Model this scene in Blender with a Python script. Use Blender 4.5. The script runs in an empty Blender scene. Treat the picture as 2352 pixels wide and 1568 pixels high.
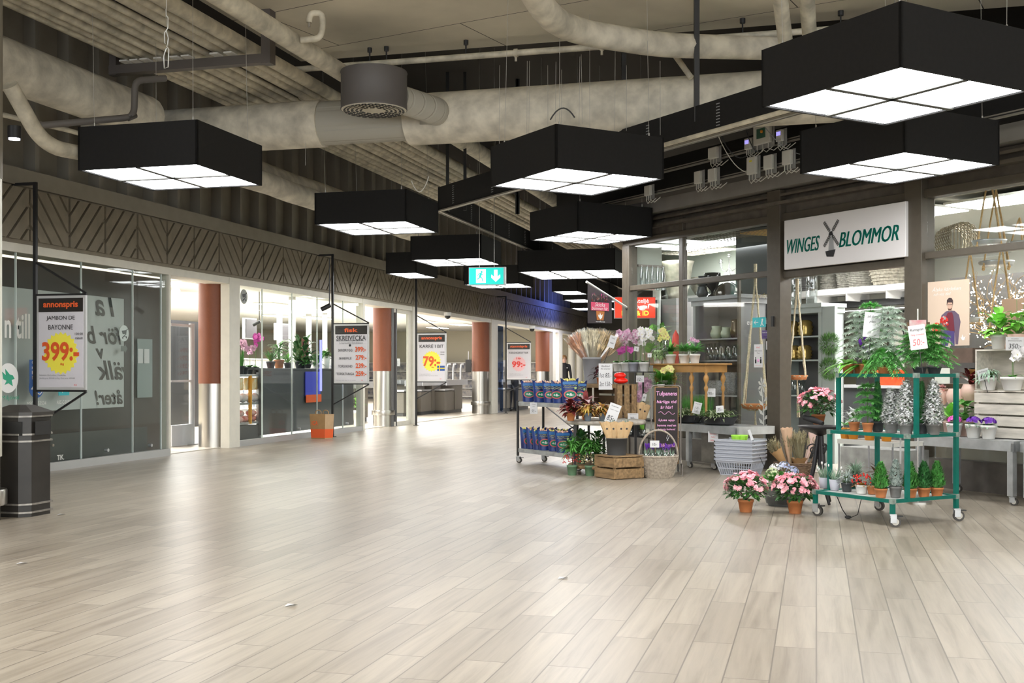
import bpy, math, random
from mathutils import Vector as V, Matrix as MX
random.seed(7)
R=math.radians; sin,cos,pi=math.sin,math.cos,math.pi
S=bpy.context.scene; COL=S.collection
H=1.17; F=2609.0; HY=852.0; CX=1176.0          # camera height, focal length and horizon (2352 wide frame)
# ---------------------------------------------------------------- camera, world, lights, exposure
cam=bpy.data.cameras.new('camera'); co=bpy.data.objects.new('camera',cam); COL.objects.link(co); S.camera=co
co.location=(0,0,H); co.rotation_euler=(R(90),0,0)
cam.sensor_width=36; cam.lens=F/2352*36; cam.shift_y=(HY-784)/2352; cam.clip_end=200; cam.clip_start=.05
S.view_settings.view_transform='Standard'; S.view_settings.look='None'; S.view_settings.gamma=1
S.view_settings.exposure=0.92; S.view_settings.use_curve_mapping=False
w=bpy.data.worlds.new('world'); S.world=w; w.use_nodes=True
w.node_tree.nodes['Background'].inputs[0].default_value=(.93,.97,1,1); w.node_tree.nodes['Background'].inputs[1].default_value=2.2
S.cycles.max_bounces=8; S.cycles.diffuse_bounces=4; S.cycles.glossy_bounces=4; S.cycles.transparent_max_bounces=24
S.cycles.sample_clamp_indirect=6; S.cycles.caustics_reflective=False; S.cycles.caustics_refractive=False
def area(x,y,z,sx,sy,power,rz=0,col=(1,.98,.95),rot=None):
    l=bpy.data.lights.new('area_light','AREA'); l.shape='RECTANGLE'; l.size=sx; l.size_y=sy; l.energy=power; l.color=col
    o=bpy.data.objects.new('area_light',l); COL.objects.link(o); o.location=(x,y,z); o.rotation_euler=rot or (0,0,rz); return o
AL,AR=R(75),R(-60)       # the two building axes: left shop front and right shop front
ML,MR=8.65,9.45          # distance of each front from the camera foot point
class Fr:                # frame of a shop front: local x runs along it, local y into the shop
    def __init__(s,a): s.a=a; s.s=sin(a); s.c=cos(a)
    def w(s,u,m,z=0): return V((u*s.c-m*s.s, u*s.s+m*s.c, z))
    def Y(s,px,m): t=(px-CX)/F; return m/(s.c-t*s.s)
    def u(s,px,m): t=(px-CX)/F; return s.Y(px,m)*(t*s.c+s.s)
    def z(s,px,py,m): return H+(HY-py)*s.Y(px,m)/F
    def m(s,x,y): return -x*s.s+y*s.c
    def uu(s,x,y): return x*s.c+y*s.s
FL,FR=Fr(AL),Fr(AR)
def gp(px,py,z=0):       # ground (or shelf-height) point seen at a pixel
    Y=F*(H-z)/(py-HY); return V(((px-CX)/F*Y,Y,z))
def at(px,py,Y): return V(((px-CX)/F*Y,Y,H+(HY-py)*Y/F))
# lights of the supermarket and the flower shop, under their ceilings
for u in (12.5,16,19.5,23,27,31,36):
    p=FL.w(u,13.2,2.78); area(p.x,p.y,p.z,2.6,4.5,260,AL)
for u,m in ((-12,11.6),(-9.3,11.6),(-6.6,11.6),(-4.2,11.4)):
    p=FR.w(u,m,2.95); area(p.x,p.y,p.z,1.8,1.2,50,AR)
# unseen ceiling lights above and behind the camera, added as fill
for x,y in ((-3.5,-1),(0,-1.2),(3,-.8),(-3.2,5.2),(0.2,5),(3.2,1.6)):
    area(x,y,2.97,1.2,1.2,45,AL)
bl=FL.w(37,7.5,3.5); area(bl.x,bl.y,bl.z,1.2,.3,22,col=(.12,.2,1),rot=(R(90),0,AL))
for x,y in ((5,30),(3,38),(1.5,46)): area(x,y,2.9,2,2,90,AL)
# ---------------------------------------------------------------- materials
MT={}
def mat(name,col,rough=.6,metal=0,noise=0,scale=8,bump=0,emit=0,ecol=None,stretch=None,col2=None,spec=.5,coat=0,alpha=1,obj=True):
    if name in MT: return MT[name]
    m=bpy.data.materials.new(name); m.use_nodes=True; n=m.node_tree; N=n.nodes; L=n.links; b=N['Principled BSDF']
    b.inputs['Base Color'].default_value=(*col,1); b.inputs['Roughness'].default_value=rough; b.inputs['Metallic'].default_value=metal
    b.inputs['Specular IOR Level'].default_value=spec
    if coat: b.inputs['Coat Weight'].default_value=coat
    if alpha<1: b.inputs['Alpha'].default_value=alpha
    if noise or bump:
        tc=N.new('ShaderNodeTexCoord'); mp=N.new('ShaderNodeMapping'); L.new(tc.outputs['Object'],mp.inputs[0])
        if stretch: mp.inputs['Scale'].default_value=stretch
        t=N.new('ShaderNodeTexNoise'); t.inputs['Scale'].default_value=scale; t.inputs['Detail'].default_value=5; L.new(mp.outputs[0],t.inputs[0])
        if noise:
            r=N.new('ShaderNodeValToRGB'); c2=col2 or tuple(max(0,c*(1-noise)) for c in col)
            r.color_ramp.elements[0].position=.3; r.color_ramp.elements[1].position=.7
            r.color_ramp.elements[0].color=(*c2,1); r.color_ramp.elements[1].color=(*(min(1,c*(1+noise*.5)) if not col2 else c for c in col),1)
            L.new(t.outputs[0],r.inputs[0]); L.new(r.outputs[0],b.inputs['Base Color'])
        if bump:
            bp=N.new('ShaderNodeBump'); bp.inputs['Strength'].default_value=bump; bp.inputs['Distance'].default_value=.02; L.new(t.outputs[0],bp.inputs['Height']); L.new(bp.outputs[0],b.inputs['Normal'])
    if emit: b.inputs['Emission Color'].default_value=(*(ecol or col),1); b.inputs['Emission Strength'].default_value=emit
    MT[name]=m; return m
def glass(name,tint=(1,1,1),refl=.12,rough=.02):
    m=bpy.data.materials.new(name); m.use_nodes=True; N=m.node_tree.nodes; L=m.node_tree.links; N.remove(N['Principled BSDF'])
    t=N.new('ShaderNodeBsdfTransparent'); t.inputs[0].default_value=(*tint,1); g=N.new('ShaderNodeBsdfGlossy'); g.inputs['Roughness'].default_value=rough
    fz=N.new('ShaderNodeLayerWeight'); fz.inputs[0].default_value=.5; pw=N.new('ShaderNodeMath'); pw.operation='POWER'; pw.inputs[1].default_value=4.5; mm=N.new('ShaderNodeMath'); mm.operation='MULTIPLY_ADD'; mm.inputs[1].default_value=.6; mm.inputs[2].default_value=refl
    L.new(fz.outputs['Facing'],pw.inputs[0]); L.new(pw.outputs[0],mm.inputs[0]); x=N.new('ShaderNodeMixShader'); L.new(mm.outputs[0],x.inputs[0]); L.new(t.outputs[0],x.inputs[1]); L.new(g.outputs[0],x.inputs[2]); L.new(x.outputs[0],N['Material Output'].inputs[0])
    MT[name]=m; return m
def floor_mat():
    m=bpy.data.materials.new('wood_look_tile'); m.use_nodes=True; n=m.node_tree; N=n.nodes; L=n.links; b=N['Principled BSDF']
    tc=N.new('ShaderNodeTexCoord'); mp=N.new('ShaderNodeMapping'); mp.inputs['Rotation'].default_value=(0,0,-AL); L.new(tc.outputs['Object'],mp.inputs[0])
    br=N.new('ShaderNodeTexBrick'); br.offset=.37; br.offset_frequency=2; br.squash=1
    for k,v in (('Scale',1),('Mortar Size',.0032),('Mortar Smooth',.1),('Bias',0),('Brick Width',.88),('Row Height',.172)): br.inputs[k].default_value=v
    br.inputs['Color1'].default_value=(0,0,0,1); br.inputs['Color2'].default_value=(1,1,1,1); br.inputs['Mortar'].default_value=(.5,.5,.5,1)
    L.new(mp.outputs[0],br.inputs[0])
    # per-board offset so the grain breaks at each joint
    m2=N.new('ShaderNodeMapping'); m2.inputs['Scale'].default_value=(.75,13,1); L.new(mp.outputs[0],m2.inputs[0])
    ad=N.new('ShaderNodeVectorMath'); ad.operation='ADD'; sc=N.new('ShaderNodeVectorMath'); sc.operation='SCALE'; sc.inputs[3].default_value=37; L.new(br.outputs[0],sc.inputs[0]); L.new(m2.outputs[0],ad.inputs[0]); L.new(sc.outputs[0],ad.inputs[1])
    t=N.new('ShaderNodeTexNoise'); t.inputs['Scale'].default_value=1.6; t.inputs['Detail'].default_value=7; t.inputs['Roughness'].default_value=.62; t.inputs['Distortion'].default_value=.5; L.new(ad.outputs[0],t.inputs[0])
    r=N.new('ShaderNodeValToRGB'); e=r.color_ramp.elements; e[0].position=.26; e[0].color=(.25,.21,.16,1); e[1].position=.7; e[1].color=(.44,.39,.315,1)
    k=e.new(.5); k.color=(.37,.325,.26,1); L.new(t.outputs[0],r.inputs[0])
    bc=N.new('ShaderNodeMix'); bc.data_type='RGBA'; bc.blend_type='MULTIPLY'; bc.inputs[0].default_value=1
    rr=N.new('ShaderNodeValToRGB'); rr.color_ramp.elements[0].color=(.78,.765,.75,1); rr.color_ramp.elements[1].color=(1,1,1,1); L.new(br.outputs[0],rr.inputs[0])
    L.new(r.outputs[0],bc.inputs[6]); L.new(rr.outputs[0],bc.inputs[7])
    mx=N.new('ShaderNodeMix'); mx.data_type='RGBA'; L.new(br.outputs['Fac'],mx.inputs[0]); L.new(bc.outputs[2],mx.inputs[6]); mx.inputs[7].default_value=(.17,.145,.115,1)
    L.new(mx.outputs[2],b.inputs['Base Color'])
    ro=N.new('ShaderNodeMapRange'); ro.inputs[3].default_value=.27; ro.inputs[4].default_value=.42; L.new(t.outputs[0],ro.inputs[0]); L.new(ro.outputs[0],b.inputs['Roughness'])
    bp=N.new('ShaderNodeBump'); bp.inputs['Strength'].default_value=.25; bp.inputs['Distance'].default_value=.002; bp.invert=True; L.new(br.outputs['Fac'],bp.inputs['Height']); L.new(bp.outputs[0],b.inputs['Normal'])
    return m
WHITE=mat('white_paint',(.8,.8,.78),.5); CREAM=mat('cream_metal',(.72,.69,.6),.45,noise=.05); SOFF=mat('dark_taupe_ceiling',(.3,.27,.22),.85,noise=.18,scale=1.3,bump=.05)
PIPE=mat('painted_pipe',(.62,.57,.45),.6,noise=.38,scale=7,bump=.35); INSU=mat('insulation_wrap',(.66,.61,.50),.65,noise=.35,scale=5,bump=1)
BLK=mat('black_panel',(.006,.0055,.0055),.85,noise=.3,scale=30); BMET=mat('black_metal',(.02,.02,.021),.45); DK=mat('dark_bronze_frame',(.085,.07,.052),.42,noise=.12,scale=14)
TAUPE=mat('taupe_panel',(.25,.225,.18),.65,noise=.1,scale=5); FRZ=mat('frieze_brown',(.225,.192,.14),.6,noise=.15,scale=7)
STEEL=mat('brushed_steel',(.6,.58,.54),.28,1,noise=.1,scale=3,stretch=(1,1,.02)); GALV=mat('galvanised_steel',(.55,.56,.57),.42,.8,noise=.12,scale=12)
COPPER=mat('copper_brown_paint',(.20,.058,.022),.5,noise=.06,scale=40); LED=mat('light_panel',(1,1,1),.5,emit=9.5,ecol=(.97,.985,1)); LEDW=mat('shop_light_panel',(1,1,1),.5,emit=7,ecol=(1,1,.98))
GREY=mat('mid_grey',(.3,.3,.31),.55); LGREY=mat('light_grey',(.55,.56,.58),.5); BLACK=mat('plain_black',(.015,.015,.015),.5); PAPER=mat('white_paper',(.68,.68,.69),.6)
INK=mat('black_ink',(.02,.02,.022),.7); ORNG=mat('orange_red_print',(.86,.13,.03),.5); YEL=mat('yellow_print',(.9,.8,.08),.5); REDP=mat('red_print',(.75,.04,.03),.5); PINKP=mat('pink_chalk',(.86,.42,.72),.7)
CLR=glass('clear_glass',(.97,.985,.98),.035); SHOPG=glass('shop_front_glass',(.93,.96,.95),.014); VASEG=glass('vase_glass',(.80,.84,.84),.22,.04); CELLO=glass('cellophane',(.95,.95,.95),.20,.15)
CABLE=mat('steel_wire',(.5,.48,.44),.4,.6); WCABLE=mat('white_plastic',(.68,.67,.63),.45)
# ---------------------------------------------------------------- mesh builder
class MB:
    def __init__(s,T=None): s.v=[];s.f=[];s.i=[];s.sm=[];s.T=T
    def add(s,vs,fs,mi=0,sm=False):
        o=len(s.v); T=s.T
        s.v+=[tuple(T@V(p)) if T else tuple(p) for p in vs]
        for f in fs: s.f.append(tuple(k+o for k in f)); s.i.append(mi); s.sm.append(sm)
        return s
    def box(s,x0,x1,y0,y1,z0,z1,mi=0):
        v=[(x,y,z) for z in (z0,z1) for y in (y0,y1) for x in (x0,x1)]
        return s.add(v,[(0,2,3,1),(4,5,7,6),(0,1,5,4),(2,6,7,3),(0,4,6,2),(1,3,7,5)],mi)
    def cbox(s,x,y,z,a,b,c,mi=0): return s.box(x-a/2,x+a/2,y-b/2,y+b/2,z,z+c,mi)
    def bar(s,p,q,w,h=None,mi=0,up=(0,0,1)):        # square bar between two points
        p,q=V(p),V(q); d=(q-p).normalized(); up=V(up)
        if abs(d.dot(up))>.98: up=V((1,0,0))
        a=d.cross(up).normalized()*(w/2); b=a.cross(d).normalized()*((h or w)/2)
        v=[p-a-b,p+a-b,p+a+b,p-a+b,q-a-b,q+a-b,q+a+b,q-a+b]
        return s.add(v,[(0,1,2,3),(7,6,5,4),(0,4,5,1),(1,5,6,2),(2,6,7,3),(3,7,4,0)],mi)
    def cyl(s,p,q,r,r2=None,n=14,mi=0,cap=True,sm=True):
        p,q=V(p),V(q); r2=r if r2 is None else r2; d=(q-p).normalized(); a=d.orthogonal().normalized(); b=d.cross(a)
        if abs(d.z)>.999: a,b=V((1,0,0)),V((0,1 if d.z>0 else -1,0))
        v=[];
        for c,rr in ((p,r),(q,r2)):
            for k in range(n): t=2*pi*k/n; v.append(c+a*(rr*cos(t))+b*(rr*sin(t)))
        s.add(v,[(k,(k+1)%n,n+(k+1)%n,n+k) for k in range(n)],mi,sm)
        if cap: s.add(v,[tuple(reversed(range(n))),tuple(range(n,2*n))],mi)
        return s
    def tube(s,pts,r,n=8,mi=0,cap=True):
        pts=[V(p) for p in pts]; N=len(pts); rs=r if isinstance(r,(list,tuple)) else [r]*N; v=[]; a=None
        for k,p in enumerate(pts):
            d=(pts[min(k+1,N-1)]-pts[max(k-1,0)]).normalized()
            a=d.orthogonal().normalized() if a is None else (a-d*a.dot(d)).normalized()
            b=d.cross(a)
            for j in range(n): t=2*pi*j/n; v.append(p+a*(rs[k]*cos(t))+b*(rs[k]*sin(t)))
        f=[(k*n+j,k*n+(j+1)%n,(k+1)*n+(j+1)%n,(k+1)*n+j) for k in range(N-1) for j in range(n)]
        s.add(v,f,mi,True)
        if cap: s.add(v,[tuple(reversed(range(n))),tuple(range((N-1)*n,N*n))],mi)
        return s
    def lathe(s,prof,n=20,c=(0,0,0),mi=0,sm=True,sq=None):
        v=[]
        for r,z in prof:
            for k in range(n):
                t=2*pi*(k+.5)/n; q=1
                if sq: q=1/max(abs(cos(t)),abs(sin(t)))**sq
                v.append((c[0]+r*q*cos(t),c[1]+r*q*sin(t),c[2]+z))
        f=[(k*n+j,k*n+(j+1)%n,(k+1)*n+(j+1)%n,(k+1)*n+j) for k in range(len(prof)-1) for j in range(n)]
        s.add(v,f,mi,sm)
        if prof[0][0]>1e-4: s.add(v[:n],[tuple(reversed(range(n)))],mi)
        if prof[-1][0]>1e-4: s.add(v[-n:],[tuple(range(n))],mi)
        return s
    def prism(s,poly,y0,y1,mi=0):                  # polygon in local x,z pushed along y
        n=len(poly); v=[(x,y0,z) for x,z in poly]+[(x,y1,z) for x,z in poly]
        return s.add(v,[tuple(range(n)),tuple(reversed(range(n,2*n)))]+[(k,n+k,n+(k+1)%n,(k+1)%n) for k in range(n)],mi)
    def ball(s,c,r,n=8,mi=0,sc=(1,1,1)):
        k=n//2+1; pr=[(r*sin(pi*j/k),-r*cos(pi*j/k)) for j in range(k+1)]; v=[]
        for rr,z in pr:
            for j in range(n): t=2*pi*j/n; v.append((c[0]+rr*cos(t)*sc[0],c[1]+rr*sin(t)*sc[1],c[2]+z*sc[2]))
        return s.add(v,[(a*n+j,a*n+(j+1)%n,(a+1)*n+(j+1)%n,(a+1)*n+j) for a in range(k) for j in range(n)],mi,True)
    def leaf(s,p,d,L,W,up=(0,0,1),droop=.2,mi=0,fold=.15,seg=3,tip=.5):
        p=V(p); d=V(d).normalized(); up=V(up); sd=d.cross(up)
        if sd.length<1e-3: sd=V((1,0,0))
        sd.normalize(); nn=sd.cross(d).normalized(); v=[]; 
        for k in range(seg+1):
            t=k/seg; c=p+d*(L*t)-V((0,0,1))*(droop*L*t*t); wd=W/2*math.sin(pi*min(1,(t*.94+.06))**tip)
            v+=[c-sd*wd+nn*(fold*wd),c,c+sd*wd+nn*(fold*wd)]
        f=[]
        for k in range(seg): a=3*k; f+=[(a,a+1,a+4,a+3),(a+1,a+2,a+5,a+4)]
        return s.add(v,f,mi,True)
    def build(s,name,mats,parent=None,loc=(0,0,0),rz=0,bev=0):
        me=bpy.data.meshes.new(name); me.from_pydata(s.v,[],s.f); 
        for m in (mats if isinstance(mats,(list,tuple)) else [mats]): me.materials.append(m)
        me.polygons.foreach_set('material_index',s.i); me.polygons.foreach_set('use_smooth',s.sm); me.update()
        o=bpy.data.objects.new(name,me); COL.objects.link(o); o.location=loc; o.rotation_euler=(0,0,rz)
        if parent: o.parent=parent
        if bev:
            b=o.modifiers.new('b','BEVEL'); b.width=bev; b.segments=2; b.limit_method='ANGLE'
        return o
def tag(o,label,cat,group=None,kind=None):
    o['label']=label; o['category']=cat
    if group: o['group']=group
    if kind: o['kind']=kind
    return o
def st(o): o['kind']='structure'; return o
def empty(name,loc=(0,0,0),rz=0,label=None,cat=None,group=None):
    o=bpy.data.objects.new(name,None); COL.objects.link(o); o.location=loc; o.rotation_euler=(0,0,rz); o.empty_display_size=.1
    if label: tag(o,label,cat,group)
    return o
def dup(root,loc=None,rz=None,label=None,sc=None,group=None):
    r=root.copy(); COL.objects.link(r)
    if loc is not None: r.location=loc
    if rz is not None: r.rotation_euler=(0,0,rz)
    if sc is not None: r.scale=(sc,sc,sc) if not isinstance(sc,tuple) else sc
    if label: r['label']=label
    if group: r['group']=group
    for ch in KIDS.get(root.name) or [c for c in root.children]:
        c=ch.copy(); COL.objects.link(c); c.parent=r
        for g in list(ch.children): d=g.copy(); COL.objects.link(d); d.parent=c
    return r
KIDS={}
def text(s,W,Hh,mat_,parent,loc,rot=(R(90),0,0),ext=.002,off=0,shear=0,name='lettering',fit=True,align='C',mirror=False,slope=0):
    bold=off if ('M' in s or 'W' in s) else 0; off=0 if bold else off
    c=bpy.data.curves.new('t','FONT'); c.body=s; c.size=1; c.extrude=0; c.offset=off; c.shear=shear; c.resolution_u=3
    t=bpy.data.objects.new('t',c); COL.objects.link(t); me=bpy.data.meshes.new_from_object(t); bpy.data.objects.remove(t); bpy.data.curves.remove(c)
    xs=[v.co.x for v in me.vertices]; ys=[v.co.y for v in me.vertices]; x0,x1,y0,y1=min(xs),max(xs),min(ys),max(ys)
    sy=Hh/(y1-y0); sx=W/(x1-x0) if W else sy
    if not fit: sx=min(sx,sy); sy=sx
    cx={'C':(x0+x1)/2,'L':x0,'R':x1}[align]; cy=(y0+y1)/2
    for v in me.vertices:
        x=(v.co.x-cx)*sx*(-1 if mirror else 1); v.co=V((x,(v.co.y-cy)*sy+slope*x,v.co.z+ext))
    if bold:
        vs=[tuple(v.co) for v in me.vertices]; fs=[tuple(p.vertices) for p in me.polygons]; n=len(vs); d=bold*sx*.9; me2=bpy.data.meshes.new(name); V2=[];F2=[]
        for k,dx in enumerate((-d,-d/2,0,d/2,d)): V2+=[(x+dx,y,z) for x,y,z in vs]; F2+=[tuple(i+k*n for i in f) for f in fs]
        me2.from_pydata(V2,[],F2); me=me2
    me.materials.clear(); me.materials.append(mat_); me.name=name
    o=bpy.data.objects.new(name,me); COL.objects.link(o); o.location=loc; o.rotation_euler=rot
    if parent: o.parent=parent
    return o
# ================================================================ the setting
fm=floor_mat()
st(MB().box(-22,24,-8,70,-.2,0).build('floor',fm))
shopfloor=mat('shop_floor_tile',(.62,.57,.49),.3,noise=.08,scale=2)
g=MB(); g.box(3,46,ML+.12,22,0,.012); st(g.build('floor',shopfloor,rz=AL))
# main ceiling slab with shutter-board joints
def ceil_mat():
    m=mat('raw_concrete_ceiling',(.74,.68,.55),.85,noise=.2,scale=.9,bump=.05); N=m.node_tree.nodes; L=m.node_tree.links
    b=N['Principled BSDF']; src=b.inputs['Base Color'].links[0].from_socket
    tc=N.new('ShaderNodeTexCoord'); mp=N.new('ShaderNodeMapping'); mp.inputs['Rotation'].default_value=(0,0,-AL); L.new(tc.outputs['Object'],mp.inputs[0])
    br=N.new('ShaderNodeTexBrick'); br.offset=.5
    for k,v in (('Scale',1),('Mortar Size',.006),('Brick Width',3.2),('Row Height',1.25)): br.inputs[k].default_value=v
    L.new(mp.outputs[0],br.inputs[0]); mx=N.new('ShaderNodeMix'); mx.data_type='RGBA'; L.new(br.outputs['Fac'],mx.inputs[0]); L.new(src,mx.inputs[6]); mx.inputs[7].default_value=(.06,.055,.045,1); L.new(mx.outputs[2],b.inputs['Base Color'])
    return m
CZ=5.5; C1=4.8
st(MB().box(-22,24,-8,70,CZ,CZ+.2).build('ceiling',mat('dark_ceiling_void',(.045,.04,.034),.9)))
q_=gp(1000,268,4.02); qm=gp(640,110,C1); st(MB().box(-14,FL.uu(q_.x,q_.y)+.15,-26,FL.m(qm.x,qm.y),C1,CZ).build('ceiling',ceil_mat(),rz=AL))
# enclosing walls of the hall, out of view
EWM=mat('hall_wall',(.16,.15,.13),.7)
# no rear wall: world light added as fill from behind the camera
st(MB().box(24,24.3,-8,60,0,CZ).build('wall_right',EWM)); st(MB().box(-22.3,-22,-8,60,0,CZ).build('wall_outer',EWM))
# ---- left front: fascia, studs, frieze
g=MB(); g.box(3,46,ML+.16,ML+.3,3.2,CZ); st(g.build('wall_left',TAUPE,rz=AL))
g=MB()
u=4.0
while u<44: g.box(u-.035,u+.035,ML,ML+.17,3.4,CZ); u+=.6
st(g.build('trim_1',mat('stud_taupe',(.22,.20,.165),.6),rz=AL))
st(MB().box(3,44,ML-.09,ML+.18,3.24,3.43).build('trim_2',TAUPE,rz=AL))
def clip(poly,a,b,c):      # keep a*x+b*y<=c
    out=[]
    for k in range(len(poly)):
        p,q=poly[k],poly[(k+1)%len(poly)]; fp=a*p[0]+b*p[1]-c; fq=a*q[0]+b*q[1]-c
        if fp<=0: out.append(p)
        if fp*fq<0: t=fp/(fp-fq); out.append((p[0]+t*(q[0]-p[0]),p[1]+t*(q[1]-p[1])))
    return out
g=MB(); g.box(3,43.3,ML-.045,ML+.12,2.60,3.25)
u=10.97-.7*11; k=0
while u<43:
    sgn=1 if (k-11)%3==0 else -1      # 1: boards run down to the right
    x0,x1,z0,z1=u+.02,u+.68,2.64,3.22; cc=-1.2
    while cc<2.2:
        # boards between two 45 degree lines
        a=(x1-x0); poly=[(x0,z0),(x1,z0),(x1,z1),(x0,z1)]
        A=1.15*sgn; base=z0+cc
        # line z = base - A*(x-xm)
        xm=(x0+x1)/2
        poly=clip(poly,A,1,base+A*xm+.20) if True else poly
        poly=clip(poly,-A,-1,-(base+A*xm)) if len(poly)>2 else []
        if len(poly)>2: g.prism(poly,ML-.085,ML-.045)
        cc+=.25
    u+=.7; k+=1
st(g.build('trim_3',FRZ,rz=AL))
# cream head beam under the frieze, and the shop ceiling
st(MB().box(3,43.3,ML-.02,ML+.3,2.50,2.60).build('trim_4',CREAM,rz=AL))
SC=mat('shop_ceiling_tile',(.82,.8,.76),.8,noise=.04,scale=2)
st(MB().box(3,46,ML+.3,22,2.86,2.95).build('ceiling',SC,rz=AL))
st(MB().box(13.3,46,ML+.3,ML+.34,2.5,2.86).build('wall_front',WHITE,rz=AL))
st(MB().box(3,46,21.6,22,0,3).build('wall_back',mat('shop_back_wall',(.66,.62,.5),.7),rz=AL))
st(MB().box(45.7,46,ML,22,0,3).build('wall_far',mat('shop_back_wall',(.6,.6,.5),.7),rz=AL))
st(MB().box(3,3.3,ML,22,0,3).build('wall_near',mat('shop_side_wall',(.3,.28,.25),.7),rz=AL))
# mall end: dark cross walls far away
st(MB().box(-22,24,60,60.4,0,CZ).build('wall_end',mat('far_dark_wall',(.07,.065,.055),.7)))
# ---------------- left front: glazing, posts, columns
uL=lambda px,m=ML: FL.u(px,m)
st(MB().box(4,uL(388),ML-.02,ML+.06,0,.10).box(uL(545),uL(833),ML-.02,ML+.06,0,.09).build('trim_5',mat('aluminium_sill',(.5,.5,.49),.4,.5),rz=AL))
def lglass(px0,px1,n,name,m=ML+.02,z0=.09,z1=2.5,u0=None):
    a=u0 if u0 is not None else uL(px0); b=uL(px1)
    gm=MB()
    for k in range(n):
        p=a+(b-a)*k/n; q=a+(b-a)*(k+1)/n; gm.box(p+.004,q-.004,m,m+.012,z0,z1)
    o=st(gm.build(name,SHOPG,rz=AL))
    e=MB()
    for k in range(1,n): p=a+(b-a)*k/n; e.box(p-.004,p+.004,m-.002,m+.014,z0,z1)
    if n>1: e.build('pane_joint',mat('pane_joint_seal',(.35,.4,.4),.3),o)
    return o
# pane joints of the first window, seen at x 40,190,308
st(MB().box(9.2,uL(388),ML+.02,ML+.032,.1,2.5).build('window_1',SHOPG,rz=AL))
w1=bpy.data.objects['window_1']; e=MB()
for px in (40,190,308,373): e.box(uL(px)-.005,uL(px)+.005,ML+.012,ML+.036,.1,2.5)
e.build('pane_joint',mat('pane_joint_seal',(.6,.66,.63),.3),w1)
c=MB()
for px in (249,349,690,800): c.cyl((uL(px),ML,.17),(uL(px),ML+.05,.17),.022,n=10)
c.build('glass_clamp',GALV,w1)
st(MB().box(uL(545),uL(833),ML+.02,ML+.032,.09,2.5).build('window_2',SHOPG,rz=AL))
w2=bpy.data.objects['window_2']; e=MB()
for px in (605,673,731,790): e.box(uL(px)-.004,uL(px)+.004,ML+.012,ML+.036,.09,2.5)
e.build('pane_joint',mat('pane_joint_seal',(.6,.66,.63),.3),w2)
# posts (cream) with their pixel spans
g=MB()
for a,b in ((523,547),(831,835),(945,953),(1127,1141),(1268,1274),(1282,1290)): g.box(uL(a),uL(b),ML-.03,ML+.12,0,2.6)
g.box(uL(386),uL(391),ML-.01,ML+.10,0,2.6)
st(g.build('trim_6',CREAM,rz=AL))
g=MB()
for a,b in ((903,907),(911,914)): g.box(uL(a),uL(b),ML+.02,ML+.08,0,2.6)
st(g.build('trim_7',mat('door_gasket',(.12,.12,.12),.4),rz=AL))
def column(px,boundary,r,m=8.98,z1=2.9,lab=''):
    u=uL(px,m); t=empty('column',FL.w(u,m),0,lab,'column'); t['kind']='structure'
    MB().lathe([(r,boundary),(r,z1)],28).build('painted_shaft',COPPER,t)
    MB().lathe([(r-.004,0),(r-.004,boundary)],28).build('steel_cladding',STEEL,t)
    if px!=489: MB().lathe([(r+.028,.24),(r+.03,.25),(r+.03,.33),(r+.028,.34)],28).build('bumper_ring',STEEL,t)
    return t
column(489,.98,.218,lab='copper-brown round column with steel base at the left entrance')
column(880,1.17,.215,8.9,lab='copper-brown round column beside the fish price sign')
column(1104,1.16,.24,8.9,lab='copper-brown round column in front of the checkouts')
column(1246,1.16,.235,8.9,lab='copper-brown round column behind the farthest price sign')
# near column at the left picture edge
p=V((-4.17,8.9,0)); t=empty('column',p,0,'pale column with steel ring at the left edge beside the bin','column'); t['kind']='structure'
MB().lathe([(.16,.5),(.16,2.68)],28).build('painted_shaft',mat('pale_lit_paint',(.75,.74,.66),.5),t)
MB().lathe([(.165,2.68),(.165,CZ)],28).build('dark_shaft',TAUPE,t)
MB().lathe([(.15,0),(.15,.5)],28).build('steel_cladding',STEEL,t)
MB().lathe([(.195,.12),(.2,.13),(.2,.235),(.195,.245)],28).build('bumper_ring',STEEL,t)
# sliding glass door leaf next to the second column and far dark glass
st(MB().box(uL(914),uL(945),ML+.03,ML+.04,.08,2.42).build('window_3',SHOPG,rz=AL))
st(MB().box(uL(907),uL(945),ML+.02,ML+.07,2.42,2.52).box(uL(907),uL(945),ML+.02,ML+.07,0,.09).box(uL(940),uL(945),ML+.02,ML+.07,0,2.5).build('door_1',CREAM,rz=AL))
st(MB().box(uL(1141),uL(1158),ML+.03,ML+.05,0,2.45).build('window_4',glass('blue_reflecting_glass',(.35,.45,.65),.2),rz=AL))
# ---- first window: dark film, grey panel and mirrored lettering imitating a glass reflection
u0,u1=uL(196),uL(353)
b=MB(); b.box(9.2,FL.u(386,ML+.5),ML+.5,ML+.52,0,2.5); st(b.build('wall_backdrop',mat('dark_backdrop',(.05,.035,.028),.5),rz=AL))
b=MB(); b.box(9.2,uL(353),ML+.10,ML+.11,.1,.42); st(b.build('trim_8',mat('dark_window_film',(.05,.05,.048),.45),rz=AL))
wp=MB().box(10.2,uL(309),ML+.16,ML+.18,.70,2.12).build('window_image',mat('reflected_poster_grey',(.50,.50,.48),.6),rz=AL); tag(wp,'large grey panel imitating a reflected welcome poster in the first window','poster')
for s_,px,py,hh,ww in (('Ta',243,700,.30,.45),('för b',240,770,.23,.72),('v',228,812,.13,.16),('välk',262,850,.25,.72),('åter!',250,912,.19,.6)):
    m=ML+.155; u=FL.u(px,m); z=FL.z(px,py-0,m); text(s_,ww,hh,mat('reflected_script_brown',(.07,.055,.045),.6),wp,(u,m,z),shear=.25,mirror=True,off=.018)
b=MB(); uu=FL.u(285,ML+.05); zz=FL.z(283,765,ML+.05)
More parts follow.
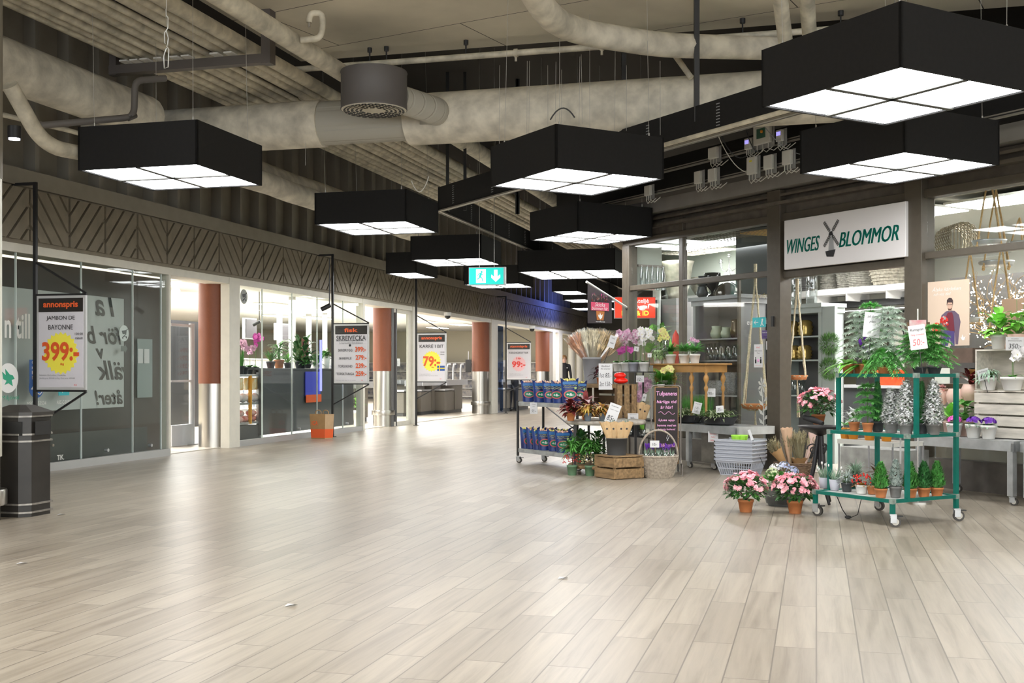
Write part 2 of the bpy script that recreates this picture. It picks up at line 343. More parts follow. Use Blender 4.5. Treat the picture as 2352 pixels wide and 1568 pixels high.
def cart_decal(u,z,r,m,par,dark,ring):
    o=MB().cyl((u,m,z),(u,m+.004,z),r,n=28).build('sticker_disc',ring,par)
    c=MB(); k=r/1.0
    c.prism([(u-.5*k,z+.3*k),(u+.5*k,z+.42*k),(u+.4*k,z-.08*k),(u-.3*k,z-.12*k)],m-.004,m-.001)
    c.bar((u+.5*k,m-.003,z+.42*k),(u+.75*k,m-.003,z+.55*k),.08*k,.004,up=(0,1,0)); c.bar((u+.4*k,m-.003,z-.1*k),(u-.25*k,m-.003,z-.45*k),.07*k,.004,up=(0,1,0)); c.bar((u-.3*k,m-.003,z-.45*k),(u+.5*k,m-.003,z-.38*k),.07*k,.004,up=(0,1,0))
    c.cyl((u-.3*k,m-.004,z-.58*k),(u-.3*k,m,z-.58*k),.1*k,n=10); c.cyl((u+.45*k,m-.004,z-.52*k),(u+.45*k,m,z-.52*k),.1*k,n=10)
    c.build('cart_pictogram',dark,o); return o
DKP=mat('pictogram_dark',(.06,.06,.06),.5)
cs=cart_decal(uu,zz,.105,ML+.05,None,DKP,mat('sticker_pale',(.72,.72,.70),.5)); cs.rotation_euler=(0,0,AL); tag(cs,'round trolley sticker beside the mirrored welcome script','sticker')
arr=MB(); k=.07; arr.prism([(uu-k,zz-.165),(uu+.01,zz-.165),(uu+.01,zz-.135),(uu+k,zz-.2),(uu+.01,zz-.265),(uu+.01,zz-.235),(uu-k,zz-.235)],ML+.046,ML+.05); arr.build('arrow_pictogram',mat('arrow_grey',(.16,.16,.15),.5),cs)
uu=FL.u(560,ML+.015); zz=FL.z(560,681,ML+.015)
cs=cart_decal(uu,zz,.115,ML+.012,None,DKP,mat('sticker_grey',(.36,.38,.37),.5)); cs.rotation_euler=(0,0,AL); tag(cs,'round grey shopping trolley sticker on the glass by the cream post','sticker')
# notices at right of the first window
b=MB(); z=1.17
b.box(FL.u(316,ML+.45),FL.u(350,ML+.45),ML+.45,ML+.46,.8,1.62); tag(b.build('notice_board',mat('teal_grey_board',(.26,.31,.30),.5),rz=AL),'pale teal board behind the glass left of the entrance','board')
b=MB(); m=ML+.44
b.box(FL.u(317,m),FL.u(329,m),m,m+.004,1.28,1.48).box(FL.u(331,m),FL.u(343,m),m,m+.004,1.28,1.48); tag(b.build('notice_sheet',PAPER,rz=AL),'pair of pale notice sheets on the teal board','notice')
# stickers bottom left of window 1: green bird, blue eco label, teal label + captions
m=ML+.01
dcl=MB().cyl((FL.u(19,m),m,FL.z(19,868,m)),(FL.u(19,m),m+.004,FL.z(19,868,m)),.165,n=30).build('eco_sticker',WHITE,rz=AL); tag(dcl,'round white sticker with a green bird on the first window','sticker')
bx,bz=FL.u(19,m),FL.z(19,868,m)
MB().prism([(bx-.10,bz+.07),(bx-.04,bz+.03),(bx-.05,bz+.10),(bx+.02,bz+.04),(bx+.07,bz+.03),(bx+.10,bz-.01),(bx+.05,bz-.02),(bx+.07,bz-.09),(bx-.0,bz-.055),(bx-.06,bz-.075),(bx-.03,bz-.03),(bx-.08,bz-.01)],m-.004,m-.001).build('bird_emblem',mat('bird_green',(.02,.35,.2),.5),dcl)
gt=text('a Miljöval',.36,.06,mat('bird_green',(.02,.35,.2),.5),None,FL.w(FL.u(18,m),m,FL.z(18,914,m)),(R(90),0,AL)); gt.name='window_lettering'; tag(gt,'small green lettering under the green bird sticker','lettering')
wt=text('n till',.42,.13*2.2,mat('window_white_print',(.75,.75,.7),.6),None,FL.w(FL.u(40,m),m,FL.z(40,748,m)),(R(90),0,AL),off=.02); wt.name='window_lettering'; tag(wt,'large white lettering high on the first window behind the post','lettering')
wt=text('TIK.',.13,.062,mat('window_white_print',(.75,.75,.7),.6),None,FL.w(FL.u(139,m),m,FL.z(139,1050,m)),(R(90),0,AL),off=.02); wt.name='window_lettering'; tag(wt,'small white lettering low on the window beside the bin','lettering')
for px,py,s_,ww in ((84,926,'MSC-C-53534',.33),(147,923,'ASC-C-01043',.27)):
    wt=text(s_,ww,.045,mat('window_white_print',(.75,.75,.7),.6),None,FL.w(FL.u(px,m),m,FL.z(px,py,m)),(R(90),0,AL)); wt.name='window_lettering'; tag(wt,'white code lettering under the blue label, behind the post' if px<100 else 'white code lettering under the teal label','lettering')
b=MB(); u_=FL.u(84,m); b.box(u_-.12,u_+.13,m,m+.004,1.0,1.3); b.cyl((u_,m,.99),(u_,m+.004,.99),.13,n=24)
fs=tag(b.build('fish_label',mat('label_blue',(.02,.12,.42),.5),rz=AL),'blue fish label sticker partly hidden by the first price sign','sticker')
MB().tube([(u_-.09,m-.003,.96),(u_-.03,m-.003,1.03),(u_+.04,m-.003,.99),(u_+.09,m-.003,.93),(u_+.05,m-.003,.9),(u_-.03,m-.003,.93)],.008).build('fish_outline',WHITE,fs)
for k,s_ in enumerate(('CERT','HÅLL','FISK','MSC')): text(s_,.17,.042,WHITE,fs,(u_-.0,m-.002,1.27-.058*k),off=.01)
u_=FL.u(147,m); b=MB().box(u_-.1,u_+.1,m,m+.004,.88,1.03); fs=tag(b.build('seafood_label',mat('label_teal',(.03,.4,.45),.5),rz=AL),'teal certification label sticker under the first price sign','sticker')
MB().prism([(u_-.07,1.0),(u_-.03,.91),(u_+.0,.99),(u_+.03,.93),(u_+.07,1.0),(u_+.035,.96),(u_,1.015),(u_-.03,.95)],m-.004,m-.001).build('label_emblem',WHITE,fs)
# ================================================================ right flower shop shell
uR=lambda px,m=MR: FR.u(px,m)
uc=uR(1435); ue=-2.2
FRAME=DK
# plinth, posts, heads
st(MB().box(uc,uR(1775),MR-.03,MR+.12,0,.29).box(uR(2092),ue,MR-.03,MR+.12,0,.29).build('baseboard_right',mat('shop_plinth',(.13,.115,.10),.45,noise=.3,scale=6),rz=AR))
g=MB()
g.box(uc,uR(1451),MR-.05,MR+.1,0,2.94)
g.box(uR(1773),uR(1803),MR-.08,MR+.1,0,3.3); g.box(uR(2089),uR(2129),MR-.08,MR+.12,0,3.3)
g.box(uR(1563),uR(1572),MR-.03,MR+.05,.29,3.2)
g.box(uc,uR(1775),MR-.03,MR+.06,2.30,2.37); g.box(uR(2129),ue,MR-.03,MR+.06,2.31,2.38)
g.box(uc,ue,MR-.04,MR+.1,2.93,3.02); g.box(uR(1803),uR(2089),MR-.03,MR+.08,2.26,2.34)
g.box(uR(1690),uR(1694),MR+.02,MR+.06,.29,2.3)
g.box(uR(1442),uR(1446),MR-.055,MR-.03,0,2.9)
o=st(g.build('trim_9',FRAME,rz=AR,bev=.006))
g=MB(); g.box(uc,ue,MR+.02,MR+.12,3.0,3.30); g.box(uc,ue,MR-.10,MR+.0,3.12,3.16); g.box(uc,ue,MR-.07,MR+.0,3.22,3.25); st(g.build('trim_10',mat('worn_dark_fascia',(.12,.10,.08),.4,noise=.3,scale=9),rz=AR))
g=MB(); g.box(uc-.12,ue,MR-.14,MR+.4,3.31,3.48); st(g.build('trim_11',mat('pale_cornice',(.27,.25,.23),.6,noise=.15,scale=3),rz=AR))
g=MB(); g.box(uR(1800),uR(2090),MR+.05,MR+.09,2.34,2.93); st(g.build('trim_12',FRAME,rz=AR))
g=MB()
for k in range(8): g.box(uR(2078),uR(2090),MR+.0,MR+.05,2.37+.07*k,2.40+.07*k)
st(g.build('trim_13',FRAME,rz=AR))
for n_,a,b,z0,z1 in (('window_5',1451,1563,2.37,2.93),('window_6',1572,1773,2.37,2.93),('window_7',1451,1563,.29,2.3),('window_8',1572,1773,.29,2.3),('window_9',2129,None,2.38,2.93),('window_10',2129,None,.29,2.31)):
    st(MB().box(uR(a),uR(b) if b else ue,MR+.0,MR+.01,z0,z1).build(n_,CLR,rz=AR))
# interior shell
iw=mat('flower_shop_wall',(.58,.62,.56),.7); SW=MR+4.6
st(MB().box(-18.6,ue,SW,SW+.1,0,3.3).build('wall_back',mat('flower_shop_brick',(.62,.62,.56),.7,noise=.03,scale=3),rz=AR))
def slabp(z0,z1,pts):
    n=len(pts); v=[(x,y,z0) for x,y in pts]+[(x,y,z1) for x,y in pts]; return MB().add(v,[tuple(reversed(range(n))),tuple(range(n,2*n))]+[(k,(k+1)%n,n+(k+1)%n,n+k) for k in range(n)])
MA=MR+.62; pl=[(uc,MR+.1),(ue,MR+.1),(ue,SW),(-18.35,SW),(uc,MA)]
st(slabp(0,3.3,[(uc,MA),(-18.3,SW),(-18.4,SW),(uc-.06,MA)]).build('wall_side',iw,rz=AR))
st(MB().box(uc,uc+.05,MR+.1,MA,2.33,3.3).build('wall_corner',iw,rz=AR)); st(MB().box(uc,uc+.01,MR+.1,MA,.29,2.33).build('window_11',CLR,rz=AR)); st(MB().box(uc,uc+.05,MR+.1,MA,0,.29).build('baseboard_side',MT['shop_plinth'],rz=AR))
st(slabp(3.22,3.3,pl).build('ceiling',mat('flower_shop_ceiling',(.68,.68,.62),.8),rz=AR))
st(slabp(0,.01,pl).build('floor',mat('flower_shop_floor',(.5,.46,.4),.35,noise=.1,scale=2),rz=AR))
st(MB().box(uR(1690,MR+1.6),uR(1770,MR+1.6),MR+1.6,MR+1.9,0,3.2).build('wall_column',mat('dark_shop_column',(.06,.065,.07),.5),rz=AR))
# far passage: pale walls and door posts beyond the frieze
FW=mat('far_pale_wall',(.42,.41,.33),.6); u_=FL.u(1338,ML)
st(MB().box(u_+1,u_+1.3,-3,ML+.3,0,2.75).build('wall_beyond',FW,rz=AL))
st(MB().box(u_+.9,u_+1.4,-3,ML+.3,2.75,CZ).build('wall_beyond',mat('far_dark_wall',(.07,.065,.055),.7),rz=AL))
gm=MB()
for px in (1313,1331,1360): a=at(px,852,43); gm.cyl((a.x,a.y,0),(a.x,a.y,2.7),.13,n=12)
st(gm.build('trim_14',CREAM))
# ================================================================ hanging light boxes
def lamp_box(N,a,sx=1.2,sy=1.2,zb=2.975,hb=.39,nx=2,ny=2,label='',wires=True):
    # N: nearest bottom corner (world xy); a: direction of local x; box grows +x? grows along -x and +y from N for left set, see sgn
    t=empty('ceiling_light',(N[0],N[1],zb),a,label,'ceiling light','black square box lights hung over the mall')
    x0,x1,y0,y1=-sx,0,0,sy; th=.02
    MB().box(x0,x1,y0,y0+th,0,hb).box(x0,x1,y1-th,y1,0,hb).box(x0,x0+th,y0,y1,0,hb).box(x1-th,x1,y0,y1,0,hb).build('box_shade',BLK,t)
    g=MB(); 
    for i in range(nx):
        for j in range(ny):
            a0=x0+th+(sx-2*th)*i/nx; a1=x0+th+(sx-2*th)*(i+1)/nx; b0=y0+th+(sy-2*th)*j/ny; b1=y0+th+(sy-2*th)*(j+1)/ny
            g.box(a0+.014,a1-.014,b0+.014,b1-.014,.008,.02)
    g.build('light_panel',LED,t)
    g=MB()
    for i in range(1,nx): c=x0+sx*i/nx; g.box(c-.024,c+.024,y0+th,y1-th,-.004,.05)
    for j in range(1,ny): c=y0+sy*j/ny; g.box(x0+th,x1-th,c-.024,c+.024,-.004,.05)
    g.box(x0+th,x1-th,y0+th,y1-th,.05,.07)
    g.build('frame_grid',mat('light_grid_frame',(.05,.05,.045),.5),t)
    if wires:
        zt=CZ-zb
        for x in (x0+.1,x1-.1):
            for y in (y0+.1,y1-.1):
                g=MB(); g.cyl((x,y,hb),(x+(random.random()-.5)*.1,y+(random.random()-.5)*.1,zt),.0022,n=5); g.cyl((x,y,hb-.0),(x,y,hb+.05),.008,n=6); g.build('suspension_wire',CABLE,t)
    return t
# corner N and local axes: for the left set the box runs back along -x (a=-15deg); right set a=-60deg+... 
def Ncorner(px,py,zb=2.975): return gp(px,py,zb)
A1=R(-15)
LL=[('A',(453,376.7),1.2,1.2,2,2,'black box light nearest the left shop front'),
('B',(933,508),1.2,1.2,2,2,'black box light right of the round air diffuser, over the fish sign'),
('G',(1105,593),1.2,1.2,2,2,'black box light hanging left above the green exit sign'),
('H',(956.5,626.8),.6,1.2,1,2,'narrow black box light half hidden low beside the frieze'),
('I',(1193,651),1.2,1.2,2,2,'black box light directly behind the green exit sign'),
('J',(1413,619.5),1.8,1.8,3,3,'widest black light box with nine panels near the shop corner'),
('K',(1327,668.4),.6,1.2,1,2,'small far box light left of the black pennant'),
('M',(1400,687),1.2,1.2,2,2,'far box light behind the black pennant'),
('O',(1404,706.5),1.2,1.2,2,2,'farthest box light, lowest above the red sign')]
for n_,c,sx,sy,nx,ny,lab in LL:
    lamp_box(Ncorner(*c),A1,sx,sy,nx=nx,ny=ny,label=lab)
# right set: nearest corner N; box extends away along +30deg direction and -... (left edge direction -60+180)
for c,lab in (((1277,385),'black box light left of the cable trays, over the blue bag trolley'),((2070,152.5),'largest looking black box light at the top right'),((2078,349),'black box light under the top right one, over the shop sign'),((1327,531),'smaller looking box light beyond the cable tray corner')):
    p=Ncorner(*c); t=lamp_box(p,AR,1.2,1.2,label=lab); 
    # local x must point so that the box lies at -x,+y of N
# ---- round air diffuser with its spiral duct
dz=3.9; c=gp(859,253,dz); t=empty('air_diffuser',(c.x,c.y,dz),0,'round grey air diffuser drum with perforated cream face','air diffuser')
r=.345
MB().lathe([(r,0),(r+.004,.01),(r,.02),(r,.38),(r+.006,.385),(r,.40)],40).build('drum',mat('diffuser_grey',(.105,.095,.09),.55),t)
face=MB().lathe([(r-.0,.012),(r-.005,0),(r-.05,-.004),(.0001,-.004)],40).build('perforated_face',mat('diffuser_cream',(.62,.58,.48),.5),t)
g=MB()
for ring,(rr,n_) in enumerate(((.135,12),(.18,16),(.225,20),(.27,24),(.305,28))):
    for k in range(n_):
        a=2*pi*(k+.5*(ring%2))/n_; T=MX.Rotation(a,4,'Z')@MX.Translation((rr,0,-.009))@MX.Rotation(R(25),4,'Y'); h=MB(T); h.box(-.013,.013,-.023,.023,0,.004); g.v+=[]; g.add(h.v,h.f)
g.build('air_slot',BLACK,face)
# the ducts and pipes
def pipe(pts,r,m,label,name='pipe',n=16,group='painted pipes under the mall ceiling'):
    pts=[V((FL.uu(p[0],p[1]),FL.m(p[0],p[1]),p[2])) for p in pts]; o=MB().tube(pts,r,n).build(name,m,rz=AL); return tag(o,label,name.replace('_',' '),group)
def bend(pts,rad,seg=7):
    pts=[V(p) for p in pts]; out=[pts[0]]
    for k in range(1,len(pts)-1):
        a=(pts[k-1]-pts[k]).normalized(); b=(pts[k+1]-pts[k]).normalized()
        for j in range(seg+1):
            t=j/seg; out.append((pts[k]+a*rad)*(1-t)**2+pts[k]*2*t*(1-t)+(pts[k]+b*rad)*t**2)
    out.append(pts[-1]); return out
SPIR=mat('spiral_duct',(.42,.40,.34),.5,bump=.0)
def spiral(m):
    N=m.node_tree.nodes; L=m.node_tree.links; b=N['Principled BSDF']; tc=N.new('ShaderNodeTexCoord'); wv=N.new('ShaderNodeTexWave'); wv.wave_type='BANDS'; wv.bands_direction='X'; wv.inputs['Scale'].default_value=2.2
    L.new(tc.outputs['Object'],wv.inputs[0]); r=N.new('ShaderNodeValToRGB'); r.color_ramp.elements[0].position=.02; r.color_ramp.elements[0].color=(0,0,0,1); r.color_ramp.elements[1].position=.1
    L.new(wv.outputs[0],r.inputs[0]); bp=N.new('ShaderNodeBump'); bp.inputs['Strength'].default_value=.6; bp.inputs['Distance'].default_value=.01; L.new(r.outputs[0],bp.inputs['Height']); L.new(bp.outputs[0],b.inputs['Normal'])
spiral(SPIR)
# big cross duct: runs across (perpendicular to the left front)
q=gp(1000,268,4.02); 
mD=FL.m(q.x,q.y); uD=FL.uu(q.x,q.y)
ins=[FL.w(uD,m,4.02) for m in (mD+4.4,mD+3.0,mD+1.35)]
pipe(ins,.27,INSU,'huge wrapped air duct crossing the ceiling, left length','air_duct',28,'big wrapped air ducts')
pipe([FL.w(uD,mD+1.35,4.02),FL.w(uD,mD+.3,4.02)],.25,SPIR,'bare spiral duct length joining the two wrapped ducts','air_duct',28,'big wrapped air ducts')
pipe([FL.w(uD,m,4.0) for m in (mD+.3,mD-1,mD-2.6,mD-5)],.285,INSU,'huge wrapped air duct crossing behind the hanging wires','air_duct',28,'big wrapped air ducts')
e0=V((c.x+.25,c.y+.1,dz+.14)); e1=V((c.x+.62,c.y+.55,dz+.10)); e2=FL.w(uD,mD+.55,4.02)
pipe(bend([e0,e1+V((.12,.1,0)),e2+V((.5,-.35,0)),e2],.3),.15,SPIR,'curved spiral branch duct feeding the round diffuser','air_duct',24,'spiral ducts')
# pipes given by a pixel they pass through and their height: all run parallel to the left front
def lpipe(px,py,z,r,u0,u1,label,m=PIPE,name='pipe',wob=0):
    q=gp(px,py,z); mm=FL.m(q.x,q.y)
    n=2 if not wob else 9
    pipe([FL.w(u0+(u1-u0)*k/(n-1),mm+(random.random()-.5)*wob,z+(random.random()-.5)*wob*.4) for k in range(n)],r,m,label,name)
    return mm
BAR=4.36; qb=gp(440,150,BAR-.05); uB=FL.uu(qb.x,qb.y)
for k,(px,r_) in enumerate(((287,.065),(315,.06),(342,.07),(379,.06),(422,.085),(452,.07),(490,.04),(527,.085),(563,.05),(592,.09))):
    q=gp(px,147,BAR); mm=FL.m(q.x,q.y); r_*=.8; zz=BAR+.04+r_
    pipe([FL.w(u_,mm+(random.random()-.5)*.02,zz) for u_ in (2.5,5,7.5,10,14,19,25,32)],r_,PIPE if k!=6 else WCABLE if 0 else PIPE,('first','second','third','fourth','fifth','sixth','seventh','eighth','ninth','rightmost')[k]+' pipe from the left in the bundle resting on the ceiling bar')
# support bar with hanger post and clamps
sb=empty('pipe_hanger',(0,0,0),AL,'dark steel hanger bar carrying the pipe bundle','pipe hanger')
q0=gp(225,158,BAR-.08); q1=gp(604,143,BAR-.08); m0,m1=FL.m(q0.x,q0.y),FL.m(q1.x,q1.y)
MB().box(uB-.05,uB+.05,m1,m0,BAR-.09,BAR).build('cross_bar',mat('hanger_steel',(.1,.085,.075),.5),sb)
MB().box(uB-.06,uB+.06,m1-.10,m1,BAR-.1,CZ).build('upright_post',MT['hanger_steel'],sb); MB().box(uB-.04,uB+.04,m0-.08,m0,BAR-.1,CZ).build('upright_post',MT['hanger_steel'],sb)
g=MB()
for px in (287,315,342,379,422,452,527,563):
    q=gp(px-6,140,BAR); mm=FL.m(q.x,q.y); g.box(uB-.16,uB-.04,mm-.045,mm+.045,BAR+.0,BAR+.015)
g.build('pipe_saddle',WCABLE,sb)
lpipe(940,344,4.5,.10,12.5,34,'pale main pipe running from behind the diffuser to the far mall')
lpipe(1120,362,4.5,.12,13,40,'short pale pipe left of the middle box light')
lpipe(660,88,4.35,.094,3,12.0,'pale straight main pipe ending behind the round diffuser')
mm=lpipe(110,185,3.95,.235,3,11.0,'thick wrapped duct at the upper left, above the first box light',INSU,'air_duct')
lpipe(640,420,3.75,.20,12.9,20,'wrapped duct bending down behind the left box lights',INSU,'air_duct',.06)
lpipe(700,452,3.55,.14,12.6,17.5,'lower wrapped duct along the stud wall',INSU,'air_duct',.04)
q=[at(22,195,9.6),at(100,335,10.0),at(240,362,10.6),at(420,380,11.6)]
pipe(bend(q,.22),.068,PIPE,'bent waste pipe at the far upper left behind the box light')
q=[at(0,262,11),at(160,300,11.8),at(230,320,12.4)]
pipe(q,.025,PIPE,'thin pipe crossing behind the bent waste pipe')
q=[at(70,290,10.6),at(296,270,10.9),at(308,265,10.95),at(310,185,10.95),at(380,180,11.2)]
pipe(bend(q,.08,4),.032,mat('dark_pipe',(.13,.115,.1),.6),'dark stepped pipe above the left box light')
# thin sprinkler main across, with its risers
sz=4.62; q=gp(1180,122,sz); us=FL.uu(q.x,q.y)
sp=empty('sprinkler_line',(0,0,0),AL,'thin sprinkler pipe crossing the whole ceiling','sprinkler pipe')
ms=[FL.m(*gp(px,py,sz).xy) for px,py in ((440,158),(2000,70))]
MB().cyl((us,ms[0],sz),(us,ms[1],sz),.034,n=14).build('main_pipe',PIPE,sp)
for px in (813,857,1061,1705,1930): g=MB(); mm=FL.m(*gp(px,122 if px<1500 else 80,sz).xy); g.cyl((us,mm,sz),(us,mm,C1),.009,n=6); g.cyl((us,mm,C1-.05),(us,mm,C1),.028,n=8); g.build('hanger_rod',BMET,sp)
mm=FL.m(*gp(1530,100,sz).xy); g=MB(); g.cyl((us,mm,sz),(us-.1,mm-.28,sz-.42),.03,n=12); g.build('drop_pipe',PIPE,sp)
for px in (1185,1383): g=MB(); mm=FL.m(*gp(px,122-.07*(px-1180),sz).xy); g.cyl((us,mm-.02,sz),(us,mm+.02,sz),.045,n=12); g.cyl((us,mm,sz-.09),(us,mm,sz),.014,n=8); g.build('clamp',PIPE,sp)
q=[at(690,92,10.9),at(735,88,10.9),at(742,60,10.9),at(740,30,10.9),at(712,30,10.9),at(710,52,10.9)]
o=pipe(bend(q,.05,4),.03,PIPE,'hooked sprinkler branch with a small metal head, top left','sprinkler_branch')
q0=at(710,50,10.9); MB().cyl((FL.uu(q0.x,q0.y),FL.m(q0.x,q0.y),q0.z),(FL.uu(q0.x,q0.y),FL.m(q0.x,q0.y),q0.z-.05),.012,n=8).build('sprinkler_nozzle',STEEL,o)
# ducts top right
q=[at(1180,-90,8.8),at(1262,42,9.8),at(1330,74,10.4),at(1520,104,11),at(1800,112,11.6)]
pipe(bend(q,.3),[.12]*1+[.13]*26 if 0 else .118,INSU,'crinkled wrapped duct bending at the top centre','air_duct')
for x0,x1,xx in ((1785,1812,120),(1850,1862,80)):
    pipe([at(x0,-60,9.5),at(x1,xx+40,10.6)],.066,PIPE,'mottled pipe dropping behind the largest box light, '+('left' if x0<1800 else 'right')+' one','pipe')
pipe([at(1290,40,11.8),at(1790,4,11.8)],.012,BMET,'thin dark conduit under the ceiling, top right','conduit')
# hanging wires and hooks left over in the void
for k,(px,py0,py1,Y) in enumerate(((1148,150,330,11.5),(1211,140,340,11.3),(1216,140,330,11.4),(1258,150,330,11.8),(1277,142,280,11.3),(1290,160,300,11.9),(1332,130,290,11),(1335,125,285,11.4),(1413,112,300,10.9),(1439,150,300,11.6),(1516,140,310,11.2),(380,20,60,9),(702,300,380,13))):
    tag(MB().cyl(at(px,py0,Y),at(px-3+6*random.random(),py1,Y),.0022,n=5).build('hanging_wire',CABLE),'thin steel wire hanging in the ceiling void near the middle lights' if k<11 else ('thin wire above the hook at upper left' if k==11 else 'thin wire behind the round diffuser'),'wire','loose hanging wires' if k<11 else None)
g=MB(); p=at(382,70,9)
g.tube([p+V((0,0,.12)),p+V((.015,0,.1)),p+V((.012,0,.02)),p,p+V((-.015,0,-.02)),p+V((-.012,0,-.1)),p+V((.01,0,-.12)),p+V((.016,0,-.06)),p],.005,6)
g.tube([p+V((0,0,.32)),p+V((0,0,.12))],.003,5); g.tube([p+V((0,0,-.12)),p+V((.02,0,-.15)),p+V((.015,0,-.29)),p+V((-.015,0,-.3)),p+V((-.02,0,-.2)),p+V((.0,0,-.14))],.005,6)
tag(g.build('wire_hook',mat('bright_wire',(.75,.75,.72),.35,.5)),'bright wire S-hooks dangling in front of the pipe bundle','hook')
for a,b_,nm in (((1425,160),(1425,300),'left'),((1592,135),(1590,280),'right')):
    Yh=12.3 if nm=='left' else 11.05; q0=at(a[0]+8,a[1],Yh); q1=at(b_[0]+8,b_[1],Yh); tag(MB().bar((q0.x,q0.y,CZ),(q0.x,q0.y,q1.z),.05).build('threaded_hanger',BMET),nm+' black hanger post above the cable trays','hanger')
# ---- cable trays (black) : parallel to both fronts, meeting left of centre
def tray(fr,px0,py0,px1,u0,u1,z,h,label,led=True,m_=None):
    p=gp(px0,py0,z); m=fr.m(p.x,p.y) if m_ is None else m_
    t=empty('cable_tray',(0,0,0),fr.a,label,'cable tray')
    MB().box(u0,u1,m,m+.02,z,z+h).box(u0,u1,m,m+.10,z-.004,z+.012).build('side_panel',BLK,t)
    MB().box(u0,u1,m-.012,m+.03,z-.02,z-.002).box(u0,u1,m+.06,m+.075,z-.015,z-.002).build('bottom_rail',mat('tray_rail_steel',(.42,.40,.36),.4,.6),t)
    g=MB(); u=u0+.4
    while u<u1:
        for k in range(9): g.box(u,u+.05,m-.004,m,z+.04+k*h/11,z+.04+k*h/11+.008)
        u+=1.1
    g.build('vent_slot',GREY,t); return t,m
p=gp(1009,482,3.42); uf=FR.uu(p.x,p.y)
tray(FR,1009,482,0,uf,-6.75,3.42,.32,'long black cable tray running from the centre to the upper right')
tray(FL,1009,482,0,FL.uu(p.x,p.y),FL.uu(p.x,p.y)+16,3.42,.32,'long black cable tray running from the centre towards the exit')
g=MB()
for px,py in ((1028,480),(1068,476),(1187,480),(1190,560)): 
    q=at(px,py,p.y+.6+(.4 if px>1100 else 0)); g=MB().bar((q.x,q.y,3.5),(q.x,q.y,CZ),.045); tag(g.build('threaded_hanger',BMET),'black hanger post above the tray corner','hanger','tray hanger posts')
# conduit pipe under the tray and steel cable ladders with boxes
def rail(px,py,z,r,u0,u1,label,m=None,box=True):
    p=gp(px,py,z); mm=FR.m(p.x,p.y); o=MB()
    if box: o.box(u0,u1,mm-.02,mm+.02,z-.02,z+.02); o.box(u0,u1,mm-.024,mm-.02,z-.006,z+.006,1)
    else: o.cyl((u0,mm,z),(u1,mm,z),r,n=12)
    tag(o.build('cable_rail',[m or mat('tray_rail_steel',(.42,.40,.36),.4,.6),BMET],rz=AR),label,'cable rail'); return mm
rail(1600,312,3.40,.022,FR.u(1480,7),-6.7,'round steel conduit under the upper cable tray',PIPE,False)
mA=rail(1680,355,3.71,.02,-13,-4.5,'upper steel cable rail carrying the junction boxes')
mB=rail(1680,404,3.46,.02,-14.5,-4.5,'lower steel cable rail carrying the junction boxes')
g=MB(); 
g.box(-14.5,-4,mB+.25,mB+.27,3.5,3.95); tag(g.build('cable_tray',BLK,rz=AR),'black perforated cable tray behind the junction boxes','cable tray')
for px,py,mm,sx,sz_,nm,cl in ((1642,352,mA,.10,.09,'cream junction box on the upper rail',0),(1722,331,mA,.06,.085,'small violet-fronted box left of the large controller',2),(1795,312,mA,.06,.085,'small violet-fronted box right of the large controller',2),(1755,308,mA,.17,.15,'large controller box with green face and orange dot',1),
  (1492,438,mB,.08,.085,'cream junction box at the far left end of the lower rail',0),(1607,408,mB,.075,.10,'cream junction box second on the lower rail',0),(1640,402,mB,.085,.10,'tilted cream junction box third on the lower rail',0),(1731,381,mB,.095,.13,'rounded cream box with yellow mark on the lower rail',3),(1769,373,mB,.085,.105,'cream junction box with looped cables on the lower rail',0),(1812,362,mB,.085,.105,'cream junction box at the right end of the lower rail',0)):
    m_=mm-.05; u=FR.u(px,m_); z=FR.z(px,py,m_); sx*=1.55; sz_*=1.5
    t=MB().box(u-sx/2,u+sx/2,m_-.045,m_,z-sz_/2,z+sz_/2).build('junction_box',WCABLE,rz=AR,bev=.008); tag(t,nm,'junction box','boxes on the cable rails')
    MB().box(u-sx/2-.01,u+sx/2+.035,m_,m_+.006,z-sz_/2-.05,z+sz_/2+.01).build('mounting_plate',GALV,t)
    g=MB()
    for k in range(3):
        x=u-sx/3+k*sx/3; g.tube([(x,m_-.02,z-sz_/2),(x,m_-.02,z-sz_/2-.06),(x+.03+.03*k,m_-.02,z-sz_/2-.10),(x+.10+.05*k,m_-.01,z-sz_/2-.05)],.005,6)
    g.build('cable',WCABLE,t)
    if cl==1:
        MB().box(u-.07,u+.07,m_-.05,m_-.045,z-.05,z+.06).build('controller_face',mat('circuit_green',(.05,.13,.09),.4),t); MB().ball((u+.02,m_-.055,z+.02),.018).build('orange_indicator',mat('indicator_orange',(.8,.3,.02),.4),t)
    if cl==2: MB().box(u-.03,u+.03,m_-.05,m_-.045,z,z+.04).build('display',mat('violet_display',(.35,.3,.9),.4,emit=.6),t)
    if cl==3: MB().box(u-.02,u+.02,m_-.05,m_-.045,z+.04,z+.06).build('yellow_mark',YEL,t)
def sag(px0,py0,px1,py1,Y,d,r,m,label):
    a,b=at(px0,py0,Y),at(px1,py1,Y); n=9
    tag(MB().tube([a.lerp(b,k/n)-V((0,0,d*4*(k/n)*(1-k/n))) for k in range(n+1)],r,6).build('loose_cable',m),label,'cable')
sag(1648,308,1732,395,13,.14,.005,WCABLE,'pale loose cable hanging from the conduit to the rounded box')
sag(1655,308,1722,352,13,.14,.006,BMET,'black loose cable sagging from the conduit to the upper rail')
sag(1712,292,1755,340,12.8,.14,.006,BMET,'black cable sagging past the controller box')
sag(1750,282,1846,355,12.5,.08,.005,GREY,'thin grey cable running right over the controller box')
sag(1264,275,1320,270,8.6,-.08,.006,BMET,'black cable loop on top of the middle box light')
sag(945,415,985,405,13,.15,.006,WCABLE,'white cable loop hanging among the second pipe bundle')
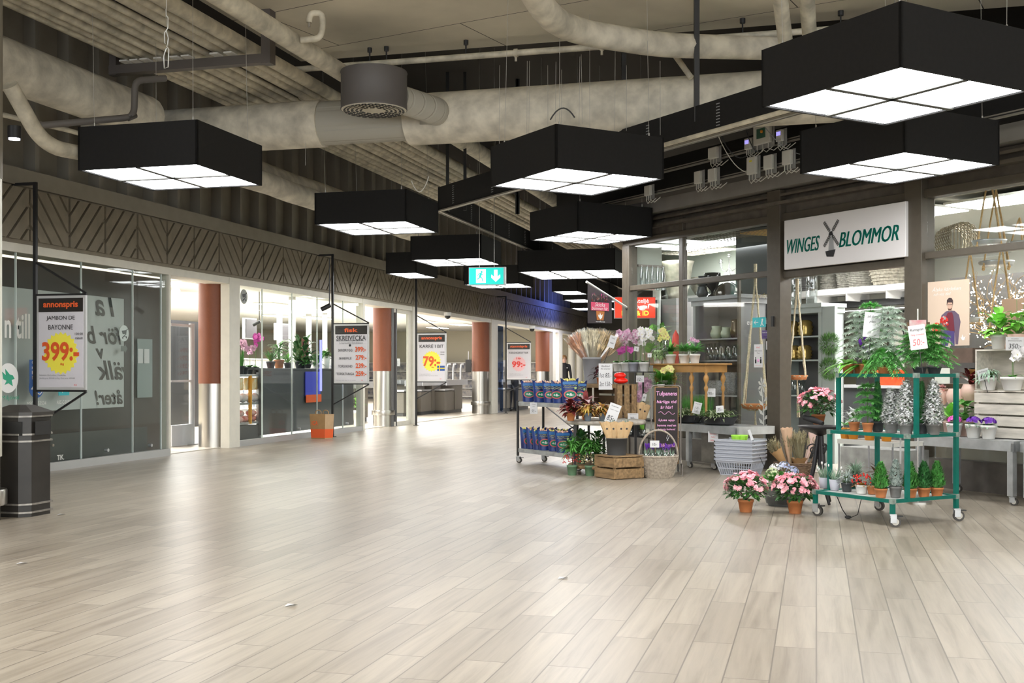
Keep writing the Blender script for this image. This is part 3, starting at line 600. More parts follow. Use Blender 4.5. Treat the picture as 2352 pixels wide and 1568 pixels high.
# spotlight on the far left wall
sl=MB().cyl(at(33,290,9.6),at(33,318,9.6),.055,n=14).build('spotlight',BMET); tag(sl,'small dark cylinder spotlight at the upper left edge','spotlight')
MB().cyl(at(33,318,9.6),at(33,321,9.6),.045,n=14).build('lit_lens',mat('spot_glow',(1,1,1),.5,emit=5,ecol=(.85,.85,1)),sl)
s_=MB().cbox(0,0,0,.09,.05,.16).build('wall_sensor',WCABLE,loc=(FL.w(uL(625,ML+.1),ML+.05,FL.z(625,520,ML+.1))),rz=AL); tag(s_,'small white sensor box on the stud wall above the frieze','sensor')
# ---- exit sign
t=empty('exit_sign',at(1117,634,15.2),R(-8),'green illuminated emergency exit sign with running figure and arrow','exit sign')
sc=15.2/F; W_=82*sc; Hh=38*sc
MB().box(-W_/2,W_/2,0,.07,-Hh/2-.01,Hh/2+.01).box(W_/2-.002,W_/2+.02,-.004,.075,-Hh/2-.012,Hh/2+.012).build('housing',mat('sign_housing',(.35,.36,.36),.4,.5),t)
MB().box(-W_/2+.006,W_/2-.006,-.006,0,-Hh/2,Hh/2).build('green_face',mat('exit_green',(.0,.42,.36),.5,emit=.55,ecol=(.0,.45,.38)),t)
EW=mat('exit_white',(.9,1,1),.5,emit=.9); h2=Hh*.82/2; cxx=-W_*.17
g=MB(); g.box(cxx-.055,cxx+.075,-.009,-.007,-h2,h2)
g.build('doorway_pictogram',EW,t)
g=MB(); g.prism([(W_*.27-.022,h2*.9),(W_*.27+.022,h2*.9),(W_*.27+.022,-.01),(W_*.27+.06,.02),(W_*.27+.06,-.02),(W_*.27,-h2*.85),(W_*.27-.06,-.02),(W_*.27-.06,.02),(W_*.27-.022,-.01)],-.010,-.007); g.build('arrow_pictogram',EW,t)
g=MB(); GG=mat('exit_green',(.0,.42,.36))
g.cyl((cxx+.02,-.013,h2*.62),(cxx+.02,-.009,h2*.62),.014,n=14)
for a,b,wd in (((.012,.035),(-.005,-.01),.028),((.012,.04),(.04,.012),.011),((.012,.04),(-.02,.03),.011),((-.02,.03),(-.034,.004),.010),((-.004,-.01),(.026,-.028),.014),((.026,-.028),(.034,-.07),.012),((-.006,-.01),(-.022,-.036),.014),((-.022,-.036),(-.05,-.04),.012)):
    g.bar((cxx+a[0],-.011,a[1]),(cxx+b[0],-.011,b[1]),wd,.004,up=(0,1,0))
g.build('running_pictogram',GG,t)
MB().cyl((-.1,.035,Hh/2),(-.1,.035,CZ-t.location.z),.003,n=6).cyl((.1,.035,Hh/2),(.1,.035,CZ-t.location.z),.003,n=6).build('suspension_wire',CABLE,t)
# ================================================================ price signs on posts
SIGNP=mat('sign_paper',(.66,.64,.68),.35,noise=.04,scale=2); SIGNF=mat('sign_silver_frame',(.6,.6,.6),.35,.4); SBLK=mat('sign_dark_header',(.02,.017,.015),.35)
def price_sign(px,px2,head,label,lines,burst,price,small,flag=False,extra=None,z0=.96,z1=2.0):
    m=8.31; Yp=FL.Y(px,m); u=FL.u(px,m); t=empty('price_sign',FL.w(u,m),R(-15),label,'price sign','price signs on posts along the left front')
    zt=3.25; ps=mat('sign_post_black',(.012,.012,.013),.4)
    W=(px2-px)*Yp/F/.962
    MB().box(-.018,.018,-.018,.018,.01,zt).box(-.05,.05,-.05,.05,0,.012).build('post',ps,t)
    MB().box(-.34,.018,-.015,.015,zt-.03,zt).box(-.36,-.33,-.04,.04,zt-.08,zt+.03).build('wall_bracket',ps,t)
    MB().bar((0,0,2.37),(W,0,z1+.02),.02).box(0,W,-.01,.01,z1,z1+.022).build('strut',ps,t); MB().bar((0,0,.57),(W,0,z0-.02),.02).box(0,W,-.01,.01,z0-.022,z0).build('strut',ps,t)
    a0,a1=.03,W
    MB().box(a0,a1,-.014,.014,z0,z1).build('silver_frame',SIGNF,t)
    k=.028; MB().box(a0+k,a1-k,-.018,-.014,z0+k,z1-k).build('poster',SIGNP,t); hz=z1-k-.15
    hd=MB().box(a0+k,a1-k,-.021,-.018,hz,z1-k).build('header',SBLK,t); c=(a0+a1)/2; w_=a1-a0-2*k
    text(head,min(w_*.78,.13*len(head)*.5),.085 if 'p' in head else .07,ORNG,hd,(c,-.022,hz+.072),off=.03)
    if burst:
        bx,bz,br,bc=burst; n=22; b=MB(); pts=[]
        for i in range(2*n): r=br*(1 if i%2 else .87); a=pi*i/n; pts.append((c+bx+r*cos(a)*.95,bz+z0+r*sin(a)))
        b.prism(pts,-.020,-.018); b.build('starburst',YEL if bc else mat('burst_pink',(.85,.5,.52),.5),t)
    for s_,x,z,w,h,al in lines: text(s_,w,h,INK,t,(c+x,-.0205,z0+z),off=.005,align=al)
    for s_,x,z,w,h in price: text(s_,w,h,REDP if burst and not burst[3] else mat('price_red',(.72,.10,.02),.5),t,(c+x,-.0235,z0+z),off=.03,ext=.001,name='price')
    for s_,x,z,w,h,al in small: text(s_,w,h,GREY,t,(c+x,-.0205,z0+z),align=al)
    text('ICA',.035,.016,REDP,t,(a1-.12,-.0205,z0+.055),off=.02)
    if flag:
        fl=MB().box(a1-.20,a1-.03,-.022,-.020,z0+.225,z0+.335).build('flag',mat('flag_blue',(.02,.09,.33),.5),t); MB().box(a1-.155,a1-.135,-.024,-.022,z0+.225,z0+.335).box(a1-.2,a1-.03,-.024,-.022,z0+.27,z0+.29).build('flag_cross',mat('flag_yellow',(.9,.6,.03),.5),fl)
    return t
price_sign(81,211,'annonspris','price sign reading JAMBON DE BAYONNE with 399 on a yellow burst',[('JAMBON DE',0,.78,.36,.055,'C'),('BAYONNE',0,.685,.31,.055,'C'),('100:00',.28,.61,.10,.026,'R'),('rabatt',.28,.565,.095,.026,'R')],(.0,.40,.235,1),[('399:-',-.0,.42,.47,.21),('/kg',.02,.28,.05,.03)],[('Salaisons De Ladour, Frankrike.',-.27,.16,.34,.022,'L'),('Jämförpris 399:00 kr/kg. Ord pris: 499:00',-.27,.125,.45,.022,'L')],z0=.965,z1=1.995)
price_sign(764,850,'fisk','fish price sign reading SKREIVECKA with four prices',[('SKREIVECKA',0,.80,.56,.085,'C'),('SKREIRYGG',-.11,.585,.27,.045,'C'),('SKREIFILÉ',-.11,.445,.24,.05,'C'),('TORSKKIND',-.11,.30,.27,.045,'C'),('TORSKTUNGA',-.11,.165,.34,.045,'C')],None,[('399:-',.18,.60,.205,.09),('279:-',.19,.455,.205,.09),('239:-',.19,.31,.205,.09),('259:-',.19,.17,.205,.09)],[('I manuella fiskdisken',0,.715,.45,.04,'C'),('Med även utsök efter hur vi i veckan',-.29,.055,.38,.018,'L')],z0=.955,z1=2.0)
sg=[o for o in bpy.data.objects if o.name.startswith('price_sign')][-1]
MB().box(.08,.6,-.0205,-.0185,1.70,1.708).build('underline',INK,sg); MB().cyl((.34,-.022,1.625),(.34,-.018,1.625),.022,n=16).build('fish_emblem',INK,sg)
price_sign(956,1026,'annonspris','price sign reading KARRÉ I BIT with 79 and a small flag',[('KARRÉ I BIT',0,.76,.54,.085,'C'),('10:00',.29,.625,.09,.024,'R'),('rabatt',.29,.58,.10,.024,'R')],(.0,.43,.225,1),[('79:-',-.0,.43,.38,.22),('/kg',.02,.30,.05,.03)],[('Ca 500g, Sverige, Scan/Dalsjöfors',-.28,.155,.26,.02,'L'),('Jämförpris 79:00 kr/kg. Ord pris: 89:00',-.28,.12,.42,.02,'L')],True,z0=.95,z1=1.975)
price_sign(1162,1219,'stammispris','farthest price sign, reading FÄRDIGRÄTTER with 99 on a pink burst',[('FÄRDIGRÄTTER',0,.74,.54,.06,'C')],(.0,.43,.22,0),[('99:-',-.0,.42,.38,.17),('5 för',-.0,.58,.14,.05)],[('Findus 500 g. Gäller för Stammis',-.26,.155,.32,.02,'L'),('Jämförpris 39:60 kr/kg. Max 2 köp',-.26,.12,.38,.02,'L')],z0=.94,z1=1.95)
# ================================================================ litter bin
c=gp(59,1189); t=empty('litter_bin',(c.x,c.y,0),AL,'black enamel litter bin with pyramid lid at the left edge','litter bin')
BIN=mat('bin_enamel',(.028,.025,.022),.35,noise=.4,scale=5); BINR=mat('bin_worn_rim',(.36,.34,.31),.35,.6,noise=.3,scale=20)
def oct_(w,ch,x0=0,y0=0):  # chamfered square outline in plan
    a=[(ch,0),(w-ch,0),(w,ch),(w,w-ch),(w-ch,w),(ch,w),(0,w-ch),(0,ch)]; return [(x+x0,y+y0) for x,y in a]
def slab(g,o,z0,z1,o2=None,mi=0):
    n=len(o); o2=o2 or o; v=[(x,y,z0) for x,y in o]+[(x,y,z1) for x,y in o2]; g.add(v,[tuple(reversed(range(n))),tuple(range(n,2*n))]+[(k,(k+1)%n,n+(k+1)%n,n+k) for k in range(n)],mi)
    return g
B0=lambda e:oct_(.39+2*e,.07,-.01-e,-.01-e)
MBx=lambda *a:MB()
g=MB(); slab(g,B0(-.01),.0,.62); g.build('body',BIN,t)
g=MB(); slab(g,B0(-.012),.62,.80); g.build('hood',BIN,t)
MB().box(-.012,-.0,.03,.22,.655,.765).box(.09,.28,-.022,-.015,.655,.765).build('slot',BLACK,t)
for z in (.03,.095,.60,.655,.80): slab(MB(),B0(.004),z,z+.014).build('ridge',BINR,t)
g=MB(); slab(g,B0(.012),.814,.84); slab(g,B0(.012),.84,.895,oct_(.16,.03,.105,.105)); g.build('lid',mat('bin_lid',(.05,.046,.042),.33,noise=.3,scale=6),t)
MB().cyl((.31,-.024,.56),(.31,-.012,.56),.012,n=12).build('lock',STEEL,t)
# ================================================================ paper carrier bag
c=gp(746,1008); t=empty('paper_bag',(c.x,c.y,0),R(-14),'brown paper carrier bag with orange base standing at the fish sign post','bag')
KR=mat('kraft_paper',(.45,.27,.12),.75,noise=.12,scale=9); KL=mat('kraft_paper_light',(.56,.38,.22),.75,noise=.1,scale=9)
w_,d_,h_=.27,.17,.43
g=MB(); top=[(-w_-.015,-.0),(0.01,-.006),(.13,.10),(-w_+.1,.15)]; bot=[(-w_+.02,0),(0,0),(.10,.11),(-w_+.13,.14)]
n=4; v=[(x,y,0) for x,y in bot]+[(x,y,h_) for x,y in top]; g.add(v,[(0,1,5,4),(2,3,7,6),(3,0,4,7),(3,2,1,0)],0); g.add([v[1],v[2],v[6],v[5]],[(0,1,2,3)],1); g.build('bag_body',[KR,KL],t)
lerp=lambda a,b,k:(a[0]+(b[0]-a[0])*k,a[1]+(b[1]-a[1])*k)
k=.40; pts=[lerp(bot[i],top[i],k) for i in range(4)]; lo=[lerp(bot[i],top[i],.04) for i in range(4)]; g=MB()
for i,(dx,dy) in ((0,(0,-.003)),(1,(.003,-.003))):
    a,b_,c_,d2=lo[i],lo[i+1],pts[i+1],pts[i]; g.add([(a[0]+dx,a[1]+dy,.02),(b_[0]+dx,b_[1]+dy,.02),(c_[0]+dx,c_[1]+dy,h_*k),(d2[0]+dx,d2[1]+dy,h_*k)],[(0,1,2,3)])
g.build('orange_band',ORNG,t)
text('ICA',.115,.072,ORNG,t,(-.18,-.008,.275),off=.03); text('Supermarket',.115,.014,ORNG,t,(-.18,-.008,.225))
for x,y in ((-.13,.03),(.0,.04)): 
    MB().tube([(x-.05,y,h_-.02),(x-.048,y,h_+.04),(x-.02,y,h_+.065),(x+.02,y,h_+.065),(x+.048,y,h_+.04),(x+.05,y,h_-.02)],.009,6).build('handle',KR,t)
# ================================================================ supermarket interior
def Lb(px0,px1,m,z0,z1,d=.04): return (FL.u(px0,m),FL.u(px1,m),m,m+d,z0,z1)
# white ceiling light panels and tracks
def lpanel(px,py,sx,sy,label,z=2.84):
    q=gp(px,py,z) if py<HY else None; t=empty('ceiling_panel_light',(q.x,q.y,z),AL,label,'ceiling light','flat light panels in the supermarket ceiling'); MB().box(-sx/2,sx/2,-sy/2,sy/2,-.02,0).build('light_panel',LEDW,t); MB().box(-sx/2-.02,sx/2+.02,-sy/2-.02,sy/2+.02,-.012,.015).build('frame',WHITE,t)
for k,(px,py) in enumerate(((428,652),(630,699),(700,673),(812,693),(640,725),(730,730),(975,738),(1005,752),(1040,772),(1060,745),(1180,770),(1200,785))):
    lpanel(px,py,1.2,.5,('flat white light panel in the supermarket ceiling, '+('seen through the left entrance','left of the fish sign','above the pane joint','right of the fish sign post','over the green plants','over the counter','left in the checkout opening','above the third sign','left of the third column','highest near the third column','in the farthest opening','lowest in the farthest opening')[k]))
for k,(px,py) in enumerate(((752,700),(592,738),(1015,776),(1222,752),(1028,722),(404,668))):
    Y=(17,22,30,31,27,19)[k]; q=at(px,py,Y); t=empty('track_spotlight',(q.x,q.y,q.z),0,('dark spotlight on the track left of the fish sign strut','small dark spotlight pair near the cream sign','dome camera left of the third column','white camera on the farthest column','round dome camera under the opening head','glowing white ball lamp in the left entrance')[k],'spotlight')
    if k in (0,1): MB().cyl((-.09,0,-.07),(.05,0,.0),.035,n=12).build('lamp_head',BMET,t); MB().cyl((.03,0,0),(.03,0,2.86-q.z),.008,n=6).build('rod',BMET,t)
    elif k==5: MB().ball((0,0,0),.07,12).build('glowing_globe',LEDW,t)
    else: MB().ball((0,0,-.04),.07,12).build('dome',BMET,t); MB().cyl((0,0,-.03),(0,0,.05),.09,n=16).build('base',WHITE,t)
# dark fridge wall and security gate in the left entrance
o=MB().box(FL.u(391,12.5),FL.u(462,12.5)+.6,12.5,13.3,.0,2.2).build('cold_cabinet',mat('dark_cabinet_grey',(.018,.019,.022),.35),rz=AL); tag(o,'dark grey cabinet block behind the security gate','cabinet')
t=empty('security_gate',(0,0,0),AL,'clear security gate with grey frame in the left entrance','security gate'); m=9.5; a,b=FL.u(392,m),FL.u(443,m)
MB().box(a,b,m,m+.03,.32,1.86).build('clear_panel',CLR,t); MB().box(a,b,m-.01,m+.04,1.86,1.9).build('cross_rail',LGREY,t); MB().box(a,b,m-.02,m+.05,.02,.34).build('base_panel',LGREY,t); MB().box(a,b,m-.01,m+.04,1.0,1.03).build('cross_rail',LGREY,t); MB().cyl((b,m+.02,.01),(b,m+.02,1.92),.045,n=14).cyl((b,m+.02,.0),(b,m+.02,.03),.10,n=16).build('post',LGREY,t)
# counter block behind the second window
cn=mat('counter_anthracite',(.075,.077,.08),.45)
t=empty('service_counter',(0,0,0),AL,'anthracite service counter behind the second window','counter')
m=ML+.30; MB().box(FL.u(600,m),FL.u(812,m),m,m+.05,.1,1.19).build('front_panel',cn,t); MB().box(FL.u(600,m),FL.u(812,m),m-.02,m+.6,1.19,1.22).build('worktop',cn,t)
m2=m-.02; MB().box(FL.u(701,m2),FL.u(735,m2),m2-.01,m2,.72,1.16).build('display_recess',mat('blue_display',(.05,.06,.3),.3,emit=.15,ecol=(.1,.12,.8)),t); MB().box(FL.u(701,m2),FL.u(736,m2),m2-.02,m2-.01,.60,.74).build('orange_poster',ORNG,t)
MB().box(FL.u(733,m2),FL.u(736,m2),m2-.03,m2-.01,.8,1.75).build('led_strip',mat('violet_led',(.2,.2,1),.5,emit=1.5),t)
g=MB(); g.box(FL.u(730,m2)-.02,FL.u(742,m2)+.02,m2+.3,m2+.32,1.35,1.78); tag(g.build('promo_board',mat('promo_brown',(.28,.10,.07),.6),rz=AL),'brown hanging promotion board above the green plants','board')
for a,b,y0,y1,lab in ((566,590,732,775,'left dark wall screen behind the orchids'),(638,672,744,778,'dark wall screen behind the leafy plant')):
    mm=13.5; o=MB().box(FL.u(a,mm),FL.u(b,mm),mm,mm+.08,FL.z(a,y1,mm),FL.z(a,y0,mm)).build('wall_screen',mat('screen_dark',(.09,.08,.09),.3),rz=AL); tag(o,lab,'screen')
    MB().box(FL.u(a,mm)-.03,FL.u(b,mm)+.03,mm+.02,mm+.1,FL.z(a,y1,mm)-.03,FL.z(a,y0,mm)+.03).build('screen_frame',GALV,o)
for k,(px,mm,w) in enumerate(((642,13,.14),(671,11.5,.16),(709,14.5,.16),(746,13.6,.14),(829,12,.16))):
    u=FL.u(px,mm); tag(MB().cyl((u,mm,0),(u,mm,2.86),w/2,n=12).build('thin_column',mat('pale_column_grey',(.5,.5,.48),.5),rz=AL),('first','second','third','fourth','rightmost')[k]+' thin pale column inside the supermarket, counted from the left','column')
# product rack at the left end of window 2
t=empty('produce_rack',(0,0,0),AL,'grey produce rack with orange packs behind the round sticker','rack'); m=ML+.35; a,b=FL.u(549,m),FL.u(596,m)
for z in (.30,.62,1.08): MB().box(a,b,m,m+.5,z,z+.035).build('shelf',GALV,t)
MB().box(b,b+.07,m-.02,m+.06,0,1.15).build('upright',GALV,t); MB().box(a+.35,a+.40,m-.02,m+.02,.3,1.1).build('orange_upright',mat('orange_wood',(.75,.35,.04),.6),t)
MB().box(a,b,m,m+.5,0,.28).build('base',cn,t)
PKO=mat('orange_pack',(.85,.42,.05),.5,noise=.3,scale=9,col2=(.85,.8,.6)); PKW=mat('white_pack',(.8,.8,.8),.5,noise=.3,scale=9,col2=(.7,.45,.4))
for k in range(3):
    o=MB().cbox(0,0,0,.17,.05,.2).build('hanging_pack',PKO,loc=FL.w(a+.13+.24*k,m+.05,.86),rz=AL,bev=.02); tag(o,('left','middle','right')[k]+' orange pack hanging under the top rack shelf','pack','hanging orange packs')
for k in range(4):
    o=MB().ball((0,0,.075),.095,10,0,(1,1,.8)).build('white_pack',PKW,loc=FL.w(a+.10+.2*k,m+.1,.655)); tag(o,('leftmost','second','third','rightmost')[k]+' round white bag on the middle rack shelf','bag','white bags on the produce rack')
for k in range(7):
    o=MB().ball((0,0,.05),.085,10,0,(1.25,.8,.65)).build('net_bag',mat('red_white_net',(.75,.7,.66),.6,noise=.6,scale=7,col2=(.75,.14,.08)),loc=FL.w(a+.09+.115*k%.75,m+.08+.03*(k%2),.335+.09*(k%3==1)),rz=k); tag(o,'red and white net bag piled on the bottom rack shelf','bag','net bags on the bottom rack shelf')
# checkouts
def checkout(px,py,label,L_=2.4):
    q=gp(px,py); t=empty('checkout_counter',(q.x,q.y,0),AL+R(90),label,'checkout','checkout counters'); tp=mat('checkout_taupe',(.20,.18,.155),.5); 
    MB().box(0,.55,0,.7,.10,.80).build('base_panel',tp,t); MB().box(0,.55,.9,1.6,.10,.62).box(.02,.53,.7,.9,.1,.6).build('rear_base',tp,t)
    MB().box(.02,.53,.02,1.58,0,.1).build('kick_plate',cn,t)
    MB().box(-.03,.60,-.35,.8,.80,.84).build('belt_top',BLACK,t); MB().box(-.05,-.03,-.35,1.6,.78,.93).box(.58,.60,-.35,1.6,.78,.93).build('side_wall',LGREY,t)
    MB().box(-.03,.6,.85,1.65,.64,.68).build('packing_tray',GALV,t)
    MB().cyl((.5,.8,.9),(.5,.8,1.45),.02,n=8).build('pole',GALV,t); MB().box(.40,.60,.78,.80,1.3,1.5).build('payment_screen',GREY,t)
    return t
ck=checkout(1012,949,'checkout counter under the third price sign')
for px,py,l in ((975,952,'leftmost checkout counter beside the sliding door'),(1062,946,'checkout counter left of the third column'),(1195,941,'checkout counter behind the farthest sign'),(1215,939,'rightmost checkout counter beside the fourth column'),(845,968,'checkout counter seen left of the second column')):
    q=gp(px,py); dup(ck,(q.x,q.y,0),None,l)
q=at(1076,840,31); t=empty('hanging_monitor',(q.x,q.y,q.z),R(-15),'black monitor beside the third column','monitor'); MB().box(-.08,.08,-.02,.02,-.17,.17).build('screen',BLACK,t); MB().cyl((.0,0,.16),(0,0,.4),.012,n=8).build('mount',LGREY,t)
q=at(1006,1,30)
for k,(px,w) in enumerate(((1032,.07),(1045,.05),(1062,.05))):
    q=at(px,850,30.5); g=MB().tube([(-w,0,-.25),(-w*.9,0,.05),(-w*.5,0,.16),(w*.6,0,.16)],.025,8); tag(g.build('scanner_arch',LGREY,loc=(q.x,q.y,q.z)),('left','middle','right')[k]+' grey metal arch above the checkouts','arch','grey arches at the checkouts')
# rolled white bag hanging and seated dark chairs omitted: distant shelf runs with goods at the back
SH=mat('far_shelf_goods',(.55,.5,.45),.7,noise=.8,scale=6,col2=(.12,.14,.2)) 
for k,(px0,px1,mm) in enumerate(((552,700,15.5),(700,830,16.5))):
    a,b=FL.u(px0,mm),FL.u(px1,mm); t=empty('shelf_run',(0,0,0),AL,('goods shelf run far behind the orchids','goods shelf run far behind the counter','goods shelf run far behind the checkouts','goods shelf run behind the farthest sign')[k],'shelf'); MB().box(a,b,mm+.05,mm+.5,.0,1.5).build('goods_block',SH,t)
    g=MB(); 
    for z in (.1,.45,.8,1.15,1.5): g.box(a,b,mm,mm+.5,z,z+.03)
    g.build('shelf_board',WHITE,t)


t=empty('shelf_run',(0,0,0),AL,'long goods shelf against the far wall behind the checkouts','shelf'); MB().box(44.9,45.3,10.5,21,0,1.5).build('goods_block',SH,t); g=MB()
for z in (.1,.45,.8,1.15,1.5): g.box(44.75,45.3,10.5,21,z,z+.03)
g.build('shelf_board',WHITE,t)
# ================================================================ plants: builders
G1=mat('leaf_mid_green',(0.105,0.333,0.061),.5,noise=.45,scale=22); G2=mat('leaf_dark_green',(0.044,0.149,0.038),.4,noise=.4,scale=22); G3=mat('leaf_bright_green',(0.245,0.630,0.088),.45,noise=.35,scale=18)
G4=mat('leaf_grey_green',(0.280,0.420,0.298),.6,noise=.4,scale=25); G5=mat('fern_green',(0.228,0.630,0.175),.6,noise=.3,scale=25); FLOCK=mat('white_flocking',(.88,.89,.89),.9); FLG=mat('flocked_dark_needles',(.16,.22,.15),.8); FROND=mat('frosted_frond',(.90,.94,.90),.85,noise=.3,scale=30,col2=(.62,.76,.62)); CON=mat('conifer_green',(0.105,0.385,0.079),.7,noise=.5,scale=30); CON2=mat('cypress_dark_green',(0.052,0.228,0.061),.7,noise=.4,scale=30); BLUC=mat('blue_grey_conifer',(.30,.40,.37),.75,noise=.45,scale=30,col2=(.62,.68,.64))
RLF=mat('leaf_dark_red',(0.228,0.038,0.035),.45,noise=.5,scale=20); COLE=mat('coleus_leaf',(0.532,0.420,0.084),.5,noise=.7,scale=24,col2=(.36,.07,.03)); PNK=mat('azalea_pink',(.95,.32,.42),.55,noise=.35,scale=20,col2=(.95,.55,.60)); PUR=mat('violet_petal',(.16,.03,.42),.5,noise=.3,scale=20); MAG=mat('magenta_petal',(.70,.10,.48),.5,noise=.3,scale=20); OWH=mat('white_petal',(.86,.84,.84),.5,noise=.15,scale=14); OPK=mat('orchid_pink_petal',(.80,.48,.66),.5,noise=.4,scale=22); OYE=mat('yellow_petal',(.82,.78,.30),.5,noise=.2,scale=14); OMX=mat('speckled_orchid_petal',(.84,.80,.83),.5,noise=.8,scale=40,col2=(.45,.08,.25)); BLUH=mat('hydrangea_blue',(.30,.38,.70),.6,noise=.4,scale=22,col2=(.75,.75,.80)); GRH=mat('hydrangea_greenish',(.62,.70,.42),.6,noise=.3,scale=22)
BERR=mat('red_berry',(.70,.03,.02),.3); CBER=mat('cream_berry',(.80,.70,.40),.35); STEM=mat('green_stem',(.10,.20,.05),.5); BARK=mat('brown_stem',(.10,.06,.035),.7); SOIL=mat('potting_soil',(.035,.025,.018),.95,noise=.4,scale=40)
TER=mat('terracotta',(.56,.20,.07),.65,noise=.12,scale=8); PWH=mat('white_glazed_pot',(.78,.77,.74),.4); PGR=mat('grey_fibre_pot',(.20,.20,.195),.85,noise=.25,scale=12); PDG=mat('dark_plastic_pot',(.05,.055,.06),.5); PLG=mat('lavender_grey_pot',(.46,.47,.53),.5); PGN=mat('green_plastic_pot',(.14,.26,.15),.5); PSB=mat('slate_blue_pot',(.16,.20,.24),.5); PPK=mat('blush_pot',(.66,.45,.37),.5,noise=.1,scale=5)
rnd=random.random; ru=random.uniform
def pot(t,r,h,m,taper=.74,rim=True,name='pot',z=0):
    pr=[(r*taper*.96,z),(r*taper,z+.004)]
    pr+= [(r*.95,z+h*.80),(r,z+h*.80),(r*1.02,z+h),(r*.93,z+h),(r*.90,z+h*.9),(.001,z+h*.9)] if rim else [(r,z+h),(r*.95,z+h),(r*.92,z+h*.9),(.001,z+h*.9)]
    MB().lathe(pr,24).build(name,m,t); MB().lathe([(r*.9,z+h*.9),(.001,z+h*.915)],16).build('soil',SOIL,t)
def P(kind,loc,label,cat='plant',group=None,rz=None): return empty(kind,loc,rnd()*6 if rz is None else rz,label,cat,group)
def rdir(e0=-.2,e1=1): a=ru(0,2*pi); e=ru(e0,e1); c=math.sqrt(max(0,1-e*e)); return V((c*cos(a),c*sin(a),e))
def dome(t,z,R_,Hh,n,L,W,m,name='foliage',e0=-.15,droop=.3,tip=.6,seg=2,inner=.55):
    g=MB()
    for _ in range(n):
        d=rdir(e0,1); k=ru(inner,1); p=V((d.x*R_*k,d.y*R_*k,z+max(-.06,d.z*Hh*k))); g.leaf(p,(d.x+ru(-.4,.4),d.y+ru(-.4,.4),d.z*.7+ru(-.1,.5)),L*ru(.7,1.15),W*ru(.8,1.1),droop=droop,seg=seg,tip=tip)
    return g.build(name,m,t)
def flower(g,p,d,r,n=5,mi=0,cup=.35):
    d=V(d).normalized(); a=d.orthogonal().normalized(); b=d.cross(a); ph=rnd()*6
    for k in range(n):
        th=ph+2*pi*k/n; o=a*cos(th)+b*sin(th); g.leaf(p,o+d*cup,r*ru(.85,1.1),r*1.15,up=d,droop=0,mi=mi,fold=ru(-.35,.35),seg=3,tip=.62)
def stemsfan(t,z,n,R_,Hh,m=BARK,r=.004):
    g=MB()
    for k in range(n): a=2*pi*k/n+rnd(); g.tube([(0,0,z),(cos(a)*R_*.4,sin(a)*R_*.4,z+Hh*.6),(cos(a)*R_*.7,sin(a)*R_*.7,z+Hh)],r,5)
    g.build('stem',m,t)
def azalea(loc,label,r=.066,h=.105,R_=.17,fl=PNK,pm=TER,nf=50,grp='pink azaleas'):
    t=P('azalea',loc,label,'plant',grp); pot(t,r,h,pm); stemsfan(t,h*.9,6,R_*.8,.10)
    dome(t,h+.07,R_,.13,420,.052,.034,G2,e0=-.5); dome(t,h+.07,R_*.95,.13,200,.05,.032,G1,'pale_leaf',e0=-.3)
    g=MB()
    for k in range(nf):
        d=rdir(.05,1); p=V((d.x*R_*1.02,d.y*R_*1.02,h+.08+d.z*.14))
        for q in range(3): flower(g,p+V((ru(-.022,.022),ru(-.022,.022),ru(-.015,.015))),d+V((ru(-.6,.6),ru(-.6,.6),.1)),.024,6)
    g.build('blossom',fl,t); return t
def cone(loc,label,r,h,pr,ph,m,pm,kind='dwarf_conifer',n=900,L=.035,W=.016,grp=None,up=.9,m2=None):
    t=P(kind,loc,label,'plant',grp); pot(t,pr,ph,pm)
    g=MB(); g.tube([(0,0,ph*.9),(0,0,ph+h*.85)],.008,6); g.build('stem',BARK,t); g=MB()
    for _ in range(n):
        k=rnd()**1.35; a=ru(0,2*pi); rr=r*(1-k)**.62*min(1,.55+k*4)*ru(.6,1.02); p=V((cos(a)*rr,sin(a)*rr,ph+.0+h*k*.96))
        g.leaf(p,(cos(a)*.7+ru(-.4,.4),sin(a)*.7+ru(-.4,.4),up+ru(-.5,.4)),L*ru(.7,1.2),W*ru(.7,1.2),droop=0,seg=2,mi=int(m2 is not None and rnd()<.2))
    g.build('foliage',[m,m2] if m2 else m,t); return t
def norfolk(loc,label,R_,h,tiers,m,pr=.05,ph=.09,pm=TER,nb=6,droop=.35,grp='room firs'):
    t=P('room_fir',loc,label,'plant',grp); pot(t,pr,ph,pm); MB().tube([(0,0,ph*.9),(.004,0,ph+h*.5),(0,0,ph+h)],.004,6).build('stem',BARK if m!=G5 else STEM,t); g=MB()
    for k in range(tiers):
        z=ph+h*(.18+.80*k/max(1,tiers-1)); rr=R_*(1-.62*k/tiers)
        for b in range(nb):
            a=2*pi*b/nb+k*.5+ru(-.25,.25); dx,dy=cos(a),sin(a); n=13; pts=[V((dx*rr*i/n,dy*rr*i/n,z+.12*rr*(i/n)*1.5-droop*rr*(i/n)**2)) for i in range(n+1)]
            for i in range(1,n+1):
                d=(pts[i]-pts[i-1]).normalized(); sd=V((-dy,dx,0))
                for s_ in (-1,1):
                    for q in (0,1,2): g.leaf(pts[i]-d*(q*.33*rr/n),d*.65+sd*s_*(1-.25*q)+V((0,0,ru(-.2,.6))),ru(.03,.046)*(1.25-.5*i/n)*1.3,.014,droop=.1,seg=1)
                g.leaf(pts[i],d+V((0,0,.5)),.02,.007,droop=0,seg=1)
    for _ in range(16): g.leaf(V((0,0,ph+h)),rdir(.3,1),.03,.006,droop=0,seg=1)
    g.build('frond',m,t); return t
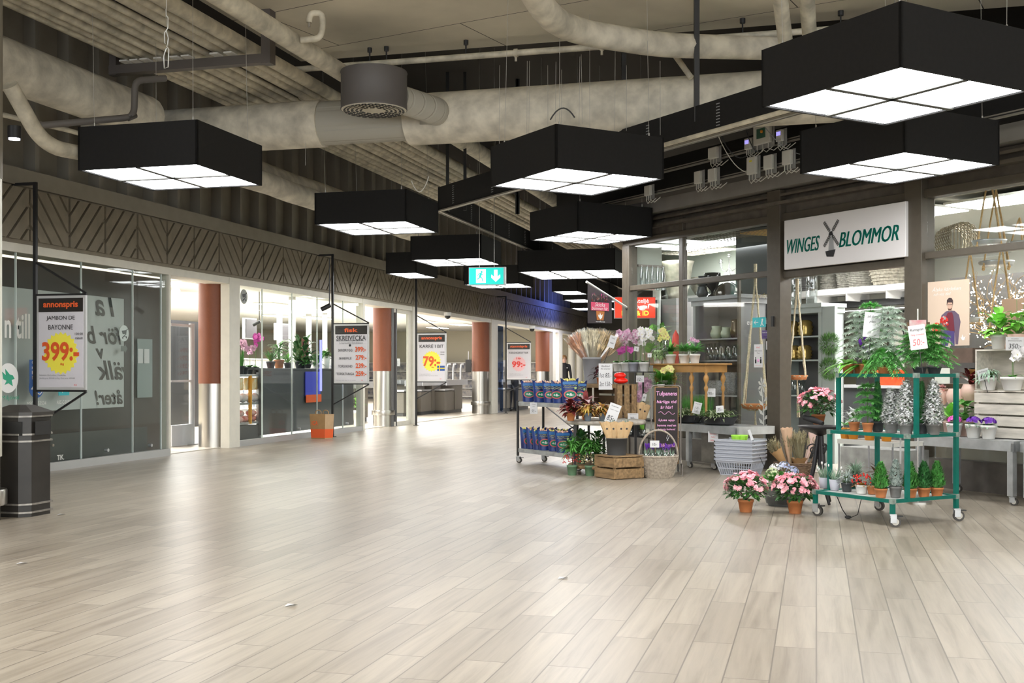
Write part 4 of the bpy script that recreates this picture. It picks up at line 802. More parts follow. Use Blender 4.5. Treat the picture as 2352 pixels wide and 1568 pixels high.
def orchid(loc,label,petal,h=.42,pr=.06,ph=.11,pm=PWH,spikes=2,nf=8,lean=None,fr=.036,grp='orchids',lv=5,leafL=.17):
    t=P('orchid',loc,label,'plant',grp,rz=0); pot(t,pr,ph,pm,.72); g=MB()
    for k in range(lv): a=2*pi*k/lv+rnd(); g.leaf((0,0,ph*.92),(cos(a),sin(a),ru(.5,1.0)),leafL*ru(.7,1.1),.06,droop=.55,seg=4,tip=.55)
    g.build('leaf',G1,t); g=MB(); f=MB()
    for s_ in range(spikes):
        lx=(lean if lean is not None else ru(-.12,.12))+.05*(s_-(spikes-1)/2); ly=ru(-.05,.03); pts=[V((.01*s_,0,ph*.9)),V((lx*.25,ly*.3,ph+h*.5)),V((lx*.7,ly*.8,ph+h*.86)),V((lx*1.3,ly*1.2-.03,ph+h)),V((lx*1.9,ly-.07,ph+h*.95)),V((lx*2.3,ly-.1,ph+h*.84))]
        g.tube(pts,.003,5)
        for k in range(nf):
            u=1.6+3.3*k/(nf-1) if nf>1 else 3; i=int(min(4,u)); p=pts[i].lerp(pts[i+1],u-i)+V((ru(-.02,.02),-.02+ru(-.015,.01),ru(-.03,.01)))
            d=V((ru(-.5,.5),-1,ru(-.1,.3))); flower(f,p,d,fr*ru(.85,1.1),5,0,.12); f.ball(p+d.normalized()*.006,.006,5,1)
    g.build('stem',STEM,t); f.build('blossom',[petal,OYE if petal is OWH else MAG],t); return t
def leafy(loc,label,m,n=26,L=.16,W=.05,pr=.06,ph=.1,pm=TER,e0=.1,e1=1,droop=.5,tip=.6,kind='potted_plant',cat='plant',rise=.0,Rr=0,fold=.15,grp=None,rim=True,stem=True,extra=None):
    t=P(kind,loc,label,cat,grp)
    if pm: pot(t,pr,ph,pm,rim=rim)
    else: ph=0
    g=MB(); s=MB()
    for _ in range(n):
        d=rdir(e0,e1); b=V((d.x*Rr*rnd(),d.y*Rr*rnd(),ph*.9+rise*rnd())); s.tube([V((0,0,ph*.9)),b*.6+V((0,0,ph*.4)),b],.0022,4); g.leaf(b,d,L*ru(.65,1.15),W*ru(.75,1.15),droop=droop,seg=4,tip=tip,fold=fold)
    if stem: s.build('stem',STEM,t)
    g.build('leaf',m,t)
    return t
def blades(t,n,R_,h,m,z=0,w=.008,spread=.15,name='blade'):
    g=MB()
    for _ in range(n):
        a=ru(0,6.28); r=R_*math.sqrt(rnd()); g.leaf((cos(a)*r,sin(a)*r,z),(cos(a)*spread+ru(-.06,.06),sin(a)*spread+ru(-.06,.06),1),h*ru(.75,1.05),w,up=(cos(a),sin(a),0),droop=-.0,seg=3,tip=.35)
    return g.build(name,m,t)
def ferny(t,z,n,R_,h,m,name='frond',L=None):       # small pinnate sprays
    g=MB()
    for _ in range(n):
        d=rdir(.15,.95); L_=R_*ru(.6,1.1); sd=d.cross(V((0,0,1))).normalized(); k=9
        for i in range(1,k+1):
            p=V((0,0,z))+d*(L_*i/k)-V((0,0,1))*(.35*L_*(i/k)**2)+V((0,0,h*.2))
            for s_ in (-1,1): g.leaf(p,d*.6+sd*s_+V((0,0,.1)),L_*.24*(1.15-i/k),.012,droop=.2,seg=2)
    return g.build(name,m,t)
def card(loc,rz,w,h,lines,label,tilt=0,stick=0,ink=None,lean=0,bg=None,sticklean=0):
    # lines: (text, z fraction, height fraction, width fraction)
    t=empty('price_card',loc,rz,label,'price card'); t.rotation_euler=(lean,tilt,rz)
    MB().box(-w/2,w/2,0,.003,0,h).build('card_sheet',bg or PAPER,t)
    for L_ in lines:
        s_,zf,hf,wf=L_[:4]; text(s_,w*wf,h*hf,L_[4] if len(L_)>4 else (ink or INK),t,(0,-.001,h*zf),off=.0,shear=.15,ext=.0006)
    if stick: MB().cyl((0,.004,h*.3),(sticklean,.004,-stick),.0035,n=6).build('stick',BMET if stick>0 else WHITE,t)
    return t
WOOD=mat('crate_wood',(.30,.19,.09),.75,noise=.45,scale=5,stretch=(1,6,6),bump=.2); WOODD=mat('crate_wood_dark',(.13,.075,.035),.75,noise=.5,scale=5,bump=.2); WOODW=mat('whitewashed_wood',(.58,.54,.47),.75,noise=.25,scale=5,stretch=(1,6,6)); WOODH=mat('honey_wood',(.46,.24,.07),.45,noise=.25,scale=6)
def crate(loc,rz,L_,D,h,label,m=WOOD,slats=2,open_='z',t_=.012,gap=.16):
    t=empty('wooden_crate',loc,rz,label,'crate'); sh=h/slats
    for k in range(slats):
        z0=k*sh+sh*gap/2; z1=(k+1)*sh-sh*gap/2
        for nm,b in (('slat',(0,L_,0,t_,z0,z1)),('slat',(0,L_,D-t_,D,z0,z1)),('slat',(0,t_,t_,D-t_,z0,z1)),('slat',(L_-t_,L_,t_,D-t_,z0,z1))): MB().box(*b).build(nm,m,t)
    for x,y in ((t_,t_),(L_-t_-.025,t_),(t_,D-t_-.025),(L_-t_-.025,D-t_-.025)): MB().box(x,x+.025,y,y+.025,0,h).build('corner_post',m,t)
    MB().box(t_,L_-t_,t_,D-t_,.004,.014).build('bottom',m,t)
    if open_=='lid': MB().box(0,L_,0,D,h,h+.012).build('top_board',m,t)
    return t
def wicker(g,c,rb,rt,h,rows,n,mi=0,sx=1,sy=1,amp=.004,r=.006):
    for k in range(rows):
        z=h*k/(rows-1) if rows>1 else 0; rr=rb+(rt-rb)*(k/(rows-1))**.8
        pts=[]
        for j in range(n*2+1): a=2*pi*j/(n*2); q=rr+amp*(1 if (j+k)%2 else -1); pts.append((c[0]+q*cos(a)*sx,c[1]+q*sin(a)*sy,c[2]+z))
        g.tube(pts,r,5,mi)
    return g
def wheel(t,x,y,r=.04,yaw=0.,brake=True):
    T=MX.Translation((x,y,0))@MX.Rotation(yaw,4,'Z'); g=MB(T); g.cyl((.02,-.014,r),(.02,.014,r),r,n=20); c=g.build('caster_wheel',mat('caster_tyre',(.06,.055,.05),.5),t)
    g=MB(T); g.cyl((.02,-.016,r),(.02,.016,r),r*.62,n=16).build('wheel_hub',mat('caster_hub',(.55,.53,.48),.4),c)
    g=MB(T); g.box(-.015,.03,-.022,-.018,r*.8,r*2.2); g.box(-.015,.03,.018,.022,r*.8,r*2.2); g.box(-.02,.03,-.022,.022,r*2.1,r*2.35); g.cyl((0,0,r*2.3),(0,0,r*2.7),.012,n=8); g.build('caster_fork',GALV,c)
    if brake: MB(T).box(.03,.075,-.018,.018,r*1.9,r*2.1).build('brake_lever',BMET,c)
fR=lambda px,m,z=0: FR.w(FR.u(px,m),m,z)
# ================================================================ green tiered display cart
CG=mat('cart_green_metal',(.0,.15,.115),.35,noise=.15,scale=20); CJ=mat('cart_worn_joint',(.30,.38,.34),.45,.3,noise=.4,scale=30)
u0,u1,mf,mb=-6.74,-5.95,6.73,7.44; TI=((.193,mf),(.676,6.89),(1.137,6.99)); t=empty('display_cart',(0,0,0),AR,'green metal tiered plant cart on casters in front of the flower shop','cart')
for k,(z,m0) in enumerate(TI):
    g=MB()
    for a,b in (((u0,m0),(u1,m0)),((u1,m0),(u1,mb)),((u1,mb),(u0,mb)),((u0,mb),(u0,m0))): g.bar((*a,z),(*b,z),.026)
    f=g.build('tier_frame',CG,t); MB().box(u0,u1,m0,mb,z-.004,z+.004).build('tier_tray',mat('wire_tray_white',(.60,.62,.60),.5),f)
    for a in ((u0,m0),(u1,m0),(u1,mb),(u0,mb)): MB().cbox(a[0],a[1],z-.019,.037,.037,.038).build('joint',CJ,f)
for a,z0,z1 in (((u0,mf),.10,.193),((u1,mf),.10,.193),((u1,mb),.10,1.137),((u0,mb),.10,1.137),((u0,6.89),.193,.676),((u1,6.89),.193,.676),((u0,6.99),.676,1.137),((u1,6.99),.676,1.137)): MB().bar((*a,z0),(*a,z1),.030).build('upright',CG,t)
for x,y,yw in ((u0,mf,.3),(u1,mf,.8),(u1,mb,1.0),(u0,mb,.2)): wheel(t,x,y,.042,yw)
MB().box(u1-.17,u1-.155,7.0,7.004,.45,.68).build('paper_tag',PAPER,t)
zb,zm,zt=.20,.683,1.144
# bottom tier
rowb=[(1893,6.95),(1917,6.90),(1945,6.92),(1979,6.90),(2004,6.95),(2023,6.82),(2057,6.92),(2091,7.02),(2122,7.15),(2152,7.25)]
for k,(px,m) in enumerate(rowb):
    l=fR(px,m,zb)
    if k<2:
        t=P('snowdrop_pot',l,('left' if k==0 else 'right')+' lavender grey pot of white spring bulbs on the bottom cart tier','plant'); pot(t,.045,.09,PLG,rim=False); blades(t,36,.03,.13,G4,.08,.012,.5,'leaf'); g=MB(); 
        for _ in range(5): p=V((ru(-.05,.05),ru(-.05,.05),.15+ru(0,.06))); g.ball(p,.009,6,0,(1,1,1.5)); g.tube([(0,0,.08),p],.0015,4)
        g.build('bud',OWH,t)
    elif k==2: leafy(l,'dark pot of blue-green juniper on the bottom cart tier',BLUC,90,.10,.012,.047,.075,PDG,.0,1,.3,rise=.06,Rr=.04)
    elif k==3:
        t=leafy(l,'white carton pot of red berried foliage on the bottom cart tier',COLE,40,.06,.02,.05,.07,PWH,.0,.9,.3,Rr=.04); g=MB()
        for _ in range(40): d=rdir(-.1,.9); g.ball(d*.075+V((0,0,.09)),.008,5)
        g.build('berry',BERR,t)
    elif k==4: leafy(l,'small terracotta pot of bushy juniper behind the white carton pot',G4,60,.12,.012,.045,.07,TER,.1,1,.3,rise=.05)
    elif k==6: cone(l,'frosty blue-grey dwarf conifer in a grey pot on the bottom tier',.060,.20,.048,.085,BLUC,PGR,grp='dwarf conifers',n=700,L=.025)
    else: cone(l,{5:'front bright green dwarf conifer in terracotta, nearest the cart corner',7:'dwarf conifer in terracotta right behind the cart upright',8:'dark green dwarf conifer, second from right on the bottom tier',9:'rightmost green dwarf conifer on the bottom tier'}[k],.068,.20,.05,.07,CON if k!=8 else CON2,TER,grp='dwarf conifers',n=950,L=.026)
# junipers behind on the bottom tier
leafy(fR(1965,7.2,zb),'spreading grey-green juniper at the back of the bottom tier',G4,120,.16,.013,.05,.07,PDG,.1,1,.3,rise=.08); leafy(fR(2015,7.3,zb),'brown-leaved plant at the back of the bottom tier',mat('brown_leaf',(.16,.08,.04),.7),24,.14,.04,.05,.08,TER,.1,.9,.3,rise=.08)
# middle tier
for px,m,kind,lab in ((2047,7.05,'s','left flocked white fir in a grey pot on the middle cart tier'),(2081,6.99,'S','largest flocked white fir, centre of the middle cart tier'),(2144,7.17,'S','right flocked white fir beside the cart upright'),(2016,7.12,'g','dark pot with slim green cypress left of the flocked firs'),(2117,7.16,'g2','slim dark cypress between two flocked firs'),(1993,7.0,'n','small green room fir on the middle cart tier'),(1962,7.05,'w','small flocked plant in terracotta on the middle cart tier')):
    l=fR(px,m,zm)
    if kind in 'sS': cone(l,lab,.078 if kind=='S' else .072,.34 if kind=='S' else .27,.057,.085,FLOCK,PGR,'flocked_fir',1600,.034,.024,'flocked firs',.1,FLG)
    elif kind[0]=='g': cone(l,lab,.055,.32,.052,.085,CON2,PDG,'cypress',1000,.03,.01,'slim cypresses',1.6)
    elif kind=='n': norfolk(l,lab,.13,.30,5,G5,.045,.075,TER)
    else: leafy(l,lab,FLOCK,80,.07,.025,.045,.075,TER,-.1,1,.3,rise=.1,Rr=.06)
# top tier
norfolk(fR(1975,7.15,zt),'left frosted white room fir on the top cart tier',.19,.42,8,FROND,.05,.085,TER,9)
norfolk(fR(2040,7.12,zt),'tall frosted white room fir in the middle of the top cart tier',.21,.44,8,FROND,.05,.085,TER,9)
norfolk(fR(2000,7.3,zt),'green room fir rising behind the frosted ones',.17,.50,7,G5,.05,.085,TER,6)
norfolk(fR(2112,7.2,zt),'large green room fir right of centre on the top cart tier',.25,.27,7,G5,.055,.06,PDG,10,.4)
norfolk(fR(2146,7.3,zt),'green room fir leaning over the right end of the cart',.18,.32,6,G5,.055,.06,PDG,9,.4)
norfolk(fR(2030,7.02,zt),'green room fir drooping over the front of the top cart tier',.19,.13,5,G5,.05,.06,TER,10,.7)
for px,lab in ((1987,'streptocarpus with violet flowers on the top cart tier'),(1948,'light green strap-leaved plant at the left end of the top cart tier')):
    t=leafy(fR(px,7.08,zt),lab,G3,14,.22,.055,.05,.085,TER,-.05,.7,.55,kind='streptocarpus'); g=MB()
    if px==1987:
        for p in ((-.02,-.03,.22),(.02,-.02,.25),(-.05,-.02,.19),(.05,0,.27),(.0,0,.29),(-.09,-.04,.13)): flower(g,V(p),(ru(-.4,.4),-1,.3),.022,5)
        g.build('blossom',PUR,t); MB().tube([(0,0,.08),(.01,-.01,.2),(.03,0,.29)],.002,5).build('flower_stalk',STEM,t)
# cards and holder on the top tier
card(fR(2000,7.02,1.44),R(-8),.13,.20,[('på detta',.82,.13,.62),('plan',.62,.12,.35)],'white handwritten card among the frosted room firs',R(6),.28)
card(fR(2112,6.98,1.335),R(-8),.125,.185,[('Rumsgran',.80,.14,.78),('Tålig inneväxt',.60,.08,.8,mat('red_ink',(.75,.15,.15),.6)),('50:-',.30,.26,.68,mat('red_ink',(.75,.15,.15),.6))],'tilted card reading Rumsgran with a red price',R(-8),.18)
t=empty('card_rack',fR(2108,8.1,0),R(-20),'small rack of greeting cards on a pole behind the room fir card','rack'); MB().cyl((0,.04,0),(0,.04,1.72),.008,n=8).cyl((0,.04,0),(0,.04,.02),.12,n=16).build('pole',STEEL,t); MB().box(-.07,.07,0,.03,1.36,1.62).build('card_sheet',mat('greeting_cards',(.75,.68,.64),.6,noise=.6,scale=16,col2=(.75,.25,.3)),t); MB().box(.07,.10,0,.05,1.38,1.60).box(-.09,-.07,0,.05,1.4,1.6).build('wooden_side',WOODD,t)
# ================================================================ azaleas, tub, basket, plant stand
azalea(gp(1713,1175),'pink azalea in terracotta standing alone on the floor, left of the tub')
azalea(gp(1826,1178),'pink azalea in terracotta on the floor beside the cart wheel')
c=gp(1800,1160); ZT=mat('zinc_tub',(.20,.21,.22),.4,.6,noise=.2,scale=14)
t=empty('zinc_tub',(c.x,c.y,0),0,'ribbed grey zinc tub holding hydrangeas behind the azalea','tub'); MB().lathe([(.13,0)]+[(.135+.05*k/12+.003*(k%2),.01+.13*k/12) for k in range(13)]+[(.195,.15),(.18,.145),(.15,.02),(.001,.02)],36).build('tub_body',ZT,t)
for (dx,dy,m,lab,hx) in ((-.10,.0,GRH,'pale green hydrangea at the left of the zinc tub',.04),(.02,.07,BLUH,'blue hydrangea at the back of the zinc tub',.09),(.09,.06,BLUH,'lilac-blue hydrangea at the right edge of the zinc tub',.05),(-.05,.09,OWH,'white hydrangea at the back of the zinc tub',.07)):
    t=P('hydrangea',(c.x+dx,c.y+dy,.03),lab,'plant','hydrangeas in the tub'); pot(t,.05,.09,TER); dome(t,.15,.10,.09,70,.06,.04,G1,e0=-.2); g=MB()
    for _ in range(70): d=rdir(-.1,1); flower(g,d*.055+V((0,0,.20+hx)),d,.012,4)
    g.build('flower_head',m,t); MB().tube([(0,0,.09),(0,0,.2+hx)],.003,5).build('stem',STEM,t)
azalea(fR(1880,7.35,.70),'pink azalea on the black plant stand',.06,.09,.17,nf=46)
q=fR(1884,7.35,0); t=empty('plant_stand',(q.x,q.y,0),R(20),'black iron plant stand with a dish top and scroll legs','plant stand'); IR=mat('cast_iron',(.018,.016,.018),.45)
MB().lathe([(.02,.60),(.06,.62),(.17,.66),(.20,.69),(.19,.69),(.16,.675),(.001,.67)],30).build('dish',IR,t); MB().cyl((0,0,.3),(0,0,.62),.02,n=12).build('stem',IR,t)
for k in range(3):
    a=2*pi*k/3+.4; f=lambda r,z:(cos(a)*r,sin(a)*r,z)
    MB().tube([f(.02,.60),f(.05,.35),f(.10,.12),f(.16,.012)],[.018,.02,.018,.012],8).build('leg',IR,t)
    MB().tube([f(.06+.055*cos(p_*.5)*(1-p_/22),.48+.055*sin(p_*.5)*(1-p_/22)) for p_ in range(18)],.007,6).build('scroll',IR,t); MB().tube([f(.13+.04*cos(p_*.5)*(1-p_/22),.15+.04*sin(p_*.5)*(1-p_/22)) for p_ in range(18)],.006,6).build('scroll',IR,t)
tag(MB().tube([fR(1848,7.25,.76),fR(1870,7.2,.745),fR(1890,7.2,.72)],[.022,.028,.018],8).build('folded_umbrella',mat('black_fabric',(.012,.012,.014),.7)),'folded black cloth lying on the edge of the plant stand','cloth')
# wicker basket with dried bouquets
c=gp(1822,1092); t=empty('wicker_basket',(c.x,c.y,0),R(-15),'low brown wicker basket holding dried bouquets','basket'); WK=mat('brown_wicker',(.16,.10,.06),.8,noise=.4,scale=30)
g=wicker(MB(),(0,0,.01),.17,.20,.13,9,16,0,1.05,.75,.006,.010); g.lathe([(.17,.0),(.19,.11)],20); g.build('woven_body',WK,t); MB().tube([(.17,0,.12),(.21,0,.20),(.22,.05,.21),(.19,.08,.13)],.009,6).build('handle',WK,t)
DRY=mat('dried_grass_green',(.40,.36,.22),.85,noise=.35,scale=30)
def bouquet(base,tip,r,label,m=DRY,wrap=KR,n=120,cone_=.45,kind='dried_bouquet',cello=False,wl=.45):
    b=V(base); d=V(tip)-b; L_=d.length; d.normalize(); a=d.orthogonal().normalized(); e=d.cross(a); t=empty(kind,b,0,label,'bouquet'); g=MB()
    for _ in range(n):
        th=ru(0,6.28); k=rnd()**.5; o=(a*cos(th)+e*sin(th))*r*k; q=d*(L_*ru(.75,1.0))+o; g.tube([o*.15,q*.85],.0012,3,cap=False); g.leaf(q*.8,d+o*2/r*.3,(.12 if cello else .06)*ru(.6,1.2),.022 if cello else .014,droop=0,seg=2)
        for _2 in range(3): g.leaf(q*ru(.72,.95),rdir(-.5,1)+d*(1.5 if cello else 1),.04 if cello else .025,.012,droop=0,seg=1)
    g.build('dried_stem',m,t)
    if cello:
        g=MB()
        for _ in range(70):
            th=ru(0,6.28); k=rnd()**.5; o=(a*cos(th)+e*sin(th))*r*k*.85; q=d*(L_*ru(.66,.98)*(1-.12*k*k))+o; q0=q-(d+o*3).normalized()*.09
            g.tube([q0,q0.lerp(q,.4),q0.lerp(q,.8),q],[.003,.0105,.009,.002],6)
        g.build('plume',m,t)
    n=16; g=MB(); w0=[]
    for lv,(k,rr) in enumerate(((0,.22),(wl,.62),(1.02 if cello else wl*1.35,1.15 if cello else .85))):
        for j in range(n): th=2*pi*j/n; w0.append(d*(L_*(k+(.03*(j%2) if lv==2 else 0)))+(a*cos(th)+e*sin(th))*r*rr*(1+.06*sin(j*5)))
    g.add(w0,[(k*n+j,k*n+(j+1)%n,(k+1)*n+(j+1)%n,(k+1)*n+j) for k in range(2) for j in range(n)],0,not cello); g.build('wrapping',CELLO if cello else wrap,t); return t
KP=mat('pale_kraft',(.62,.42,.28),.7)
bouquet((c.x-.06,c.y,.06),(c.x-.30,c.y-.05,.44),.085,'dried bouquet leaning left out of the wicker basket',DRY,KR,90)
bouquet((c.x-.10,c.y+.02,.06),(c.x-.20,c.y-.02,.36),.05,'small kraft-wrapped bouquet between the leaning ones',DRY,KR,20,wl=.75)
bouquet((c.x-.02,c.y+.05,.06),(c.x-.07,c.y+.02,.50),.08,'upright pale kraft-wrapped bouquet in the wicker basket',DRY,KP,60,wl=.78)
bouquet((c.x+.08,c.y+.02,.06),(c.x+.05,c.y+.04,.54),.12,'large upright dried bouquet at the right of the wicker basket',DRY,KR,170,wl=.2)
bouquet((c.x+.12,c.y+.0,.08),(c.x+.22,c.y+.0,.48),.06,'bouquet in pink paper leaning right in the wicker basket',DRY,mat('pink_paper',(.70,.50,.45),.6),40,wl=.75)
card((c.x-.46,c.y-.02,.40),R(0),.03,.12,[],'narrow white tag on a stick left of the dried bouquets',R(-20),.32,sticklean=.02)
card(gp(1748,1074)+V((-.02,0,.0)),R(0),.09,.09,[('30:-',.5,.3,.6,mat('red_ink',(.75,.15,.15),.6))],'small tilted card on a wire above the left azalea',R(18),.25)
# ================================================================ shopping baskets and steel box
c=gp(1711,1090); SB=mat('basket_grey_plastic',(.44,.46,.52),.5)
BR=R(-38)
def sbasket(z,label,full=False):
    t=empty('shopping_basket',(c.x-.05,c.y,z),BR,label,'shopping basket','stacked grey shopping baskets'); w0,d0,h=.36,.25,.17; e=.05
    g=MB(); n=4
    def rect(k,zz): a=w0/2+e*k; b=d0/2+e*k; return [(-a,-b,zz),(a,-b,zz),(a,b,zz),(-a,b,zz)]
    if full:
        g.add(rect(0,0),[(3,2,1,0)]); 
        for s_ in range(4):
            p0,p1=V(rect(0,0)[s_]),V(rect(0,0)[(s_+1)%4]); q0,q1=V(rect(.8,h*.85)[s_]),V(rect(.8,h*.85)[(s_+1)%4]); m_=14 if s_%2==0 else 9
            for k in range(m_+1):
                a=k/m_; g.bar(p0.lerp(p1,a),q0.lerp(q1,a),.012,.005,up=(p1-p0))
            for zz in (0,.5,1): g.bar(p0.lerp(q0,zz),p1.lerp(q1,zz),.01,.012)
    r0=rect(.8,h*.80); r1=rect(1.0,h); vs=r0+r1; g.add(vs,[(k,(k+1)%4,4+(k+1)%4,4+k) for k in range(4)]); ro=rect(1.15,h-.01); ri=rect(1.15,h+.004); g.add(ro+ri,[(k,(k+1)%4,4+(k+1)%4,4+k) for k in range(4)]); g.add(ri+rect(.95,h+.004),[(k,(k+1)%4,4+(k+1)%4,4+k) for k in range(4)]); g.add(rect(.75,h*.8)+rect(.95,h+.004),[(k,(k+1)%4,4+(k+1)%4,4+k) for k in range(4)])
    g.build('basket_shell',SB,t)
    r=rect(1.1,h+.012); g=MB(); 
    for a,b in ((0,1),(2,3)): g.bar(r[a],r[b],.012,.008)
    g.build('handle',SB,t); MB().cyl((-w0/2-.05,-d0/2-.055,h-.012),(-w0/2-.05,-d0/2-.062,h-.012),.008,n=10).build('hinge',BMET,t)
for k in range(6): sbasket(.005+.043*k,('lowest grey plastic shopping basket of the stack, with slotted sides','second shopping basket from the bottom of the stack','third shopping basket from the bottom of the stack','fourth shopping basket from the bottom of the stack','fifth shopping basket, just under the top one','topmost shopping basket, under the lime green pots')[k],k==0)
for px,dx,lab in ((1696,-.0,'left lime green pots in the top shopping basket'),(1712,.0,'right lime green pots in the top shopping basket')):
    t=empty('plastic_pots',(c.x-.1 if px<1700 else c.x-.02,c.y,.375),0,lab,'pot','lime green pots'); LM=mat('lime_plastic',(.35,.72,.06),.45)
    MB().lathe([(.04,0)]+[(.045+.012*k/4+(.003 if k%2 else 0),.02+.055*k/4) for k in range(5)]+[(.055,.075),(.04,.01)],20).build('ribbed_pot',LM,t)
st_=mat('worn_steel_box',(.24,.225,.20),.4,.5,noise=.4,scale=5)
u_,m_=FR.u(1650,8.75),8.75
t=empty('rolling_bin',(0,0,0),AR,'worn steel box on casters behind the shopping baskets','steel box'); MB().box(FR.u(1611,m_),FR.u(1672,m_)+.1,m_,m_+.45,.09,.44).build('box_body',st_,t); MB().box(FR.u(1611,m_)-.02,FR.u(1672,m_)+.12,m_-.02,m_+.47,.44,.47).build('lid',GALV,t); wheel(t,FR.u(1630,m_),m_+.05,.035,.5,False); wheel(t,FR.u(1672,m_),m_+.05,.035,.5,False)
card(fR(1638,m_-.03,.335),AR+R(25),.13,.125,[('Alla krukor',.78,.12,.7,mat('red_ink',(.75,.15,.15),.6)),('halv!',.5,.14,.4,mat('red_ink',(.75,.15,.15),.6)),('rabatt!',.2,.16,.6,mat('red_ink',(.75,.15,.15),.6))],'white notice with red handwriting on the steel box')
# ================================================================ left display group
tr=empty('bag_trolley',(0,0,0),AR,'low metal trolley on casters carrying two rows of blue bags','trolley'); a,b,ma,mb2=-12.53,-11.15,7.32,7.70; RL=mat('trolley_iron',(.03,.028,.028),.5)
for z in (.78,.186): MB().box(a,b,ma,mb2,z-.05,z-.0).build('shelf',mat('worn_grey_shelf',(.33,.34,.33),.6,noise=.3,scale=10),tr)
for x,y in ((a,ma),(b,ma),(a,mb2),(b,mb2)): MB().box(x-.012,x+.012,y-.012,y+.012,.09,.79).build('leg',RL,tr); wheel(tr,x,y,.035,.6)
MB().bar((a,mb2,.74),(b,mb2,.2),.02,.006).bar((a,mb2,.2),(b,mb2,.74),.02,.006).build('cross_brace',RL,tr)
BLU=mat('bag_blue',(.02,.06,.26),.35,noise=.45,scale=9,col2=(.015,.02,.10)); BLL=mat('bag_light_blue',(.03,.16,.42),.35); OVG=mat('bag_green_oval',(.0,.20,.10),.4); OVR=mat('bag_red_ring',(.62,.12,.12),.4)
def soilbag(loc,rz,sc,label,grp,cont=0):
    t=empty('blue_bag',loc,rz,label,'bag',grp); w,h,d=.175*sc,.255*sc,.10*sc
    g=MB(); n=6; rows=[]
    for k in range(7):
        q=k/6; ww=w*(.80+.28*q)/2; dd=d*(1-.55*q**2)/2; z=h*q
        ring=[(-ww,-dd*.4,z),(-ww*.5,-dd,z),(ww*.5,-dd,z),(ww,-dd*.4,z),(ww,dd*.4,z),(ww*.5,dd,z),(-ww*.5,dd,z),(-ww,dd*.4,z)]
        if k==6: ring=[(x*1.04,y,z+(.022 if abs(x)>ww*.8 else -.012)) for x,y,z in ring]
        rows+=ring
    g.add(rows,[(k*8+j,k*8+(j+1)%8,(k+1)*8+(j+1)%8,(k+1)*8+j) for k in range(6) for j in range(8)],0,True); g.build('bag_body',BLU,t)
    y=-d*.5-.004
    g=MB(); 
    for zz in (.86,.76,.68): g.tube([(w*(-.42+.84*i/10),y+.012*zz*zz*1.6,h*zz+.006*sin(i*1.6+zz*9)) for i in range(11)],.0022,4)
    g.build('wavy_print',mat('bag_yellow_print',(.62,.68,.18),.4),t)
    MB().box(-w*.46,w*.46,y+.004,y+.010,h*.80,h*.92).build('light_band',BLL,t)
    g=MB(); n=24; g.prism([(cos(2*pi*k/n)*w*.40,h*.38+sin(2*pi*k/n)*h*.18) for k in range(n)],y-.003,y+.004); o=g.build('oval_badge',OVR,t)
    g=MB(); g.prism([(cos(2*pi*k/n)*w*.33,h*.38+sin(2*pi*k/n)*h*.135) for k in range(n)],y-.005,y-.002); g.build('green_oval',OVG,o)
    text('+&-',w*.46,h*.12,WHITE,o,(0,y-.006,h*.38),off=.03,ext=.001)
    MB().box(w*.26,w*.40,y+.001,y+.006,h*.60,h*.70).build('seal',mat('bag_seal_green',(.35,.50,.20),.5),t)
    g=MB()
    for _ in range(14): g.ball((ru(-w*.4,w*.4),ru(-.02,.02),h*ru(.93,1.02)),.013*sc,6)
    g.build('visible_contents',mat('bag_contents_pink',(.80,.50,.38),.6) if not cont else mat('bag_contents_yellow',(.8,.72,.2),.6),t)
nm8=('first','second','third','fourth','fifth','sixth','seventh','eighth','ninth')
for k,(px,m,r,s,c_) in enumerate(((1262,7.60,.1,.95,1),(1292,7.60,.0,.95,1),(1330,7.6,.1,1,1),(1214,7.40,.1,1.0,0),(1240,7.40,.3,1.0,0),(1263,7.42,.05,1.0,0),(1283,7.42,-.5,1.0,0),(1308,7.42,.1,1.12,1))):
    soilbag(fR(px,m,.782),R(0)+r,s,('left','middle','right')[k]+' blue bag in the back row on the top trolley shelf' if k<3 else nm8[k-3]+' blue bag from the left in the front row on the top trolley shelf','blue bags on the top trolley shelf',c_)
for k,(px,m,r) in enumerate(((1262,7.60,.1),(1292,7.60,.1),(1325,7.60,.1),(1210,7.40,.5),(1224,7.42,.5),(1238,7.42,.4),(1251,7.42,.1),(1274,7.44,.1),(1292,7.40,.1))):
    soilbag(fR(px,m,.188),r,1.0,('left','middle','right')[k]+' blue bag in the back row on the low trolley shelf' if k<3 else nm8[k-3]+' blue bag from the left in the front row on the low trolley shelf','blue bags on the low trolley shelf',k%2)
card(fR(1226,7.29,.64),R(-8),.095,.14,[('Chips',.82,.1,.5),('mix',.66,.07,.3),('55:-',.25,.24,.6)],'white handwritten card clipped to the top trolley shelf')
# round table with shelf
c=V((1.075,13.05,0)); TW=mat('weathered_table_wood',(.46,.42,.36),.8,noise=.4,scale=10)
t=empty('round_table',c,0,'round weathered table on black legs carrying the red-leaved plants','table'); MB().lathe([(.001,.565),(.45,.565),(.46,.575),(.46,.60),(.45,.61),(.001,.61)],40).build('tabletop',TW,t); MB().lathe([(.001,.07),(.42,.07),(.43,.10),(.42,.11),(.001,.11)],36).build('lower_shelf',WOOD,t)
for k in range(4): a_=R(225+90*k-20); MB().box(cos(a_)*.40-.014,cos(a_)*.40+.014,sin(a_)*.40-.014,sin(a_)*.40+.014,.0,.57).build('leg',RL,t)
tz=.612
def tb(px,Y,z=tz): return V(((px-CX)/F*Y,Y,z))
leafy(tb(1311,12.78),'dark red maple-leaved plant in an orange pot at the left of the round table',RLF,60,.17,.062,.052,.095,TER,-.1,.9,.45,rise=.12,Rr=.05,tip=.8,kind='red_leaf_plant')
